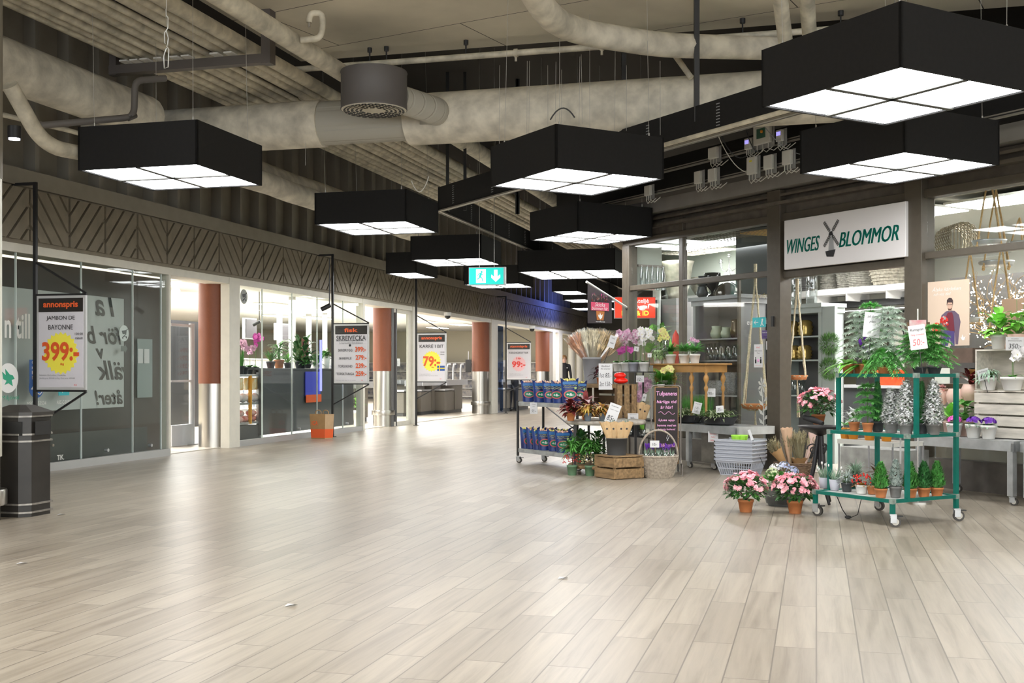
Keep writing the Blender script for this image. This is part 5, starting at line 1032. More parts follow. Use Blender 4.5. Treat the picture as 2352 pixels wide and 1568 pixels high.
leafy(tb(1350,12.72),'yellow-green coleus in a slate blue pot on the round table',COLE,150,.12,.028,.046,.09,PSB,-.1,1,.6,rise=.09,Rr=.08,kind='coleus_plant')
leafy(tb(1384,12.75),'second coleus in a slate blue pot behind the tilted card',COLE,130,.12,.028,.046,.09,PSB,-.1,1,.6,rise=.09,Rr=.08,kind='coleus_plant')
leafy(tb(1345,13.0),'taller dark red plant behind the coleus',RLF,70,.17,.065,.05,.1,TER,-.1,1,.35,rise=.16,Rr=.09,kind='red_leaf_plant')
card(tb(1400,12.5,.60),R(6),.13,.22,[('Tulpaner',.86,.07,.7),('1 bukett i omgång',.68,.05,.8),('85:-',.25,.26,.75)],'long tilted white card with a large 85 over the kraft tulips',R(20),.18)
# dark crate on its side
cr=empty('display_crate',(0,0,0),AR,'dark wooden crate lying on its side on the round table','crate'); m0=7.78; ua,ub=FR.u(1330,m0),FR.u(1416,m0); z0,z1=tz,tz+.405; dd=.30
MB().box(ua,ub,m0,m0+dd,z1-.015,z1).build('top_board',WOODD,cr); MB().box(ua,ub,m0,m0+dd,z0,z0+.012).build('bottom_board',WOODD,cr); MB().box(ua,ub,m0-.01,m0,z1-.05,z1).box(ua,ua+.05,m0-.01,m0,z0,z1).build('front_slat',WOOD,cr)
for k in range(3): MB().box(ua,ub,m0+dd-.01,m0+dd,z0+.02+.13*k,z0+.125+.13*k).build('back_slat',WOODD,cr)
for k in range(3): MB().box(ub-.01,ub,m0+.012+.105*k,m0+.085+.105*k,z0,z1).build('side_slat',WOOD,cr)
for k in range(3): MB().box(ua,ua+.01,m0+.012+.105*k,m0+.085+.105*k,z0,z1).build('side_slat',WOODD,cr)
MB().box(ub-.04,ub-.01,m0,m0+.03,z0,z1).build('corner_post',WOODD,cr)
cz_=z1
# grey bucket with wrapped grasses
bp=fR(1359,7.93,cz_); t=empty('tall_bucket',bp,0,'tall grey bucket holding cellophane-wrapped dried grasses','bucket'); MB().lathe([(.085,0),(.118,.30),(.125,.30),(.125,.325),(.112,.325),(.08,.02),(.001,.02)],30).build('bucket_body',mat('grey_bucket',(.33,.33,.345),.5),t)
for k,(px,py,dy,m_,lab,r_) in enumerate(((1312,770,-.02,mat('salmon_grass',(.90,.52,.34),.8,noise=.3,scale=20),'salmon dried grass bouquet in cellophane, leftmost in the bucket',.095),(1336,758,.03,mat('cream_grass',(.92,.86,.68),.8,noise=.2,scale=20),'cream pampas bouquet in cellophane, second in the bucket',.07),(1368,757,-.03,mat('cream_grass2',(.90,.82,.60),.8,noise=.2,scale=20),'cream and wheat bouquet in cellophane, middle of the bucket',.09),(1393,760,.0,mat('wheat_grass',(.86,.68,.40),.8,noise=.3,scale=20),'wheat-coloured seed head bouquet in cellophane',.09),(1420,775,.05,mat('tan_grass',(.88,.64,.40),.8,noise=.3,scale=20),'tan bouquet in cellophane leaning right out of the bucket',.09))):
    tp=at(px,py,bp.y+dy); b0=(bp.x+(tp.x-bp.x)*.12,bp.y+dy*.5,cz_+.22); bouquet(b0,tp,r_,lab,m_,CELLO,170,kind='dried_grass_bouquet',cello=True)
card(at(1402,798,bp.y-.2),R(10),.09,.15,[('Torkad',.8,.12,.5),('bukett',.4,.12,.5)],'slanting white tag stuck among the dried grasses',R(18),.22,sticklean=-.02)
leafy(fR(1378,7.84,cz_),'dark maroon plant in an orange pot on the crate behind the price card',mat('leaf_maroon',(.06,.012,.018),.45,noise=.4,scale=20),30,.12,.05,.042,.075,TER,-.1,.9,.5,rise=.14,Rr=.05,tip=.8,kind='red_leaf_plant')
card(fR(1391,7.70,.95),R(4),.165,.31,[('Bladblad',.90,.06,.6),('No smarter',.80,.06,.7),('1st 85:-',.55,.17,.85),('2st 150:-',.22,.17,.9)],'largest white card, reading 85 and 150, hung on the dark crate')
g=MB(); q=fR(1426,7.90,cz_)
for k,(dz_,m_) in enumerate(((.045,0),(.085,0))):
    o=MB().ball((0,0,0),.07,16,0,(1.25-.2*k,.8,.55)).build('red_cushion_ornament',mat('glossy_red',(.80,.02,.01),.18),loc=(q.x-.01*k,q.y,q.z+.04+.062*k)); tag(o,('lower','upper')[k]+' glossy red rounded ornament on the dark crate','ornament')
# green pots on the floor and foliage
def ardisia(loc,label,berry):
    t=P('ardisia',loc,label,'plant','berry plants'); pot(t,.06,.115,PGN,.8); MB().tube([(0,0,.1),(.01,0,.2),(0,0,.36)],.005,6).build('stem',BARK,t); g=MB()
    for _ in range(150): d=rdir(-.1,1); g.leaf((d.x*.05,d.y*.05,.26+.12*rnd()),d,.14*ru(.6,1.1),.03,droop=.45,seg=3)
    g.build('leaf',G1,t); g=MB()
    for _ in range(60): a=ru(0,6.28); r=ru(.05,.12); g.ball((cos(a)*r,sin(a)*r,ru(.14,.24)),.007,5); 
    g.build('berry',berry,t); g=MB()
    for _ in range(10): a=ru(0,6.28); g.tube([(0,0,.22),(cos(a)*.07,sin(a)*.07,.24),(cos(a)*.12,sin(a)*.12,.18)],.0015,4)
    g.build('berry_stalk',STEM,t)
ardisia(gp(1314,1091),'red-berried plant in a green pot, left one on the floor',BERR); ardisia(gp(1355,1092),'cream-berried plant in a green pot, right one on the floor',CBER)
for px,Y,l in ((1335,13.0,'dark leafy plant at the left on the round table shelf'),(1372,12.95,'dark leafy plant at the right on the round table shelf')): leafy(tb(px,Y,.112),l,G2,90,.13,.055,.06,.12,PGN,-.05,1,.4,rise=.25,Rr=.12,kind='leafy_plant')
# crate in front with dark bucket of tulips
N=gp(1410,1102); L_=.37; D_=.40; org=FR.w(FR.uu(N.x,N.y)-L_,FR.m(N.x,N.y),0)
crate(org,AR,L_,D_,.24,'brown slatted crate on the floor under the dark bucket',WOOD,2,'lid')
org2=org
DB=mat('dark_bucket',(.055,.058,.062),.6)
bk=FR.w(FR.uu(N.x,N.y)-.19,FR.m(N.x,N.y)+.17,.253)
def bucket(loc,label,r=.115,h=.185): t=empty('bucket',loc,0,label,'bucket'); MB().lathe([(r*.88,0),(r,h-.01),(r*1.03,h-.01),(r*1.03,h),(r*.95,h),(r*.84,.01),(.001,.01)],30).build('bucket_body',DB,t)
bucket(bk,'dark bucket of kraft-wrapped tulips on the brown crate')
def tulips(base,tip,label,r=.055):
    b=V(base); d=(V(tip)-b); L_=d.length; d.normalize(); t=empty('tulip_bouquet',b,0,label,'bouquet','kraft-wrapped tulips'); sd=V((1,0,0)); g=MB(); fr=V((0,-1,0))
    w=[b*0+sd*(-.02),b*0+sd*.02]; n=10; v=[]
    for k in range(5):
        q=k/4
        for j in range(n): th=2*pi*j/n; v.append(d*(L_*q*(1+.04*(j%3-1)*(k==4)))+V((cos(th)*(r*(.3+.8*q)),sin(th)*(r*(.25+.35*q)),0)))
    g.add(v,[(k*n+j,k*n+(j+1)%n,(k+1)*n+(j+1)%n,(k+1)*n+j) for k in range(4) for j in range(n)],0); g.build('kraft_wrap',KP if 0 else mat('tulip_kraft',(.62,.42,.22),.75,noise=.12,scale=20,bump=.2),t); g=MB()
    for _ in range(7): g.leaf(d*(L_*.9)+V((ru(-.03,.03),ru(-.02,.02),0)),d+V((ru(-.4,.4),0,0)),.07,.018,droop=0,seg=2)
    g.build('leaf',G4,t); p=d*(L_*.72)+V((0,-r*.52,0)); MB().cyl(p,p+V((0,-.003,0)),.011,n=14).build('round_sticker',BMET,t)
for k,(dx,tx) in enumerate(((-.06,-.13),(-.025,-.045),(.03,.05),(.07,.12))): tulips(bk+V((dx,-.03+.02*(k%2),.1)),bk+V((tx,-.03,.36)),('leftmost','second','third','rightmost')[k]+' kraft-wrapped tulips in the bucket on the crate',.06)
# black wire table with the second bucket
wt=empty('wire_table',(0,0,0),AR,'low black wire table behind the handled basket','table'); ma=7.95; a,b=FR.u(1436,ma),FR.u(1502,ma)
MB().box(a,b,ma,ma+.35,.39,.40).build('tabletop',RL,wt)
for x,y in ((a,ma),(b,ma),(a,ma+.35),(b,ma+.35)): MB().cyl((x,y,0),(x,y,.39),.008,n=8).build('leg',RL,wt)
b2=fR(1463,8.12,.402); bucket(b2,'dark bucket of kraft-wrapped tulips on the wire table',.108,.19)
for k,(dx,tx) in enumerate(((-.07,-.14),(-.02,-.03),(.02,.04),(.06,.10))): tulips(b2+V((dx,-.02+.02*(k%2),.1)),b2+V((tx,-.02,.36+.03*(k in(1,2)))),('leftmost','second','third','rightmost')[k]+' kraft-wrapped tulips in the bucket on the wire table',.06)
card(fR(1454,7.9,.575),R(3),.125,.10,[('Hyasinter',.83,.1,.7),('35:-',.38,.38,.6)],'white card reading 35 beside the second bucket',0,.17)
for px,l in ((1446,'left'),(1475,'right')):
    t=P('hyacinth_glass',fR(px,8.0,.402),l+' hyacinth bulbs in a glass pot on the wire table','plant','hyacinth glasses'); MB().lathe([(.032,0),(.045,.09),(.043,.09),(.03,.005)],18).build('glass_pot',VASEG,t); blades(t,16,.025,.12,G3,.07,.02,.12,'leaf'); MB().lathe([(.03,.01),(.04,.075),(.001,.08)],14).build('soil',mat('white_gravel',(.6,.6,.58),.8),t)
# handled basket with muscari
c=gp(1512,1096); t=empty('handled_basket',(c.x,c.y,0),0,'pale round wicker basket with a tall arched handle','basket'); PW=mat('pale_wicker',(.42,.36,.29),.8,noise=.4,scale=40)
g=wicker(MB(),(0,0,.012),.155,.215,.22,20,20,0,1,.8,.005,.0068); g.lathe([(.15,0),(.155,.012),(.208,.22)],30); g.v=[(x,y*(.8 if False else 1),z) for x,y,z in g.v]; g.build('woven_body',PW,t)
MB().lathe([(.19,.2),(.001,.2)],20).build('lining',mat('basket_moss',(.14,.15,.1),.9),t)
for s_ in (-.005,.007): 
    MB().tube([(-.215*cos(pi*k/18*1.0)*(1 if 1 else 1),s_*2,.21+.31*sin(pi*k/18)**.9) for k in range(19)],.010,8).build('handle',PW,t)
MBt=MB().tube([(.215*cos(2*pi*k/24),.172*sin(2*pi*k/24),.235) for k in range(25)],.013,8).build('rim',PW,t)
for k in range(9):
    x=-.14+.28*(k%5)/4+.02*(k//5); y=-.06+.09*(k//5); t2=P('muscari_glass',(c.x+x,c.y+y,.205),('violet grape hyacinths in a clear glass inside the handled basket'),'plant','grape hyacinths in the handled basket'); MB().lathe([(.025,0),(.033,.065),(.031,.065)],12).build('glass_pot',VASEG,t2); blades(t2,14,.02,.11,G4,.02,.008,.25,'leaf'); g=MB()
    for _ in range(5):
        p=V((ru(-.03,.03),ru(-.02,.02),ru(.12,.16)))
        for q in range(16): g.ball(p+V((ru(-.008,.008),ru(-.008,.008),ru(-.02,.02))),.0045,4)
    g.build('flower_spike',PUR,t2)
card((c.x-.06,c.y-.16,.34),R(0),.10,.075,[('10:-',.45,.4,.5)],'white card reading 10 inside the handled basket',0,.14)
# chalk board
q=at(1531,888,12.78); bw,bh=.262,.865; zt_=1.17+(852-888)*12.78/F; t=empty('chalkboard',(q.x,q.y,0),R(-3),'tall narrow chalkboard with pink Swedish handwriting on a metal stand','chalkboard'); zb_=zt_-bh
MB().box(-bw/2,bw/2,0,.012,zb_,zt_).build('wood_frame',WOODH,t); bd=MB().box(-bw/2+.006,bw/2-.006,-.003,.0,zb_+.006,zt_-.006).build('black_board',mat('chalk_black',(.028,.022,.022),.8),t)
for s_,f,w_,h_ in (('Tulpanens',.905,.88,.085),('härliga tid',.80,.84,.06),('är här!',.735,.52,.05),('Ljusa upp',.565,.68,.045),('hemma med en',.50,.80,.035),('krispig bukett!',.445,.74,.035),('Välkomna',.24,.70,.055),('in!',.155,.22,.05)): text(s_,bw*w_,bh*h_*.85,PINKP,bd,(0,-.004,zb_+bh*f),off=.012,shear=.1,ext=.0008)
g=MB().tube([(-.09+.18*k/16,-.005,zb_+bh*.66+.016*sin(k*.785)) for k in range(17)],.0025,5); g.build('chalk_swirl',PINKP,bd)
g=MB().tube([(.015,-.005,zb_+bh*.30),(.0,-.005,zb_+bh*.335),(.02,-.005,zb_+bh*.39),(.033,-.005,zb_+bh*.375),(.02,-.005,zb_+bh*.33),(.003,-.005,zb_+bh*.30)],.003,5); g.build('chalk_tulip',mat('chalk_white',(.7,.7,.72),.8),bd)
SR=mat('stand_rod',(.22,.20,.18),.4,.5); w2_=.17
MB().tube(bend([(-w2_,.02,.0),(-w2_,.02,zt_+.015),(w2_-.01,.02,zt_+.015),(w2_-.01,.02,.0)],.05),.007,8).build('stand_hoop',SR,t)
for x in (-w2_,w2_-.01): MB().tube(bend([(x,-.17,0),(x,-.17,.13),(x,.0,.13),(x,.02,.2)],.03),.008,8).build('foot',SR,t)
# ---------------- zinc tables
ZN=mat('zinc_top',(.50,.52,.53),.4,.6,noise=.25,scale=7)
def zinc(a,b,z,label,whs,m0=8.7,m1=9.28):
    t=empty('zinc_table',(0,0,0),AR,label,'table'); MB().box(a,b,m0,m1,z-.02,z).build('tabletop',ZN,t); MB().box(a,b,m0,m0+.03,z-.09,z-.02).box(a,b,m1-.03,m1,z-.09,z-.02).box(a,a+.03,m0,m1,z-.09,z-.02).box(b-.03,b,m0,m1,z-.09,z-.02).build('apron',ZN,t)
    for x in whs:
        for y in (m0+.03,m1-.03): MB().box(x-.028,x+.028,y-.028,y+.028,.08,z-.02).build('leg',ZN,t); wheel(t,x,y,.032,.3,False)
    return t
zinc(FR.u(1470,8.7),FR.u(1692,8.7),.53,'long galvanised table with a single front leg, left of the shopping baskets',(FR.u(1578,8.7),))
ul=FR.u(2100,8.7); ur=-6.36
zinc(ul,ur,.56,'galvanised table on casters behind the green cart',(ul+.04,ur-.04)); zinc(ur+.06,ur+1.5,.56,'galvanised table at the right picture edge',(ur+.12,ur+1.4))
zz=.562; zl=.532
# antique table on the left zinc table
an=empty('antique_table',(0,0,0),AR,'honey-coloured antique side table with turned legs, standing on the zinc table','table'); m0=8.78; a,b=FR.u(1489,m0),FR.u(1620,m0); zt2=1.265
MB().box(a,b,m0,m0+.42,zt2-.022,zt2).build('tabletop',WOODH,an,bev=.006); MB().box(a+.05,b-.05,m0+.04,m0+.38,zt2-.11,zt2-.022).build('apron',WOODH,an)
LP=[(.02,.0),(.012,.03),(.014,.15),(.018,.34),(.012,.38),(.026,.42),(.026,.44),(.012,.47),(.018,.50),(.034,.54),(.03,.57),(.012,.60),(.022,.62),(.024,.63),(.024,.66)]
for x in (a+.09,(a+b)/2+.22,b-.07):
    for y in (m0+.07,): MB().lathe(LP,14,(x,y,zl)).build('turned_leg',WOODH,an)
MB().lathe(LP,14,(a+.09,m0+.35,zl)).build('turned_leg',WOODH,an); MB().lathe(LP,14,(b-.09,m0+.35,zl)).build('turned_leg',WOODH,an)
for k,(px,m) in enumerate(((1541,8.9),(1571,8.88),(1596,8.9))):
    t=P('fern_pot',fR(px,m,zt2),('left','middle','right')[k]+' feathery green plant in a white pot on the antique table','plant','potted ferns on the antique table'); pot(t,.066,.115,PWH,.72); ferny(t,.11,120,.19,.20,G5 if k else G1)
    if k==0:
        g=MB(); g.leaf((0,0,.11),(.1,-.1,1),.22,.07,droop=0,seg=4); g.leaf((0,0,.11),(-1,-.2,.4),.2,.06,droop=.3,seg=4); g.leaf((0,0,.11),(.5,-.5,.7),.16,.06,droop=.3,seg=4); g.build('broad_leaf',G3,t)
for k,(px,h) in enumerate(((1512,.30),(1532,.34))): orchid(fR(px,8.98,zt2),('left','right')[k]+' yellow orchid on the antique table',OYE,h,.05,.10,PWH,1,9,.04*(1-2*k),.042,'yellow orchids')
orchid(fR(1575,9.05,zt2),'small pink flowers among the ferns on the antique table',OPK,.22,.05,.1,PWH,1,5,.05,.028)
leafy(fR(1510,8.84,zt2),'trailing pale ivy hanging over the left edge of the antique table',mat('ivy_pale',(.30,.42,.18),.5,noise=.5,scale=25),90,.06,.035,.05,.09,PWH,-.5,1,1.2,rise=.1,Rr=.12,kind='ivy_plant')
# orchid rack
rk=empty('orchid_rack',(0,0,0),AR,'tall black metal rack carrying the white-potted orchids','rack'); m0=8.55; a,b=FR.u(1407,m0),FR.u(1488,m0); zo=1.165
MB().box(a,b,m0,m0+.36,zo-.014,zo).build('shelf',RL,rk); 
for x,y in ((a,m0),(b-.10,m0),(a,m0+.36),(b,m0+.36)): MB().box(x-.008,x+.008,y-.008,y+.008,0,zo).build('leg',RL,rk)
MB().box(a,b,m0,m0+.36,.55,.56).build('lower_shelf',RL,rk)
for k,(px,m,pt,h,ln,lab) in enumerate(((1419,8.75,MAG,.20,.05,'short magenta orchid at the left end of the black rack'),(1436,8.85,OPK,.42,-.02,'tall dusky pink orchid at the back of the black rack'),(1438,8.62,OMX,.36,.0,'speckled white and crimson orchid, front left of the rack'),(1455,8.66,OMX,.40,.03,'speckled white orchid in the middle of the rack'),(1480,8.66,OWH,.42,.0,'large white orchid at the right of the rack'),(1470,8.8,OWH,.36,.04,'white orchid behind the middle of the rack'))):
    orchid(fR(px,m,zo),lab,pt,h,.066,.118,PWH if k!=3 else PLG,2,9,ln,.04)
card(fR(1461,8.5,1.42),R(0),.06,.06,[('9',.45,.35,.2)],'small white tag among the speckled orchids',R(8),.12); card(fR(1492,8.5,1.34),R(0),.05,.05,[('S',.45,.4,.25)],'small white tag under the white orchid',0,.12)
orchid(fR(1478,8.7,.56),'bright pink orchid under the black rack, left of the chalkboard',OPK,.40,.05,.1,PWH,2,9,.0,.045); orchid(fR(1462,8.6,.56),'lower pink orchid left of the chalkboard, over the bucket',OPK,.24,.05,.1,PWH,1,8,.03,.045)
card(fR(1470,8.45,1.03),AR+R(40),.10,.085,[('12:-',.45,.45,.6)],'white card reading 12 under the orchid rack'); card(fR(1478,8.4,.80),R(10),.05,.09,[('49',.5,.3,.5)],'narrow white card in front of the pink orchids',R(12),.1)
t=P('asparagus_fern',fR(1526,8.75,.80),'bushy bright green fern behind the top of the chalkboard','plant'); pot(t,.07,.12,TER); ferny(t,.16,170,.27,.45,G3); ferny(t,.12,90,.28,.12,G1,'lower_frond')
MB().box(-.12,.12,-.1,.1,-.27,0).build('riser_box',WOODD,t)
orchid(fR(1518,8.6,.92),'pale yellow-green orchid over the chalkboard',OYE,.22,.045,.09,PWH,1,7,.05,.045)
bpy.data.objects[t.name]
# trays with succulents and grass
def oval_tray(px,m,label,sx=.30):
    t=empty('oval_tray',fR(px,m,zl),AR,label,'tray'); MB(MX.Diagonal((1.55,1,1,1))).lathe([(.10,0)]+[(.14+.03*k/10+.004*(k%2),.01+.085*k/10) for k in range(11)]+[(.18,.10),(.165,.095),(.14,.05),(.001,.05)],36).build('ribbed_body',mat('black_ribbed_metal',(.035,.035,.037),.4,.4),t); return t
for px,lab in ((1575,'left'),(1651,'right')):
    oval_tray(px,8.88,lab+' black ribbed oval tray on the zinc table'); 
    leafy(fR(px,8.88,zl+.05),lab+' mass of pale trailing succulents in the ribbed tray',mat('pale_succulent',(.36,.44,.24),.6,noise=.5,scale=30),380,.07,.024,.13,.03,PDG,-.1,1,.5,rise=.09,Rr=.24,kind='succulent_planting')
for k,(px,m) in enumerate(((1582,9.02),(1606,9.0),(1622,9.0))): t=P('grass_pot',fR(px,m,zl),('left','middle','right')[k]+' pot of upright dark green grass behind the trays','plant','upright grass pots'); pot(t,.06,.10,PDG); blades(t,170,.07,.28,G1,.08,.010,.14)
card(fR(1598,8.72,.66),R(10),.10,.14,[('Murgröna',.85,.08,.7),('1-35:-',.5,.2,.6),('2-60:-',.22,.2,.6)],'tilted white card reading 35 and 60 in front of the grass',R(14),.08); card(fR(1632,8.95,.86),R(4),.12,.10,[('Tulpanfat',.82,.1,.75),('195:-',.4,.34,.6)],'white card reading 195 over the grass',0,.22); card(fR(1654,8.75,.685),R(4),.09,.08,[('35:-',.45,.5,.7)],'small white card reading 35 over the right tray',R(-4),.1)
# ---------------- right zinc table display
sx=lambda px,m,z:fR(px,m,z)
wc=crate(FR.w(FR.u(2238,8.93),8.93,zz),AR,.62,.34,.42,'whitewashed slatted crate on the right zinc tables',WOODW,4,'lid')
wc2=empty('open_crate',(0,0,0),AR,'upper whitewashed box lying on its side with the orchid in front','crate'); m0=9.06; a=FR.u(2240,m0); b=a+.75; z0=zz+.435
MB().box(a,b,m0,m0+.24,z0+.36,z0+.375).build('top_board',WOODW,wc2); MB().box(a,a+.015,m0,m0+.24,z0,z0+.36).build('side_board',WOODW,wc2); MB().box(a,b,m0+.23,m0+.24,z0,z0+.36).build('back_board',WOODW,wc2); MB().box(a,b,m0,m0+.24,z0-.003,z0+.01).build('bottom_board',WOODW,wc2)
zt3=z0+.377
leafy(fR(2293,9.10,zt3),'glossy aralia in a white pot on top of the whitewashed box',G3,44,.17,.095,.07,.13,PWH,-.05,1,.5,rise=.2,Rr=.12,kind='aralia_plant',tip=.8)
t=leafy(fR(2338,9.08,zt3),'salmon anthurium in a blush pot on top of the whitewashed box',G3,40,.15,.08,.09,.13,PPK,.1,1,.45,rise=.2,Rr=.1,kind='anthurium',tip=.8,rim=False); g=MB(); s=MB()
for p in ((.0,-.05,.40),(.05,-.02,.33),(-.05,-.04,.34),(.08,0,.45),(.1,-.05,.28)): g.leaf(p,(.5,-.3,.2),.08,.07,droop=.2,seg=3,tip=.7); s.tube([(p[0]*.3,p[1]*.3,.12),p],.0025,5)
g.build('spathe',mat('salmon_spathe',(.85,.48,.30),.35),t); s.build('flower_stalk',STEM,t)
leafy(fR(2262,9.1,zz+.435),'small leafy plant in a white pot, left in the open box',G4,60,.07,.03,.055,.1,PWH,.0,1,.5,rise=.08,Rr=.07)
t=leafy(fR(2271,8.97,zz+.435),'white pot with drooping grey-green shoots on the crate edge',G4,70,.08,.022,.072,.115,PWH,-.2,1,.9,rise=.08,Rr=.09)
o=orchid(fR(2325,8.97,zz+.435),'white orchid in a low white bowl on the whitewashed crate',OWH,.24,.10,.12,PWH,2,9,.02,.042)
card(fR(2331,8.92,zt3-.02),R(6),.17,.12,[('Snabba',.86,.08,.4),('blommorkruka',.72,.09,.75),('350:-',.32,.36,.7)],'white card reading 350 under the anthurium'); card(fR(2262,8.9,1.09),R(6),.11,.10,[('Julrosor',.78,.16,.75),('89:-',.35,.36,.6)],'tilted white card reading 89 on a stick',R(-14),.12)
for k,(px,m,pet,lab) in enumerate(((2192,8.83,MAG,'magenta-flowered violet in a white pot behind the cart edge'),(2236,8.80,PUR,'left purple African violet in a white pot on the zinc table'),(2271,8.78,PUR,'right purple African violet in a white pot on the zinc table'))):
    t=P('african_violet',fR(px,m,zz),lab,'plant','African violets'); pot(t,.072,.125,PWH,.72); g=MB()
    for _ in range(22): d=rdir(.0,.5); g.leaf((0,0,.12),d,.10,.05,droop=.3,seg=3,tip=.55)
    g.build('leaf',G4,t); g=MB()
    for _ in range(48): d=rdir(.1,1); flower(g,V((d.x*.06,d.y*.06,.145+d.z*.045)),d,.019,5)
    g.build('blossom',pet,t)
leafy(fR(2216,9.0,zz),'broad-leaved green plant behind the violets',G1,18,.20,.07,.08,.15,PPK,.2,1,.5,rise=.18,Rr=.05,kind='leafy_plant'); leafy(fR(2183,8.98,zz),'tall bright plant just right of the cart',G3,9,.24,.08,.07,.14,PPK,.5,1,.25,rise=.08,Rr=.03,kind='leafy_plant')
for k,(px,z_,s_) in enumerate(((2158,.86,1),(2200,.84,1.2),(2232,.9,1.1))): o=MB().lathe([(.05*s_,0),(.085*s_,.05*s_),(.09*s_,.10*s_),(.07*s_,.15*s_),(.065*s_,.15*s_),(.08*s_,.09*s_),(.001,.02)],24).build('blush_planter',PPK,loc=fR(px,9.22,z_-.02)); tag(o,('left','middle','right')[k]+' rounded blush planter behind the cart','planter','blush planters')
t=empty('window_shelf',(0,0,0),AR,'pale shelf behind the cart carrying blush planters','shelf'); MB().box(FR.u(2135,9.15),FR.u(2240,9.15),9.12,9.33,.80,.82).build('shelf_board',WOODW,t); MB().box(FR.u(2140,9.15),FR.u(2143,9.15),9.15,9.17,.56,.8).box(FR.u(2236,9.15),FR.u(2239,9.15),9.15,9.17,.56,.8).build('support',WOODW,t)
leafy(fR(2228,9.22,.99),'dark red spiky plant in a blush planter',RLF,26,.20,.05,.06,.05,PPK,.2,1,.3,rise=.1,Rr=.03,kind='red_leaf_plant',tip=.8); leafy(fR(2165,9.22,.96),'pinkish rosette plant in a blush planter',mat('pink_rosette',(.50,.18,.16),.5,noise=.5,scale=20),26,.09,.04,.05,.04,PPK,.1,.9,.4,kind='rosette_plant')
t=empty('hanging_tray',fR(2198,9.25,1.20),AR,'dark shelf with a brown trough below the poster','shelf'); MB().box(-.28,.28,-.1,.1,.0,.05).build('shelf_board',mat('dark_shelf',(.07,.065,.06),.5),t); MB().box(-.20,.24,-.08,.08,.05,.19).build('brown_trough',mat('brown_trough',(.12,.08,.06),.4,noise=.3,scale=9),t)
# ================================================================ flower shop sign, posters, interior
a,b=uR(1801,9.33),uR(2080,9.33); m=9.33; t=empty('shop_sign',FR.w((a+b)/2,m,2.63),AR,'white shop sign with green lettering and a windmill over the entrance','shop sign'); W_=b-a
MB().box(-W_/2,W_/2,0,.05,-.285,.285).build('sign_board',mat('sign_board_white',(.70,.67,.66),.3),t,bev=.006); GRN=mat('sign_green',(.0,.23,.17),.4)
text('WINGES',W_*.29,.165,GRN,t,(-W_*.325,-.002,-.025),off=.035,shear=.3); text('BLOMMOR',W_*.465,.165,GRN,t,(W_*.218,-.002,-.025),off=.035,shear=.3)
wm=MB(); cx_=-W_*.085; k=.9
wm.prism([(cx_-.035,-.14),(cx_+.05,-.14),(cx_+.03,.05),(cx_-.015,.05)],-.004,-.001); o=wm.build('mill_tower',mat('mill_grey',(.30,.30,.30),.6),t)
g=MB(); g.prism([(cx_-.03,.04),(cx_+.035,.04),(cx_+.02,.085),(cx_-.02,.075)],-.007,-.003); g.prism([(cx_-.08,-.13),(cx_+.07,-.12),(cx_+.04,-.2),(cx_-.06,-.19)],-.006,-.003)
for an_ in (52,128,232,308):
    c_,s_=cos(R(an_)),sin(R(an_)); p0=V((cx_+.01,-.008,.06)); p1=p0+V((c_*.17,0,s_*.17)); g.bar(p0,p1,.005,.003,up=(0,1,0))
    for q in (-.014,0,.014): g.bar(p0+V((c_*.04-s_*q,0,s_*.04+c_*q)),p0+V((c_*.17-s_*q,0,s_*.17+c_*q)),.004,.003,up=(0,1,0))
    for q in range(6): r_=.04+.026*q; g.bar(p0+V((c_*r_-s_*.014,0,s_*r_+c_*.014)),p0+V((c_*r_+s_*.014,0,s_*r_-c_*.014)),.004,.003,up=(0,1,0))
g.build('mill_sails',INK,t)
# man poster in the right window
m=MR-.012; a,b=uR(2131,m),uR(2226,m); zt_=FR.z(2131,648,m); zb_=FR.z(2131,795,m); t=empty('window_image',FR.w(a,m,zb_),AR,'beige poster of a man with a red bouquet in the right window','poster'); W_=b-a; Hh=zt_-zb_
MB().box(0,W_,0,.008,0,Hh).build('poster_sheet',mat('poster_beige',(.66,.52,.40),.5,noise=.05,scale=2),t)
def pp(nm,pts,mt,d=1): MB().prism([(x*W_,z*Hh) for x,z in pts],-.0015*d,-.0015*d+.001).build(nm,mt,t)
pp('printed_coat',[(.33,.0),(.30,.35),(.34,.47),(.45,.53),(.55,.54),(.66,.53),(.76,.47),(.80,.36),(.76,.18),(.74,.02),(.68,.02),(.66,.2),(.42,.2),(.40,.0)],mat('print_coat',(.13,.09,.14),.6)); pp('printed_sweater',[(.46,.24),(.46,.46),(.50,.51),(.60,.51),(.63,.45),(.66,.22)],mat('print_sweater',(.16,.02,.035),.6),2); pp('printed_trousers',[(.37,.0),(.42,.24),(.66,.22),(.66,.0),(.58,.0),(.55,.12),(.50,.0)],mat('print_trousers',(.07,.05,.18),.6),3)
pp('printed_face',[(.50,.56),(.49,.64),(.52,.69),(.58,.69),(.61,.64),(.60,.57),(.57,.53),(.53,.53)],mat('print_skin',(.62,.40,.30),.6),3); pp('printed_hat',[(.475,.62),(.48,.70),(.53,.735),(.59,.73),(.625,.69),(.62,.62),(.605,.66),(.50,.665)],mat('print_hat',(.05,.03,.03),.6),4); pp('printed_beard',[(.50,.58),(.52,.54),(.58,.54),(.60,.58),(.57,.565),(.53,.565)],mat('print_beard',(.12,.06,.04),.6),4)
g=MB(); g.box(.505*W_,.55*W_,-.007,-.006,.625*Hh,.632*Hh).box(.56*W_,.605*W_,-.007,-.006,.625*Hh,.632*Hh); g.build('printed_glasses',INK,t)
g=MB()
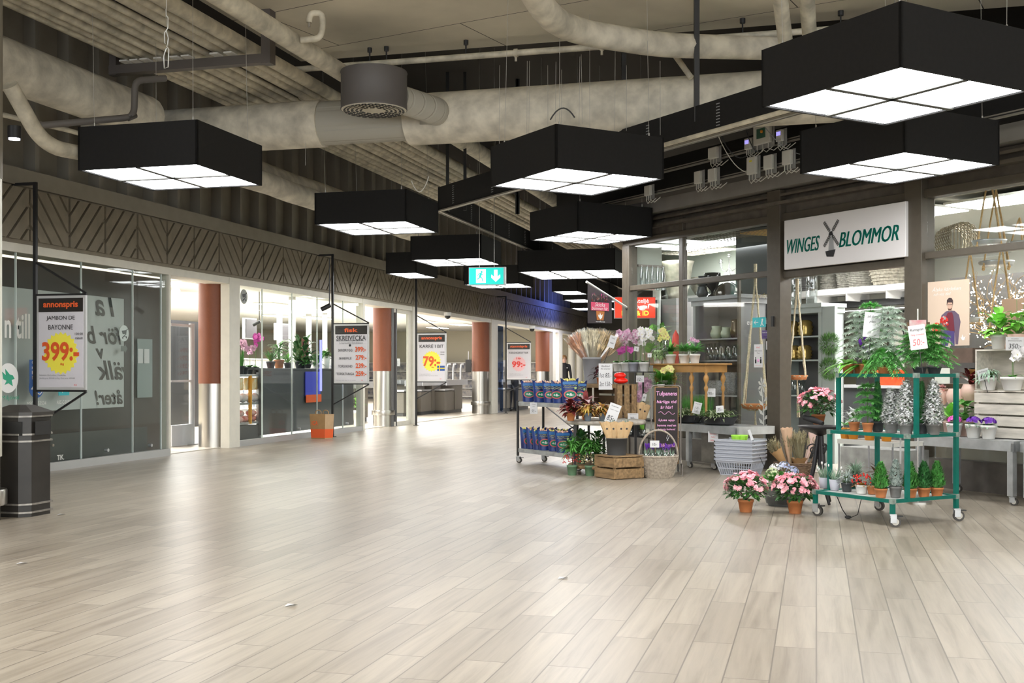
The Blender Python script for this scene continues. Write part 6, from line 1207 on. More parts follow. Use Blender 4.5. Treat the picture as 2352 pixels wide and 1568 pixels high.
for _ in range(40):
    a_=ru(0,6.28); r=rnd()**.5*.10; g.cyl((W_*(.42+cos(a_)*r),-.008,Hh*(.37+sin(a_)*r*.75)),(W_*(.42+cos(a_)*r),-.006,Hh*(.37+sin(a_)*r*.75)),.012,n=8,mi=int(rnd()<.25))
g.build('printed_bouquet',[REDP,WHITE],t)
text('Älska kärleken',W_*.70,Hh*.07,WHITE,t,(W_*.46,-.002,Hh*.88),shear=.3,ext=.0008); text('och visa det!',W_*.42,Hh*.045,WHITE,t,(W_*.36,-.002,Hh*.80),shear=.3,ext=.0008)
MB().cyl((W_*.22,-.003,Hh*.28),(W_*.22,-.001,Hh*.28),.055,n=24).build('printed_red_seal',REDP,t); pp('printed_tulip',[(.84,.08),(.80,.13),(.83,.12),(.85,.17),(.875,.12),(.92,.14),(.89,.08)],WHITE,2)
# pennant on a pole
p0=at(1347,647,15.35); p1=at(1440,706,16.0); t=empty('pennant',(0,0,0),0,'black hanging pennant with pink ribbon reading Skicka blommor här','banner')
MB().cyl(p0,p1,.016,n=12).build('pole',WCABLE,t); MB().cyl(p1,p1+V((.02,.08,-.04)),.03,n=10).build('bracket',BMET,t)
pa=at(1350,652,15.36); pb=at(1405,685,15.72); za=H+(HY-742)*15.36/F; zb2=H+(HY-742)*15.72/F
g=MB(); v=[pa,pb,V((pb.x,pb.y,zb2)),V((pa.x,pa.y,za))]; nrm=V((pb.y-pa.y,-(pb.x-pa.x),0)).normalized()*.004; g.add([p+nrm for p in v]+[p-nrm for p in v],[(0,1,2,3),(7,6,5,4),(0,4,5,1),(1,5,6,2),(2,6,7,3),(3,7,4,0)]); g.build('banner_cloth',mat('banner_black',(.035,.025,.028),.6),t)
ax=(pb-pa); ax.z=0; wl=ax.length; yaw=math.atan2(ax.y,ax.x); pr=empty('banner_print',pa+V((0,0,0)),yaw); pr.parent=t; zc=lambda py:(HY-py)*15.5/F+H-pa.z
MB().box(wl*.12,wl*.86,-.008,-.005,zc(713),zc(694)).build('pink_ribbon',mat('ribbon_pink',(.68,.08,.16),.5),pr); text('Skicka',wl*.42,.055,WHITE,pr,(wl*.48,-.010,zc(699)),shear=.3,ext=.001); text('blommor här',wl*.66,.045,WHITE,pr,(wl*.48,-.010,zc(708)),shear=.3,ext=.001)
MB().prism([(wl*.36,zc(735)),(wl*.64,zc(735)),(wl*.68,zc(714)),(wl*.33,zc(714))],-.007,-.005).build('printed_cup',mat('print_orange_brown',(.45,.15,.03),.5),pr); MB().prism([(wl*.5,zc(733)),(wl*.42,zc(727)),(wl*.41,zc(722)),(wl*.46,zc(724)),(wl*.49,zc(718)),(wl*.53,zc(724)),(wl*.60,zc(721)),(wl*.57,zc(729))],-.010,-.007).build('printed_tulip',WHITE,pr); text('euroflorist',wl*.38,.022,WHITE,pr,(wl*.5,-.009,zc(738)),ext=.001)
g=MB()
for _ in range(60): x=ru(.12,.88)*wl; z=zc(ru(676,693)); g.leaf((x,-.008,z),(ru(-.5,.5),-.1,1),.03,.012,droop=0,seg=1,mi=int(rnd()*3))
g.build('printed_flowers',[mat('print_red_brown',(.35,.05,.03),.6),mat('print_cream',(.6,.45,.35),.6),MAG],pr)
# red photo studio sign in the passage behind the corner
q=at(1459,706,18.3); k=18.3/F; t=empty('red_sign',(q.x,q.y,q.z),0,'red lightbox sign seen behind and through the shop corner','sign'); MB().box(-46*k,46*k,.0,.12,-23*k,23*k).build('sign_case',mat('sign_case_red',(.75,.03,.01),.4,emit=.9,ecol=(.9,.03,.01)),t,bev=.01); MB().box(-47*k,47*k,.02,.14,-24.5*k,24.5*k).build('sign_rim',GREY,t)
SW_=mat('sign_letter_white',(1,1,1),.5,emit=1); SY=mat('sign_letter_yellow',(1,.9,.1),.5,emit=1,ecol=(1,.8,.05))
text('Ateljé',34*k,12*k,SW_,t,(14*k,-.004,14*k)); text('Fotograf',52*k,12*k,SW_,t,(7*k,-.004,1*k)); text('Foto & ID',62*k,11*k,SY,t,(0,-.004,-13*k),off=.02)
# ---- stickers and notices on the sliding door pane
m=MR-.004
def note(px,py,w,h,label,lines=(),bg=None,m=m):
    t=empty('notice',fR(px,m,FR.z(px,py,m)-h/2),AR,label,'notice'); MB().box(-w/2,w/2,-.003,0,0,h).build('sheet',bg or PAPER,t)
    for s_,zf,hf,wf,c in lines: text(s_,w*wf,h*hf,c,t,(0,-.004,h*zf),ext=.0006)
    return t
RI=mat('red_ink',(.75,.15,.15),.6)
t=note(1742,817,.15,.28,'white notice with two figures and a pink heart on the door pane',(('Hej!',.86,.09,.4,RI),('Håll avstånd',.72,.05,.8,INK),('2 m',.62,.07,.3,INK),('tack för hänsyn',.08,.03,.7,RI)))
for x in (-.045,.045): MB().cyl((x,-.005,.115),(x,-.003,.115),.010,n=10).box(x-.012,x+.012,-.005,-.003,.05,.10).build('person_pictogram',INK,t)
MB().ball((0,-.004,.085),.02,8,0,(1,.2,1)).build('heart_pictogram',PINKP,t)
note(1759,768,.13,.10,'purple and white sign at the right edge of the door pane',(('Butiken larmad',.75,.15,.8,WHITE),('Öppet',.25,.2,.5,INK)),mat('notice_purple',(.10,.06,.22),.5))
note(1764,793,.06,.10,'small poster with a pink flower on the door pane',(('*',.65,.35,.5,MAG),))
o=MB().box(-.115,.115,-.004,-.001,-.06,.06).build('exit_sticker',mat('exit_teal',(.05,.5,.55),.5),loc=fR(1744,m,FR.z(1744,740,m)),rz=AR); tag(o,'teal exit arrow sticker on the door pane','sticker'); text('←',.08,.05,WHITE,o,(-.05,-.005,0)); MB().cyl((.06,-.007,.03),(.06,-.004,.03),.012,n=10).bar((.06,-.006,.02),(.05,-.006,-.01),.018,.003,up=(0,1,0)).bar((.05,-.006,-.01),(.03,-.006,-.045),.01,.003,up=(0,1,0)).bar((.05,-.006,-.01),(.08,-.006,-.045),.01,.003,up=(0,1,0)).build('running_pictogram',WHITE,o)
gt=text('Greatdays',.30,.075,mat('gold_lettering',(.50,.38,.12),.3,.6),None,fR(1748,MR+.25,FR.z(1748,680,MR+.25)),(R(90),0,AR),shear=.35,off=.01); gt.name='gold_lettering'; tag(gt,'gold script lettering Greatdays hanging inside the window','lettering')
gt=text('euroflorist',.42,.07,WHITE,None,fR(1743,m,FR.z(1743,738,m)),(R(90),0,AR)); gt.name='window_lettering'; tag(gt,'white florist lettering on the door pane around the teal sticker','lettering')
g=MB(); m2=MR-.003; fu,fz=FR.u(1750,m2),FR.z(1750,885,m2); W2=mat('etched_white',(.62,.62,.58),.6)
for k in range(7): a_=2*pi*k/7; g.add([(fu,m2,fz),(fu+.05*cos(a_-.3),m2,fz+.075*sin(a_-.3)),(fu+.075*cos(a_),m2,fz+.11*sin(a_)),(fu+.05*cos(a_+.3),m2,fz+.075*sin(a_+.3))],[(0,1,2,3)])
for k in range(8): s_=1 if k%2 else -1; z=fz-.1-.055*k; g.add([(fu+.03,m2,z-.04),(fu+.03+s_*.06,m2,z-.02),(fu+.03+s_*.09,m2,z+.04),(fu+.03+s_*.03,m2,z+.01)],[(0,1,2,3)])
g.v=[(x,y,z) for x,y,z in g.v]; gg=MB(); gg.v,gg.f,gg.i,gg.sm=g.v,g.f,g.i,g.sm; gg.tube([(fu,m2,fz-.08),(fu+.03,m2,fz-.3),(fu+.03,m2,fz-.55)],.006,5); tag(gg.build('etched_flower',W2,rz=AR),'pale etched flower ornament on the door pane behind the rope hanger','sticker')
# door handle lock
tag(MB().box(-.02,.02,-.02,.0,-.06,.06).build('door_lock',BMET,loc=fR(1776,MR-.08,FR.z(1776,738,MR-.08)),rz=AR),'small black lock box on the entrance post','lock')
# ---- rope plant hangers
ROPE=mat('cream_rope',(.62,.54,.38),.85,noise=.3,scale=60,bump=.4); JUTE=mat('jute_rope',(.50,.33,.15),.9,noise=.3,scale=60,bump=.3)
def hanger(px,m,ytop,ybowl,R_,ytail,label,rope=ROPE,bowl=TER,r=.0095,cat='plant hanger'):
    q=fR(px,m); zt_=FR.z(px,ytop,m); zb_=FR.z(px,ybowl,m); t=empty('rope_hanger',(q.x,q.y,zb_),0,label,cat); h=zt_-zb_
    g=MB()
    for k in range(4):
        a_=pi/2*k+.5; x,y=cos(a_)*R_,sin(a_)*R_; n=14; pts=[(x*(1-q_/n)**1.0+.01*cos(a_),y*(1-q_/n)+.01*sin(a_),h*.86*q_/n) for q_ in range(n+1)]
        g.tube([(p[0]+.003*sin(i*2.2),p[1],p[2]) for i,p in enumerate(pts)],[r*(1.5 if i%5==2 else 1) for i in range(n+1)],6)
    g.tube([(0,0,h*.84),(0,0,h)],r*2.2,8); g.build('rope',rope,t)
    bw=MB().lathe([(.001,-R_*.42),(R_*.5,-R_*.36),(R_*.85,-.05),(R_,0),(R_*.97,.004),(R_*.8,-.05),(.001,-R_*.33)],28).build('bowl',bowl,t)
    g=MB(); 
    for k in range(12):
        a0=2*pi*k/12; 
        for s_ in (-1,1): g.tube([(cos(a0)*R_*1.01,sin(a0)*R_*1.01,-.005),(cos(a0+s_*.3)*R_*.8,sin(a0+s_*.3)*R_*.8,-R_*.24),(cos(a0)*R_*.4,sin(a0)*R_*.4,-R_*.42)],r*.7,5)
    zt=FR.z(px,ytail,m)-zb_
    for _ in range(7): x=ru(-.02,.02); g.tube([(0,0,-R_*.42),(x*.5,ru(-.02,.02),-R_*.42+(zt+R_*.42)*.5),(x*1.3,ru(-.02,.02),zt)],r*.9,5)
    g.build('net_and_tassel',rope,t)
    return t
hanger(1735,MR+.22,606,928,.185,995,'cream macramé hanger with a terracotta bowl behind the door pane')
t=hanger(1831,MR+.3,640,862,.125,958,'second cream macramé hanger with a bowl, right of the entrance post')
# zinc trays on jute ropes in the right window
def jtray(px,m,yapex,ytray,R_,label,n_=4):
    q=fR(px,m); zt_=FR.z(px,yapex,m); z=FR.z(px,ytray,m); t=empty('hanging_tray',(q.x,q.y,z),0,label,'hanging tray','zinc trays on jute ropes'); MB().lathe([(.001,-.02)]+[(R_*.88+R_*.03*k,-.02+.012*k) for k in range(5)]+[(R_*.9,-.01),(.001,-.008)],24).build('zinc_tray',ZN,t); g=MB()
    for k in range(n_): a_=2*pi*k/n_+.4; g.tube([(cos(a_)*R_*.95,sin(a_)*R_*.95,-.03),(cos(a_)*R_*.45,sin(a_)*R_*.45,(zt_-z)*.55),(0,0,zt_-z)],.0085,6); g.ball((cos(a_)*R_*.95,sin(a_)*R_*.95,-.04),.018,6)
    g.build('rope',JUTE,t)
jtray(2272,MR+.5,395,558,.17,'upper zinc tray on jute ropes behind the transom'); jtray(2288,MR+.75,436,606,.18,'large zinc tray hanging in the middle of the right window'); jtray(2300,MR+.4,560,742,.16,'lowest fluted zinc tray among the lit twigs'); jtray(2228,MR+.6,575,735,.14,'zinc tray hanging half behind the poster'); jtray(2342,MR+.9,500,560,.10,'small glass tray on thin cords at the right edge',3)
# woven cylinder basket
q=fR(2215,MR+1.3,FR.z(2215,545,MR+1.3)); t=empty('wicker_cylinder',q,AR+R(60),'round woven cylinder basket lying on a glass shelf','basket'); g=MB(MX.Rotation(R(90),4,'X')); g=wicker(g,(0,0,-.45),.17,.17,.45,16,14,0,1,1,.006,.006)
for k in range(9): x=-.15+.0375*k; g.box(x-.006,x+.006,-math.sqrt(max(0,.165**2-x*x)),math.sqrt(max(0,.165**2-x*x)),-.006,.006)
g.build('woven_body',mat('grey_willow',(.22,.19,.13),.85,noise=.3,scale=30),t)
MB().box(-.4,.4,-.3,.3,-.20,-.185).build('glass_shelf',CLR,t)
# lit twigs
TWG=mat('twig_gold',(.40,.24,.08),.7); 
t=empty('lit_twigs',fR(2315,MR+1.1,1.35),0,'corkscrew twigs set with many tiny white lamps in the right window','twigs'); g=MB(); l=MB()
for _ in range(46):
    a_=ru(0,6.28); p=V((0,0,0)); d=V((cos(a_)*.5,sin(a_)*.3,1)); pts=[p]
    for k in range(11): d=(d+V((ru(-.7,.7),ru(-.5,.5),ru(-.3,.35)))).normalized(); p=p+d*.10; p=V((p.x,p.y,min(p.z,1.15))); pts.append(p); 
    g.tube(pts,[.006*(1-k/14) for k in range(12)],4)
    for k in range(16): q_=pts[2+int(rnd()*9)]; l.ball(q_+V((ru(-.05,.05),ru(-.05,.05),ru(-.05,.05))),.0065,4)
g.build('twig',TWG,t); l.build('tiny_lamp',mat('fairy_light',(1,1,1),.5,emit=6,ecol=(1,.93,.8)),t)
MB().lathe([(.1,-.9),(.13,-.5),(.12,.05),(.10,.05)],20).build('vase',PGR,t)
o=MB().box(-.35,.35,0,.02,-.05,.45).build('brown_panel',mat('brown_board',(.42,.26,.17),.6,noise=.1,scale=4),loc=fR(2375,MR+.2,1.42),rz=AR); tag(o,'plain brown board at the right edge of the window','board')
# dark backdrop wall behind the twigs, with blinds
o=MB().box(-.75,1.6,0,.05,.9,2.35).build('display_backdrop',mat('dark_shop_backdrop',(.05,.045,.04),.7),loc=fR(2300,MR+2.6,0),rz=AR); tag(o,'dark display backdrop behind the lit twigs','backdrop')
for k,(px,m_,h,r) in enumerate(((2220,.55,.28,.12),(2250,.6,.30,.14),(2290,.65,.26,.12))): leafy(fR(px+20,MR+m_,1.05),('left','middle','right')[k]+' rubber plant leaves inside the right window',mat('rubber_leaf',(.13,.20,.10),.35,noise=.4,scale=10),10,.24,.11,.07,.14,mat('amber_pot',(.60,.25,.03),.35),.3,1,.3,kind='rubber_plant',grp='rubber plants in the window')
t=empty('window_bench',(0,0,0),AR,'low bench along the inside of the right window','bench'); MB().box(FR.u(2150,MR+.3),-4.2,MR+.25,MR+1.0,1.0,1.04).build('bench_top',WOODD,t); MB().box(FR.u(2150,MR+.3),-4.2,MR+.3,MR+.9,.0,1.0).build('bench_front',mat('bench_front',(.30,.27,.22),.7),t)
# ---------------- cabinets
CABG=mat('cabinet_grey',(.27,.27,.28),.5); CABI=mat('cabinet_inside',(.15,.145,.145),.6)
def cabinet(px0,px1,m,yt,ys,label,deep=.45,bright=None,top=.07):
    a,b=FR.u(px0,m),FR.u(px1,m); zt_=FR.z((px0+px1)/2,yt,m); t=empty('display_cabinet',(0,0,0),AR,label,'cabinet'); B=bright or CABG
    MB().box(a,a+.05,m,m+deep,0,zt_).box(b-.05,b,m,m+deep,0,zt_).build('side_panel',B,t); MB().box(a,b,m+deep-.02,m+deep,0,zt_).build('back_panel',CABI,t); MB().box(a-.05,b+.05,m-.05,m+deep,zt_,zt_+.05).box(a-.02,b+.02,m-.02,m+deep,zt_-top,zt_).build('cornice',B,t)
    zs=[]
    for y in ys: z=FR.z((px0+px1)/2,y,m); zs.append(z); MB().box(a+.05,b-.05,m,m+deep-.02,z-.018,z).build('shelf',B,t)
    return a,b,zt_,zs
m1=MR+.95; a,b,zt_,zs=cabinet(1592,1702,m1,688,(777,827,907,960),'tall grey display cabinet with vases behind the left window')
VG=VASEG
def vase(loc,r,h,label,m=VG,prof=None,grp=None,name='vase',cat='vase',n=20):
    pr=prof or [(.7,0),(.9,.15),(1,.4),(.8,.75),(.55,.88),(.75,1)]; o=MB().lathe([(.001,.004)]+[(x*r,z*h) for x,z in pr]+[(pr[-1][0]*r*.94,h)],n).build(name,m,loc=loc); return tag(o,label,cat,grp)
cyl_=[(1,0),(1,1)]; bul=[(.6,0),(.95,.2),(1,.45),(.75,.8),(.8,1)]
for k,(px,kind) in enumerate(((1628,0),(1637,0),(1648,0),(1660,1),(1676,1),(1690,1))): vase(fR(px,m1+.15,zs[1]+.002),.045 if kind==0 else .06,.24 if kind==0 else .21,('first','second','third','fourth','fifth','sixth')[k]+' clear glass vase from the left on the upper cabinet shelf',VG,cyl_ if kind==0 else bul,'glass vases on the upper cabinet shelf')
MP=mat('mesh_pot_white',(.36,.37,.38),.5,noise=.5,scale=60,col2=(.15,.15,.15))
for k,(px,h,r) in enumerate(((1640,.20,.10),(1662,.20,.10),(1684,.32,.12),(1650,.14,.09))): vase(fR(px,m1+.18+.1*(k==2),zs[2]+.002),r,h,('left','middle','tall right','small front')[k]+' perforated metal lantern pot on the lower cabinet shelf',MP,[(.85,0),(1,.2),(1,.9),(.95,1)],'perforated pots','lantern_pot','pot')
for k,(px,r,h,mt) in enumerate(((1646,.09,.18,mat('pale_green_glass',(.35,.40,.30),.3)),(1668,.08,.16,mat('pale_green_glass',(.35,.40,.30),.3)),(1688,.07,.26,mat('bronze_glass',(.12,.09,.06),.15,.5)))): vase(fR(px,m1+.18,zs[0]+.002),r,h,('left pale green vase','right pale green vase','tall bronze vase')[k]+' on the top shelf of the left cabinet',mt,bul)
zc_=zt_+.052
BGL=mat('black_mirror_glass',(.02,.02,.02),.1)
vase(fR(1636,m1+.1,zc_),.12,.34,'black goblet-shaped vase on top of the left cabinet',BGL,[(.55,0),(.5,.06),(.15,.14),(.2,.25),(.75,.5),(1,.8),(.98,1)]); o=MB().lathe([(.20,0),(.2,.05),(.15,.14),(.06,.19),(.001,.2)],24).build('smoked_dome',mat('smoked_dome_glass',(.06,.05,.04),.12,.3),loc=fR(1672,m1+.15,zc_)); tag(o,'smoked dark dome lying on top of the left cabinet','ornament')
for k,(px,z_,r) in enumerate(((1613,0,.085),(1613,.15,.075))): vase(fR(px,m1-.0,zc_+z_),r,.15,('lower','upper')[k]+' dark grey round pot stacked on the cabinet corner',PDG,bul,None,'pot','pot')
# things standing in the left bay
bs=empty('display_bench',(0,0,0),AR,'inner display bench behind the left window bay','bench'); MB().box(uR(1452)+.1,uR(1590,m1)-.05,MR+.3,MR+1.0,.0,1.25).build('bench_body',CABI,bs)
def ontop(px,m): return fR(px,m,1.252)
leafy(ontop(1492,MR+.45),'leafy climber with big bright leaves in the left bay',G3,26,.22,.10,.10,.18,PPK,.1,1,.3,rise=.4,Rr=.18,kind='leafy_plant'); leafy(ontop(1515,MR+.7),'darker leafy plant in the left bay',G1,22,.2,.09,.1,.2,PGR,.1,1,.3,rise=.35,Rr=.15,kind='leafy_plant')
vase(ontop(1532,MR+.5),.06,.42,'tall slim clear glass cylinder in the left bay',VG,cyl_); vase(ontop(1580,MR+.5),.09,.26,'glass storage jar with amber contents in the left bay',VG,bul,None,'glass_jar','jar')
rg=MB()
for _ in range(1): rg.lathe([(.001,0),(.05,.02),(.06,.2),(.045,.42),(.001,.5)],14)
tag(rg.build('red_candle',mat('wax_red',(.65,.03,.02),.4),loc=ontop(1552,MR+.55)),'red pointed candle-like ornament behind the yellow orchids','ornament')
leafy(ontop(1585,MR+.75),'small bushy green ball plant beside the glass jar',G1,120,.08,.02,.09,.14,PWH,-.2,1,.5,rise=.14,Rr=.1)
# high shelf along the back with urns and candelabra
hs=empty('wall_shelf',(0,0,0),AR,'long white shelf high on the back wall with urns','shelf'); mS=MR+2.6; zS=FR.z(1660,672,mS); MB().box(FR.u(1532,mS),FR.u(1700,mS),mS,mS+.45,zS-.07,zS).build('shelf_board',WHITE,hs); o=MB().box(FR.u(1528,mS+.45),FR.u(1760,mS),mS+.45,mS+.5,0,3.22).build('wall_partition',iw,rz=AR); st(o)
URN=mat('aged_pewter',(.30,.28,.23),.45,.5,noise=.4,scale=9)
vase(fR(1556,mS-.5,zS-.1),.26,.62,'huge aged metal urn behind the left mullion',URN,[(.55,0),(.6,.1),(.8,.5),(.95,.88),(1.05,1)],None,'urn','urn'); vase(fR(1610,mS+.2,zS+.002),.19,.30,'smaller aged metal urn with ring handles on the white shelf',URN,[(.5,0),(.55,.1),(.95,.5),(.85,.85),(1.08,1)],None,'urn','urn')
MB().box(-.3,.3,-.25,.25,-1.2,-.0).build('x',CABI)if 0 else None
ub_=MB().box(-.35,.35,-.3,.3,0,zS-.102).build('plinth_block',CABI,loc=fR(1556,mS-.5,0),rz=AR); tag(ub_,'dark plinth block under the huge urn','plinth')
q=fR(1675,mS+.2,zS); t=empty('candelabra',q,AR,'silver three-armed candelabra on the white shelf','candelabra'); SV=mat('silver',(.6,.6,.6),.2,.9); h=FR.z(1675,583,mS+.2)-zS
MB().lathe([(.10,0),(.09,.02),(.03,.06),(.018,.12),(.022,h*.5),(.012,h*.55),(.02,h*.62),(.01,h*.66),(.012,h*.9),(.035,h*.93),(.02,h*.95),(.03,h)],16).build('stem',SV,t)
for s_ in (-1,1): MB().tube([(0,0,h*.64),(s_*.07,0,h*.56),(s_*.16,0,h*.60),(s_*.20,0,h*.72),(s_*.20,0,h*.80)],.009,8).lathe([(.012,0),(.04,.01),(.018,.03),(.03,.07)],12,(s_*.20,0,h*.78)).build('arm',SV,t)
# hanging wire grids and bells
for k,(px0,px1,y0,m_,lab) in enumerate(((1512,1625,583,MR+1.5,'lower hanging wire grid in the left bay'),(1580,1700,550,MR+1.0,'upper woven wire grid under the shop ceiling'),(1700,1790,537,MR+.55,'orange bamboo grid at the top of the door pane'))):
    a,b=FR.u(px0,m_),FR.u(px1,m_); z=FR.z(px0,y0,m_); g=MB(); n=9
    for i in range(n): g.box(a+(b-a)*i/(n-1)-.004,a+(b-a)*i/(n-1)+.004,m_,m_+.7,z,z+.006)
    for i in range(n+3): g.box(a,b,m_+.7*i/(n+2)-.004,m_+.7*i/(n+2)+.004,z+.006,z+.012)
    for x in (a,b): 
        for y in (m_,m_+.7): g.cyl((x,y,z),(x,y,3.22),.002,n=4)
    o=g.build('hanging_grid',mat('bamboo_orange',(.45,.28,.10),.6) if k==2 else mat('grid_wire',(.18,.16,.13),.5,.4),rz=AR); tag(o,lab,'hanging grid')
t=empty('ladder_hanger',(0,0,0),AR,'row of clear hanging bottles on a rail at the left bay wall','rail'); m_=MR+.14; a_=uc+.12
MB().bar((a_,m_,FR.z(1460,610,m_)),(a_,m_+.46,FR.z(1460,610,m_)-.0),.03).build('rail',SR,t)
for k in range(5): MB().lathe([(.03,-.34),(.03,-.12),(.01,-.06),(.01,0)],12,(a_+.04,m_+.04+.095*k,FR.z(1460,610,m_))).build('hanging_bottle',VASEG,t)
for k,(px,py,w) in enumerate(((1610,568,1.3),(1680,560,1.2),(2330,525,1.4),(2140,488,.6),(2345,430,.8),(1560,557,.3))):  # first two panels imitate ceiling lamps reflected in the shop glass
    m_=MR+2.0; q=fR(px,m_,3.12); t=empty('ceiling_panel_light',q,AR,('warm glowing panel imitating a lamp reflection over the left bay','warm glowing panel imitating a lamp reflection left of the dark shop column','large warm light panel over the right window','small square ceiling light at the left of the right window','ceiling light at the top right corner of the window','small round light in the left bay')[k],'ceiling light','flower shop ceiling panels'); MB().box(-w/2,w/2,-.3,.3,0,.03).build('light_panel',LEDW,t); MB().box(-w/2-.02,w/2+.02,-.32,.32,.012,.04).build('frame',WHITE,t)
    for s_ in (-1,1): MB().cyl((s_*w/3,0,.03),(s_*w/3,0,3.22-3.12),.004,n=5).build('cord',CABLE,t)
# seen through the entrance
m3=MR+1.15; a,b,zt_,zs=cabinet(1780,1886,m3,708,(772,826,907),'pale green-grey cabinet with gold vases beside the entrance',.4,mat('pale_cabinet',(.42,.47,.45),.5))
GLD=mat('gold_bubble_glass',(.45,.32,.10),.18,.6)
for k,(px,sh) in enumerate(((1818,0),(1850,0),(1822,1),(1848,1))): vase(fR(px,m3+.15,zs[sh]+.002),.105,.21 if sh==0 else .19,(('left','right')[k%2])+' gold bubble glass vase on the '+('upper','lower')[sh]+' shelf by the entrance',GLD,[(.5,0),(.95,.12),(.8,.2),(1,.33),(.85,.45),(1,.58),(.8,.7),(.9,.85),(.6,1)])
vase(fR(1826,m3+.15,zs[2]+.002),.055,.20,'clear glass vase on the lowest visible shelf by the entrance',VG,cyl_); vase(fR(1842,m3+.15,zs[2]+.002),.05,.18,'second clear glass vase beside it on the lowest visible shelf',VG,cyl_)
for k,(px,h) in enumerate(((1828,.42),(1864,.46))): vase(fR(px,m3+.15,zt_+.052),.10,h,('left','right')[k]+' tall clear waisted vase on top of the entrance cabinet',VG,[(.7,0),(.75,.5),(.7,.8),(1,1)])
gp_=MB().box(FR.u(1889,m3),FR.u(1917,m3),m3,m3+.05,0,zt_); tag(gp_.build('pale_post',mat('pale_cabinet',(.42,.47,.45),.5),rz=AR),'pale green post carrying the two conifer wreaths','post')
for k,py in enumerate((790,846)):
    q=fR(1905,m3-.06,FR.z(1905,py,m3)); t=empty('conifer_wreath',q,AR,('upper','lower')[k]+' round clipped conifer wreath on the pale post','wreath','conifer wreaths'); g=MB()
    for _ in range(700): d=rdir(-1,1); g.leaf(d*.10,d+rdir(-1,1)*.6,.07,.018,droop=0,seg=1)
    g.build('foliage',mat('wreath_green',(.13,.27,.08),.9,noise=.4,scale=30),t)
# white shelf with basket stacks on the brick wall
mB_=MR+3.6; zB=FR.z(1950,660,mB_); bs_=empty('wall_shelf',(0,0,0),AR,'white bracket shelf with stacked baskets above the dark counter','shelf'); a,b=FR.u(1780,mB_),FR.u(2105,mB_); MB().box(a,b,mB_,mB_+.5,zB-.09,zB).build('shelf_board',WHITE,bs_); MB().box(a,b,mB_+.3,mB_+.5,zB-.28,zB-.18).build('dark_rail',BMET,bs_)
for px in (1870,1942,2034): u_=FR.u(px,mB_); MB().prism([(u_-.015,zB-.09),(u_+.015,zB-.09),(u_+.015,zB-.2),(u_-.015,zB-.2)],mB_+.02,mB_+.5).build('bracket',WHITE,bs_)
MB().box(a,b,mB_+.28,mB_+.29,zB-.34,zB-.333).build('light_strip',LEDW,bs_)
GW=mat('grey_willow_basket',(.33,.32,.28),.85,noise=.4,scale=30); GW2=mat('pale_willow_basket',(.45,.42,.34),.85,noise=.4,scale=30)
def bstack(px,n_,rb,rt,h,step,label,m_=GW,lean=0):
    for k in range(n_):
        t=empty('stacked_basket',fR(px,mB_+.25,zB+.002+step*k)+V((lean*k,0,0)),0,label%('lowest' if k==0 else 'top' if k==n_-1 else nm8[k]+' from the bottom'),'basket','stacked willow baskets'); g=wicker(MB(),(0,0,.012),rb,rt,h-.02,6,9,0,1,1,.006,.012); g.lathe([(rb,0),(rt,h-.01)],18); g.build('woven_body',m_,t)
bstack(1907,3,.15,.13,.14,.11,'%s grey basket in the short left stack on the white shelf')
bstack(1947,4,.14,.16,.16,.10,'%s grey basket in the narrow stack on the white shelf',GW,-.01); bstack(1985,6,.22,.26,.14,.085,'%s basket in the leaning stack on the white shelf',GW,-.012); bstack(2052,3,.28,.36,.26,.13,'%s large pale basket in the right stack on the white shelf',GW2); bstack(1845,3,.13,.15,.16,.1,'%s dark basket in the stack behind the tall vases',PGR)
q=fR(2078,SW-.02,FR.z(2078,762,SW)); t=empty('wall_clock',q,AR,'large round black-rimmed wall clock behind the entrance post','clock'); MB().lathe([(.33,0),(.33,.04),(.30,.05),(.30,.045)],40).v
g=MB(MX.Rotation(R(90),4,'X')); g.lathe([(.34,0),(.34,.05),(.30,.05),(.30,.02)],40); g.build('rim',BLACK,t); MB(MX.Rotation(R(90),4,'X')).lathe([(.30,.02),(.001,.021)],40).build('dial',mat('clock_dial',(.62,.60,.52),.5),t); MB().bar((0,-.03,0),(-.10,-.03,.16),.02,.004,up=(0,1,0)).bar((0,-.03,0),(.02,-.03,-.22),.014,.004,up=(0,1,0)).build('hands',INK,t)
for k,s_ in enumerate(('XII','III','VI','IX')): a_=pi/2-k*pi/2; text(s_,.07,.07,INK,t,(cos(a_)*.24,-.025,sin(a_)*.24),ext=.001)
t=empty('shop_counter',(0,0,0),AR,'dark counter with pale top deep inside the flower shop','counter'); m_=MR+3.0; a,b=FR.u(1912,m_),FR.u(2140,m_); MB().box(a,b,m_,m_+.5,0,.93).build('counter_front',mat('counter_dark_panel',(.06,.065,.07),.5),t); MB().box(a-.02,b,m_-.03,m_+.5,.93,.97).build('worktop',LGREY,t)
o=MB().box(FR.u(1905,SW),FR.u(2050,SW),SW-.04,SW-.01,.95,2.0).build('dark_doorway',mat('dark_doorway_olive',(.075,.07,.045),.6),rz=AR); tag(o,'dark olive doorway panel on the back wall','doorway')
o=MB().box(FR.u(1955,m_),FR.u(1985,m_),m_+.1,m_+.2,.97,1.5).build('till_screen',BLACK,rz=AR); tag(o,'black till screen on the dark counter','screen')
t=empty('orange_leaflet_stand',fR(2045,m_+.1,.97),AR,'orange-red leaflet stand on the counter behind the firs','leaflet stand'); MB().box(-.28,.28,0,.08,0,.22).build('leaflet_block',mat('orange_red_leaflets',(.75,.09,.02),.5,noise=.4,scale=14),t)
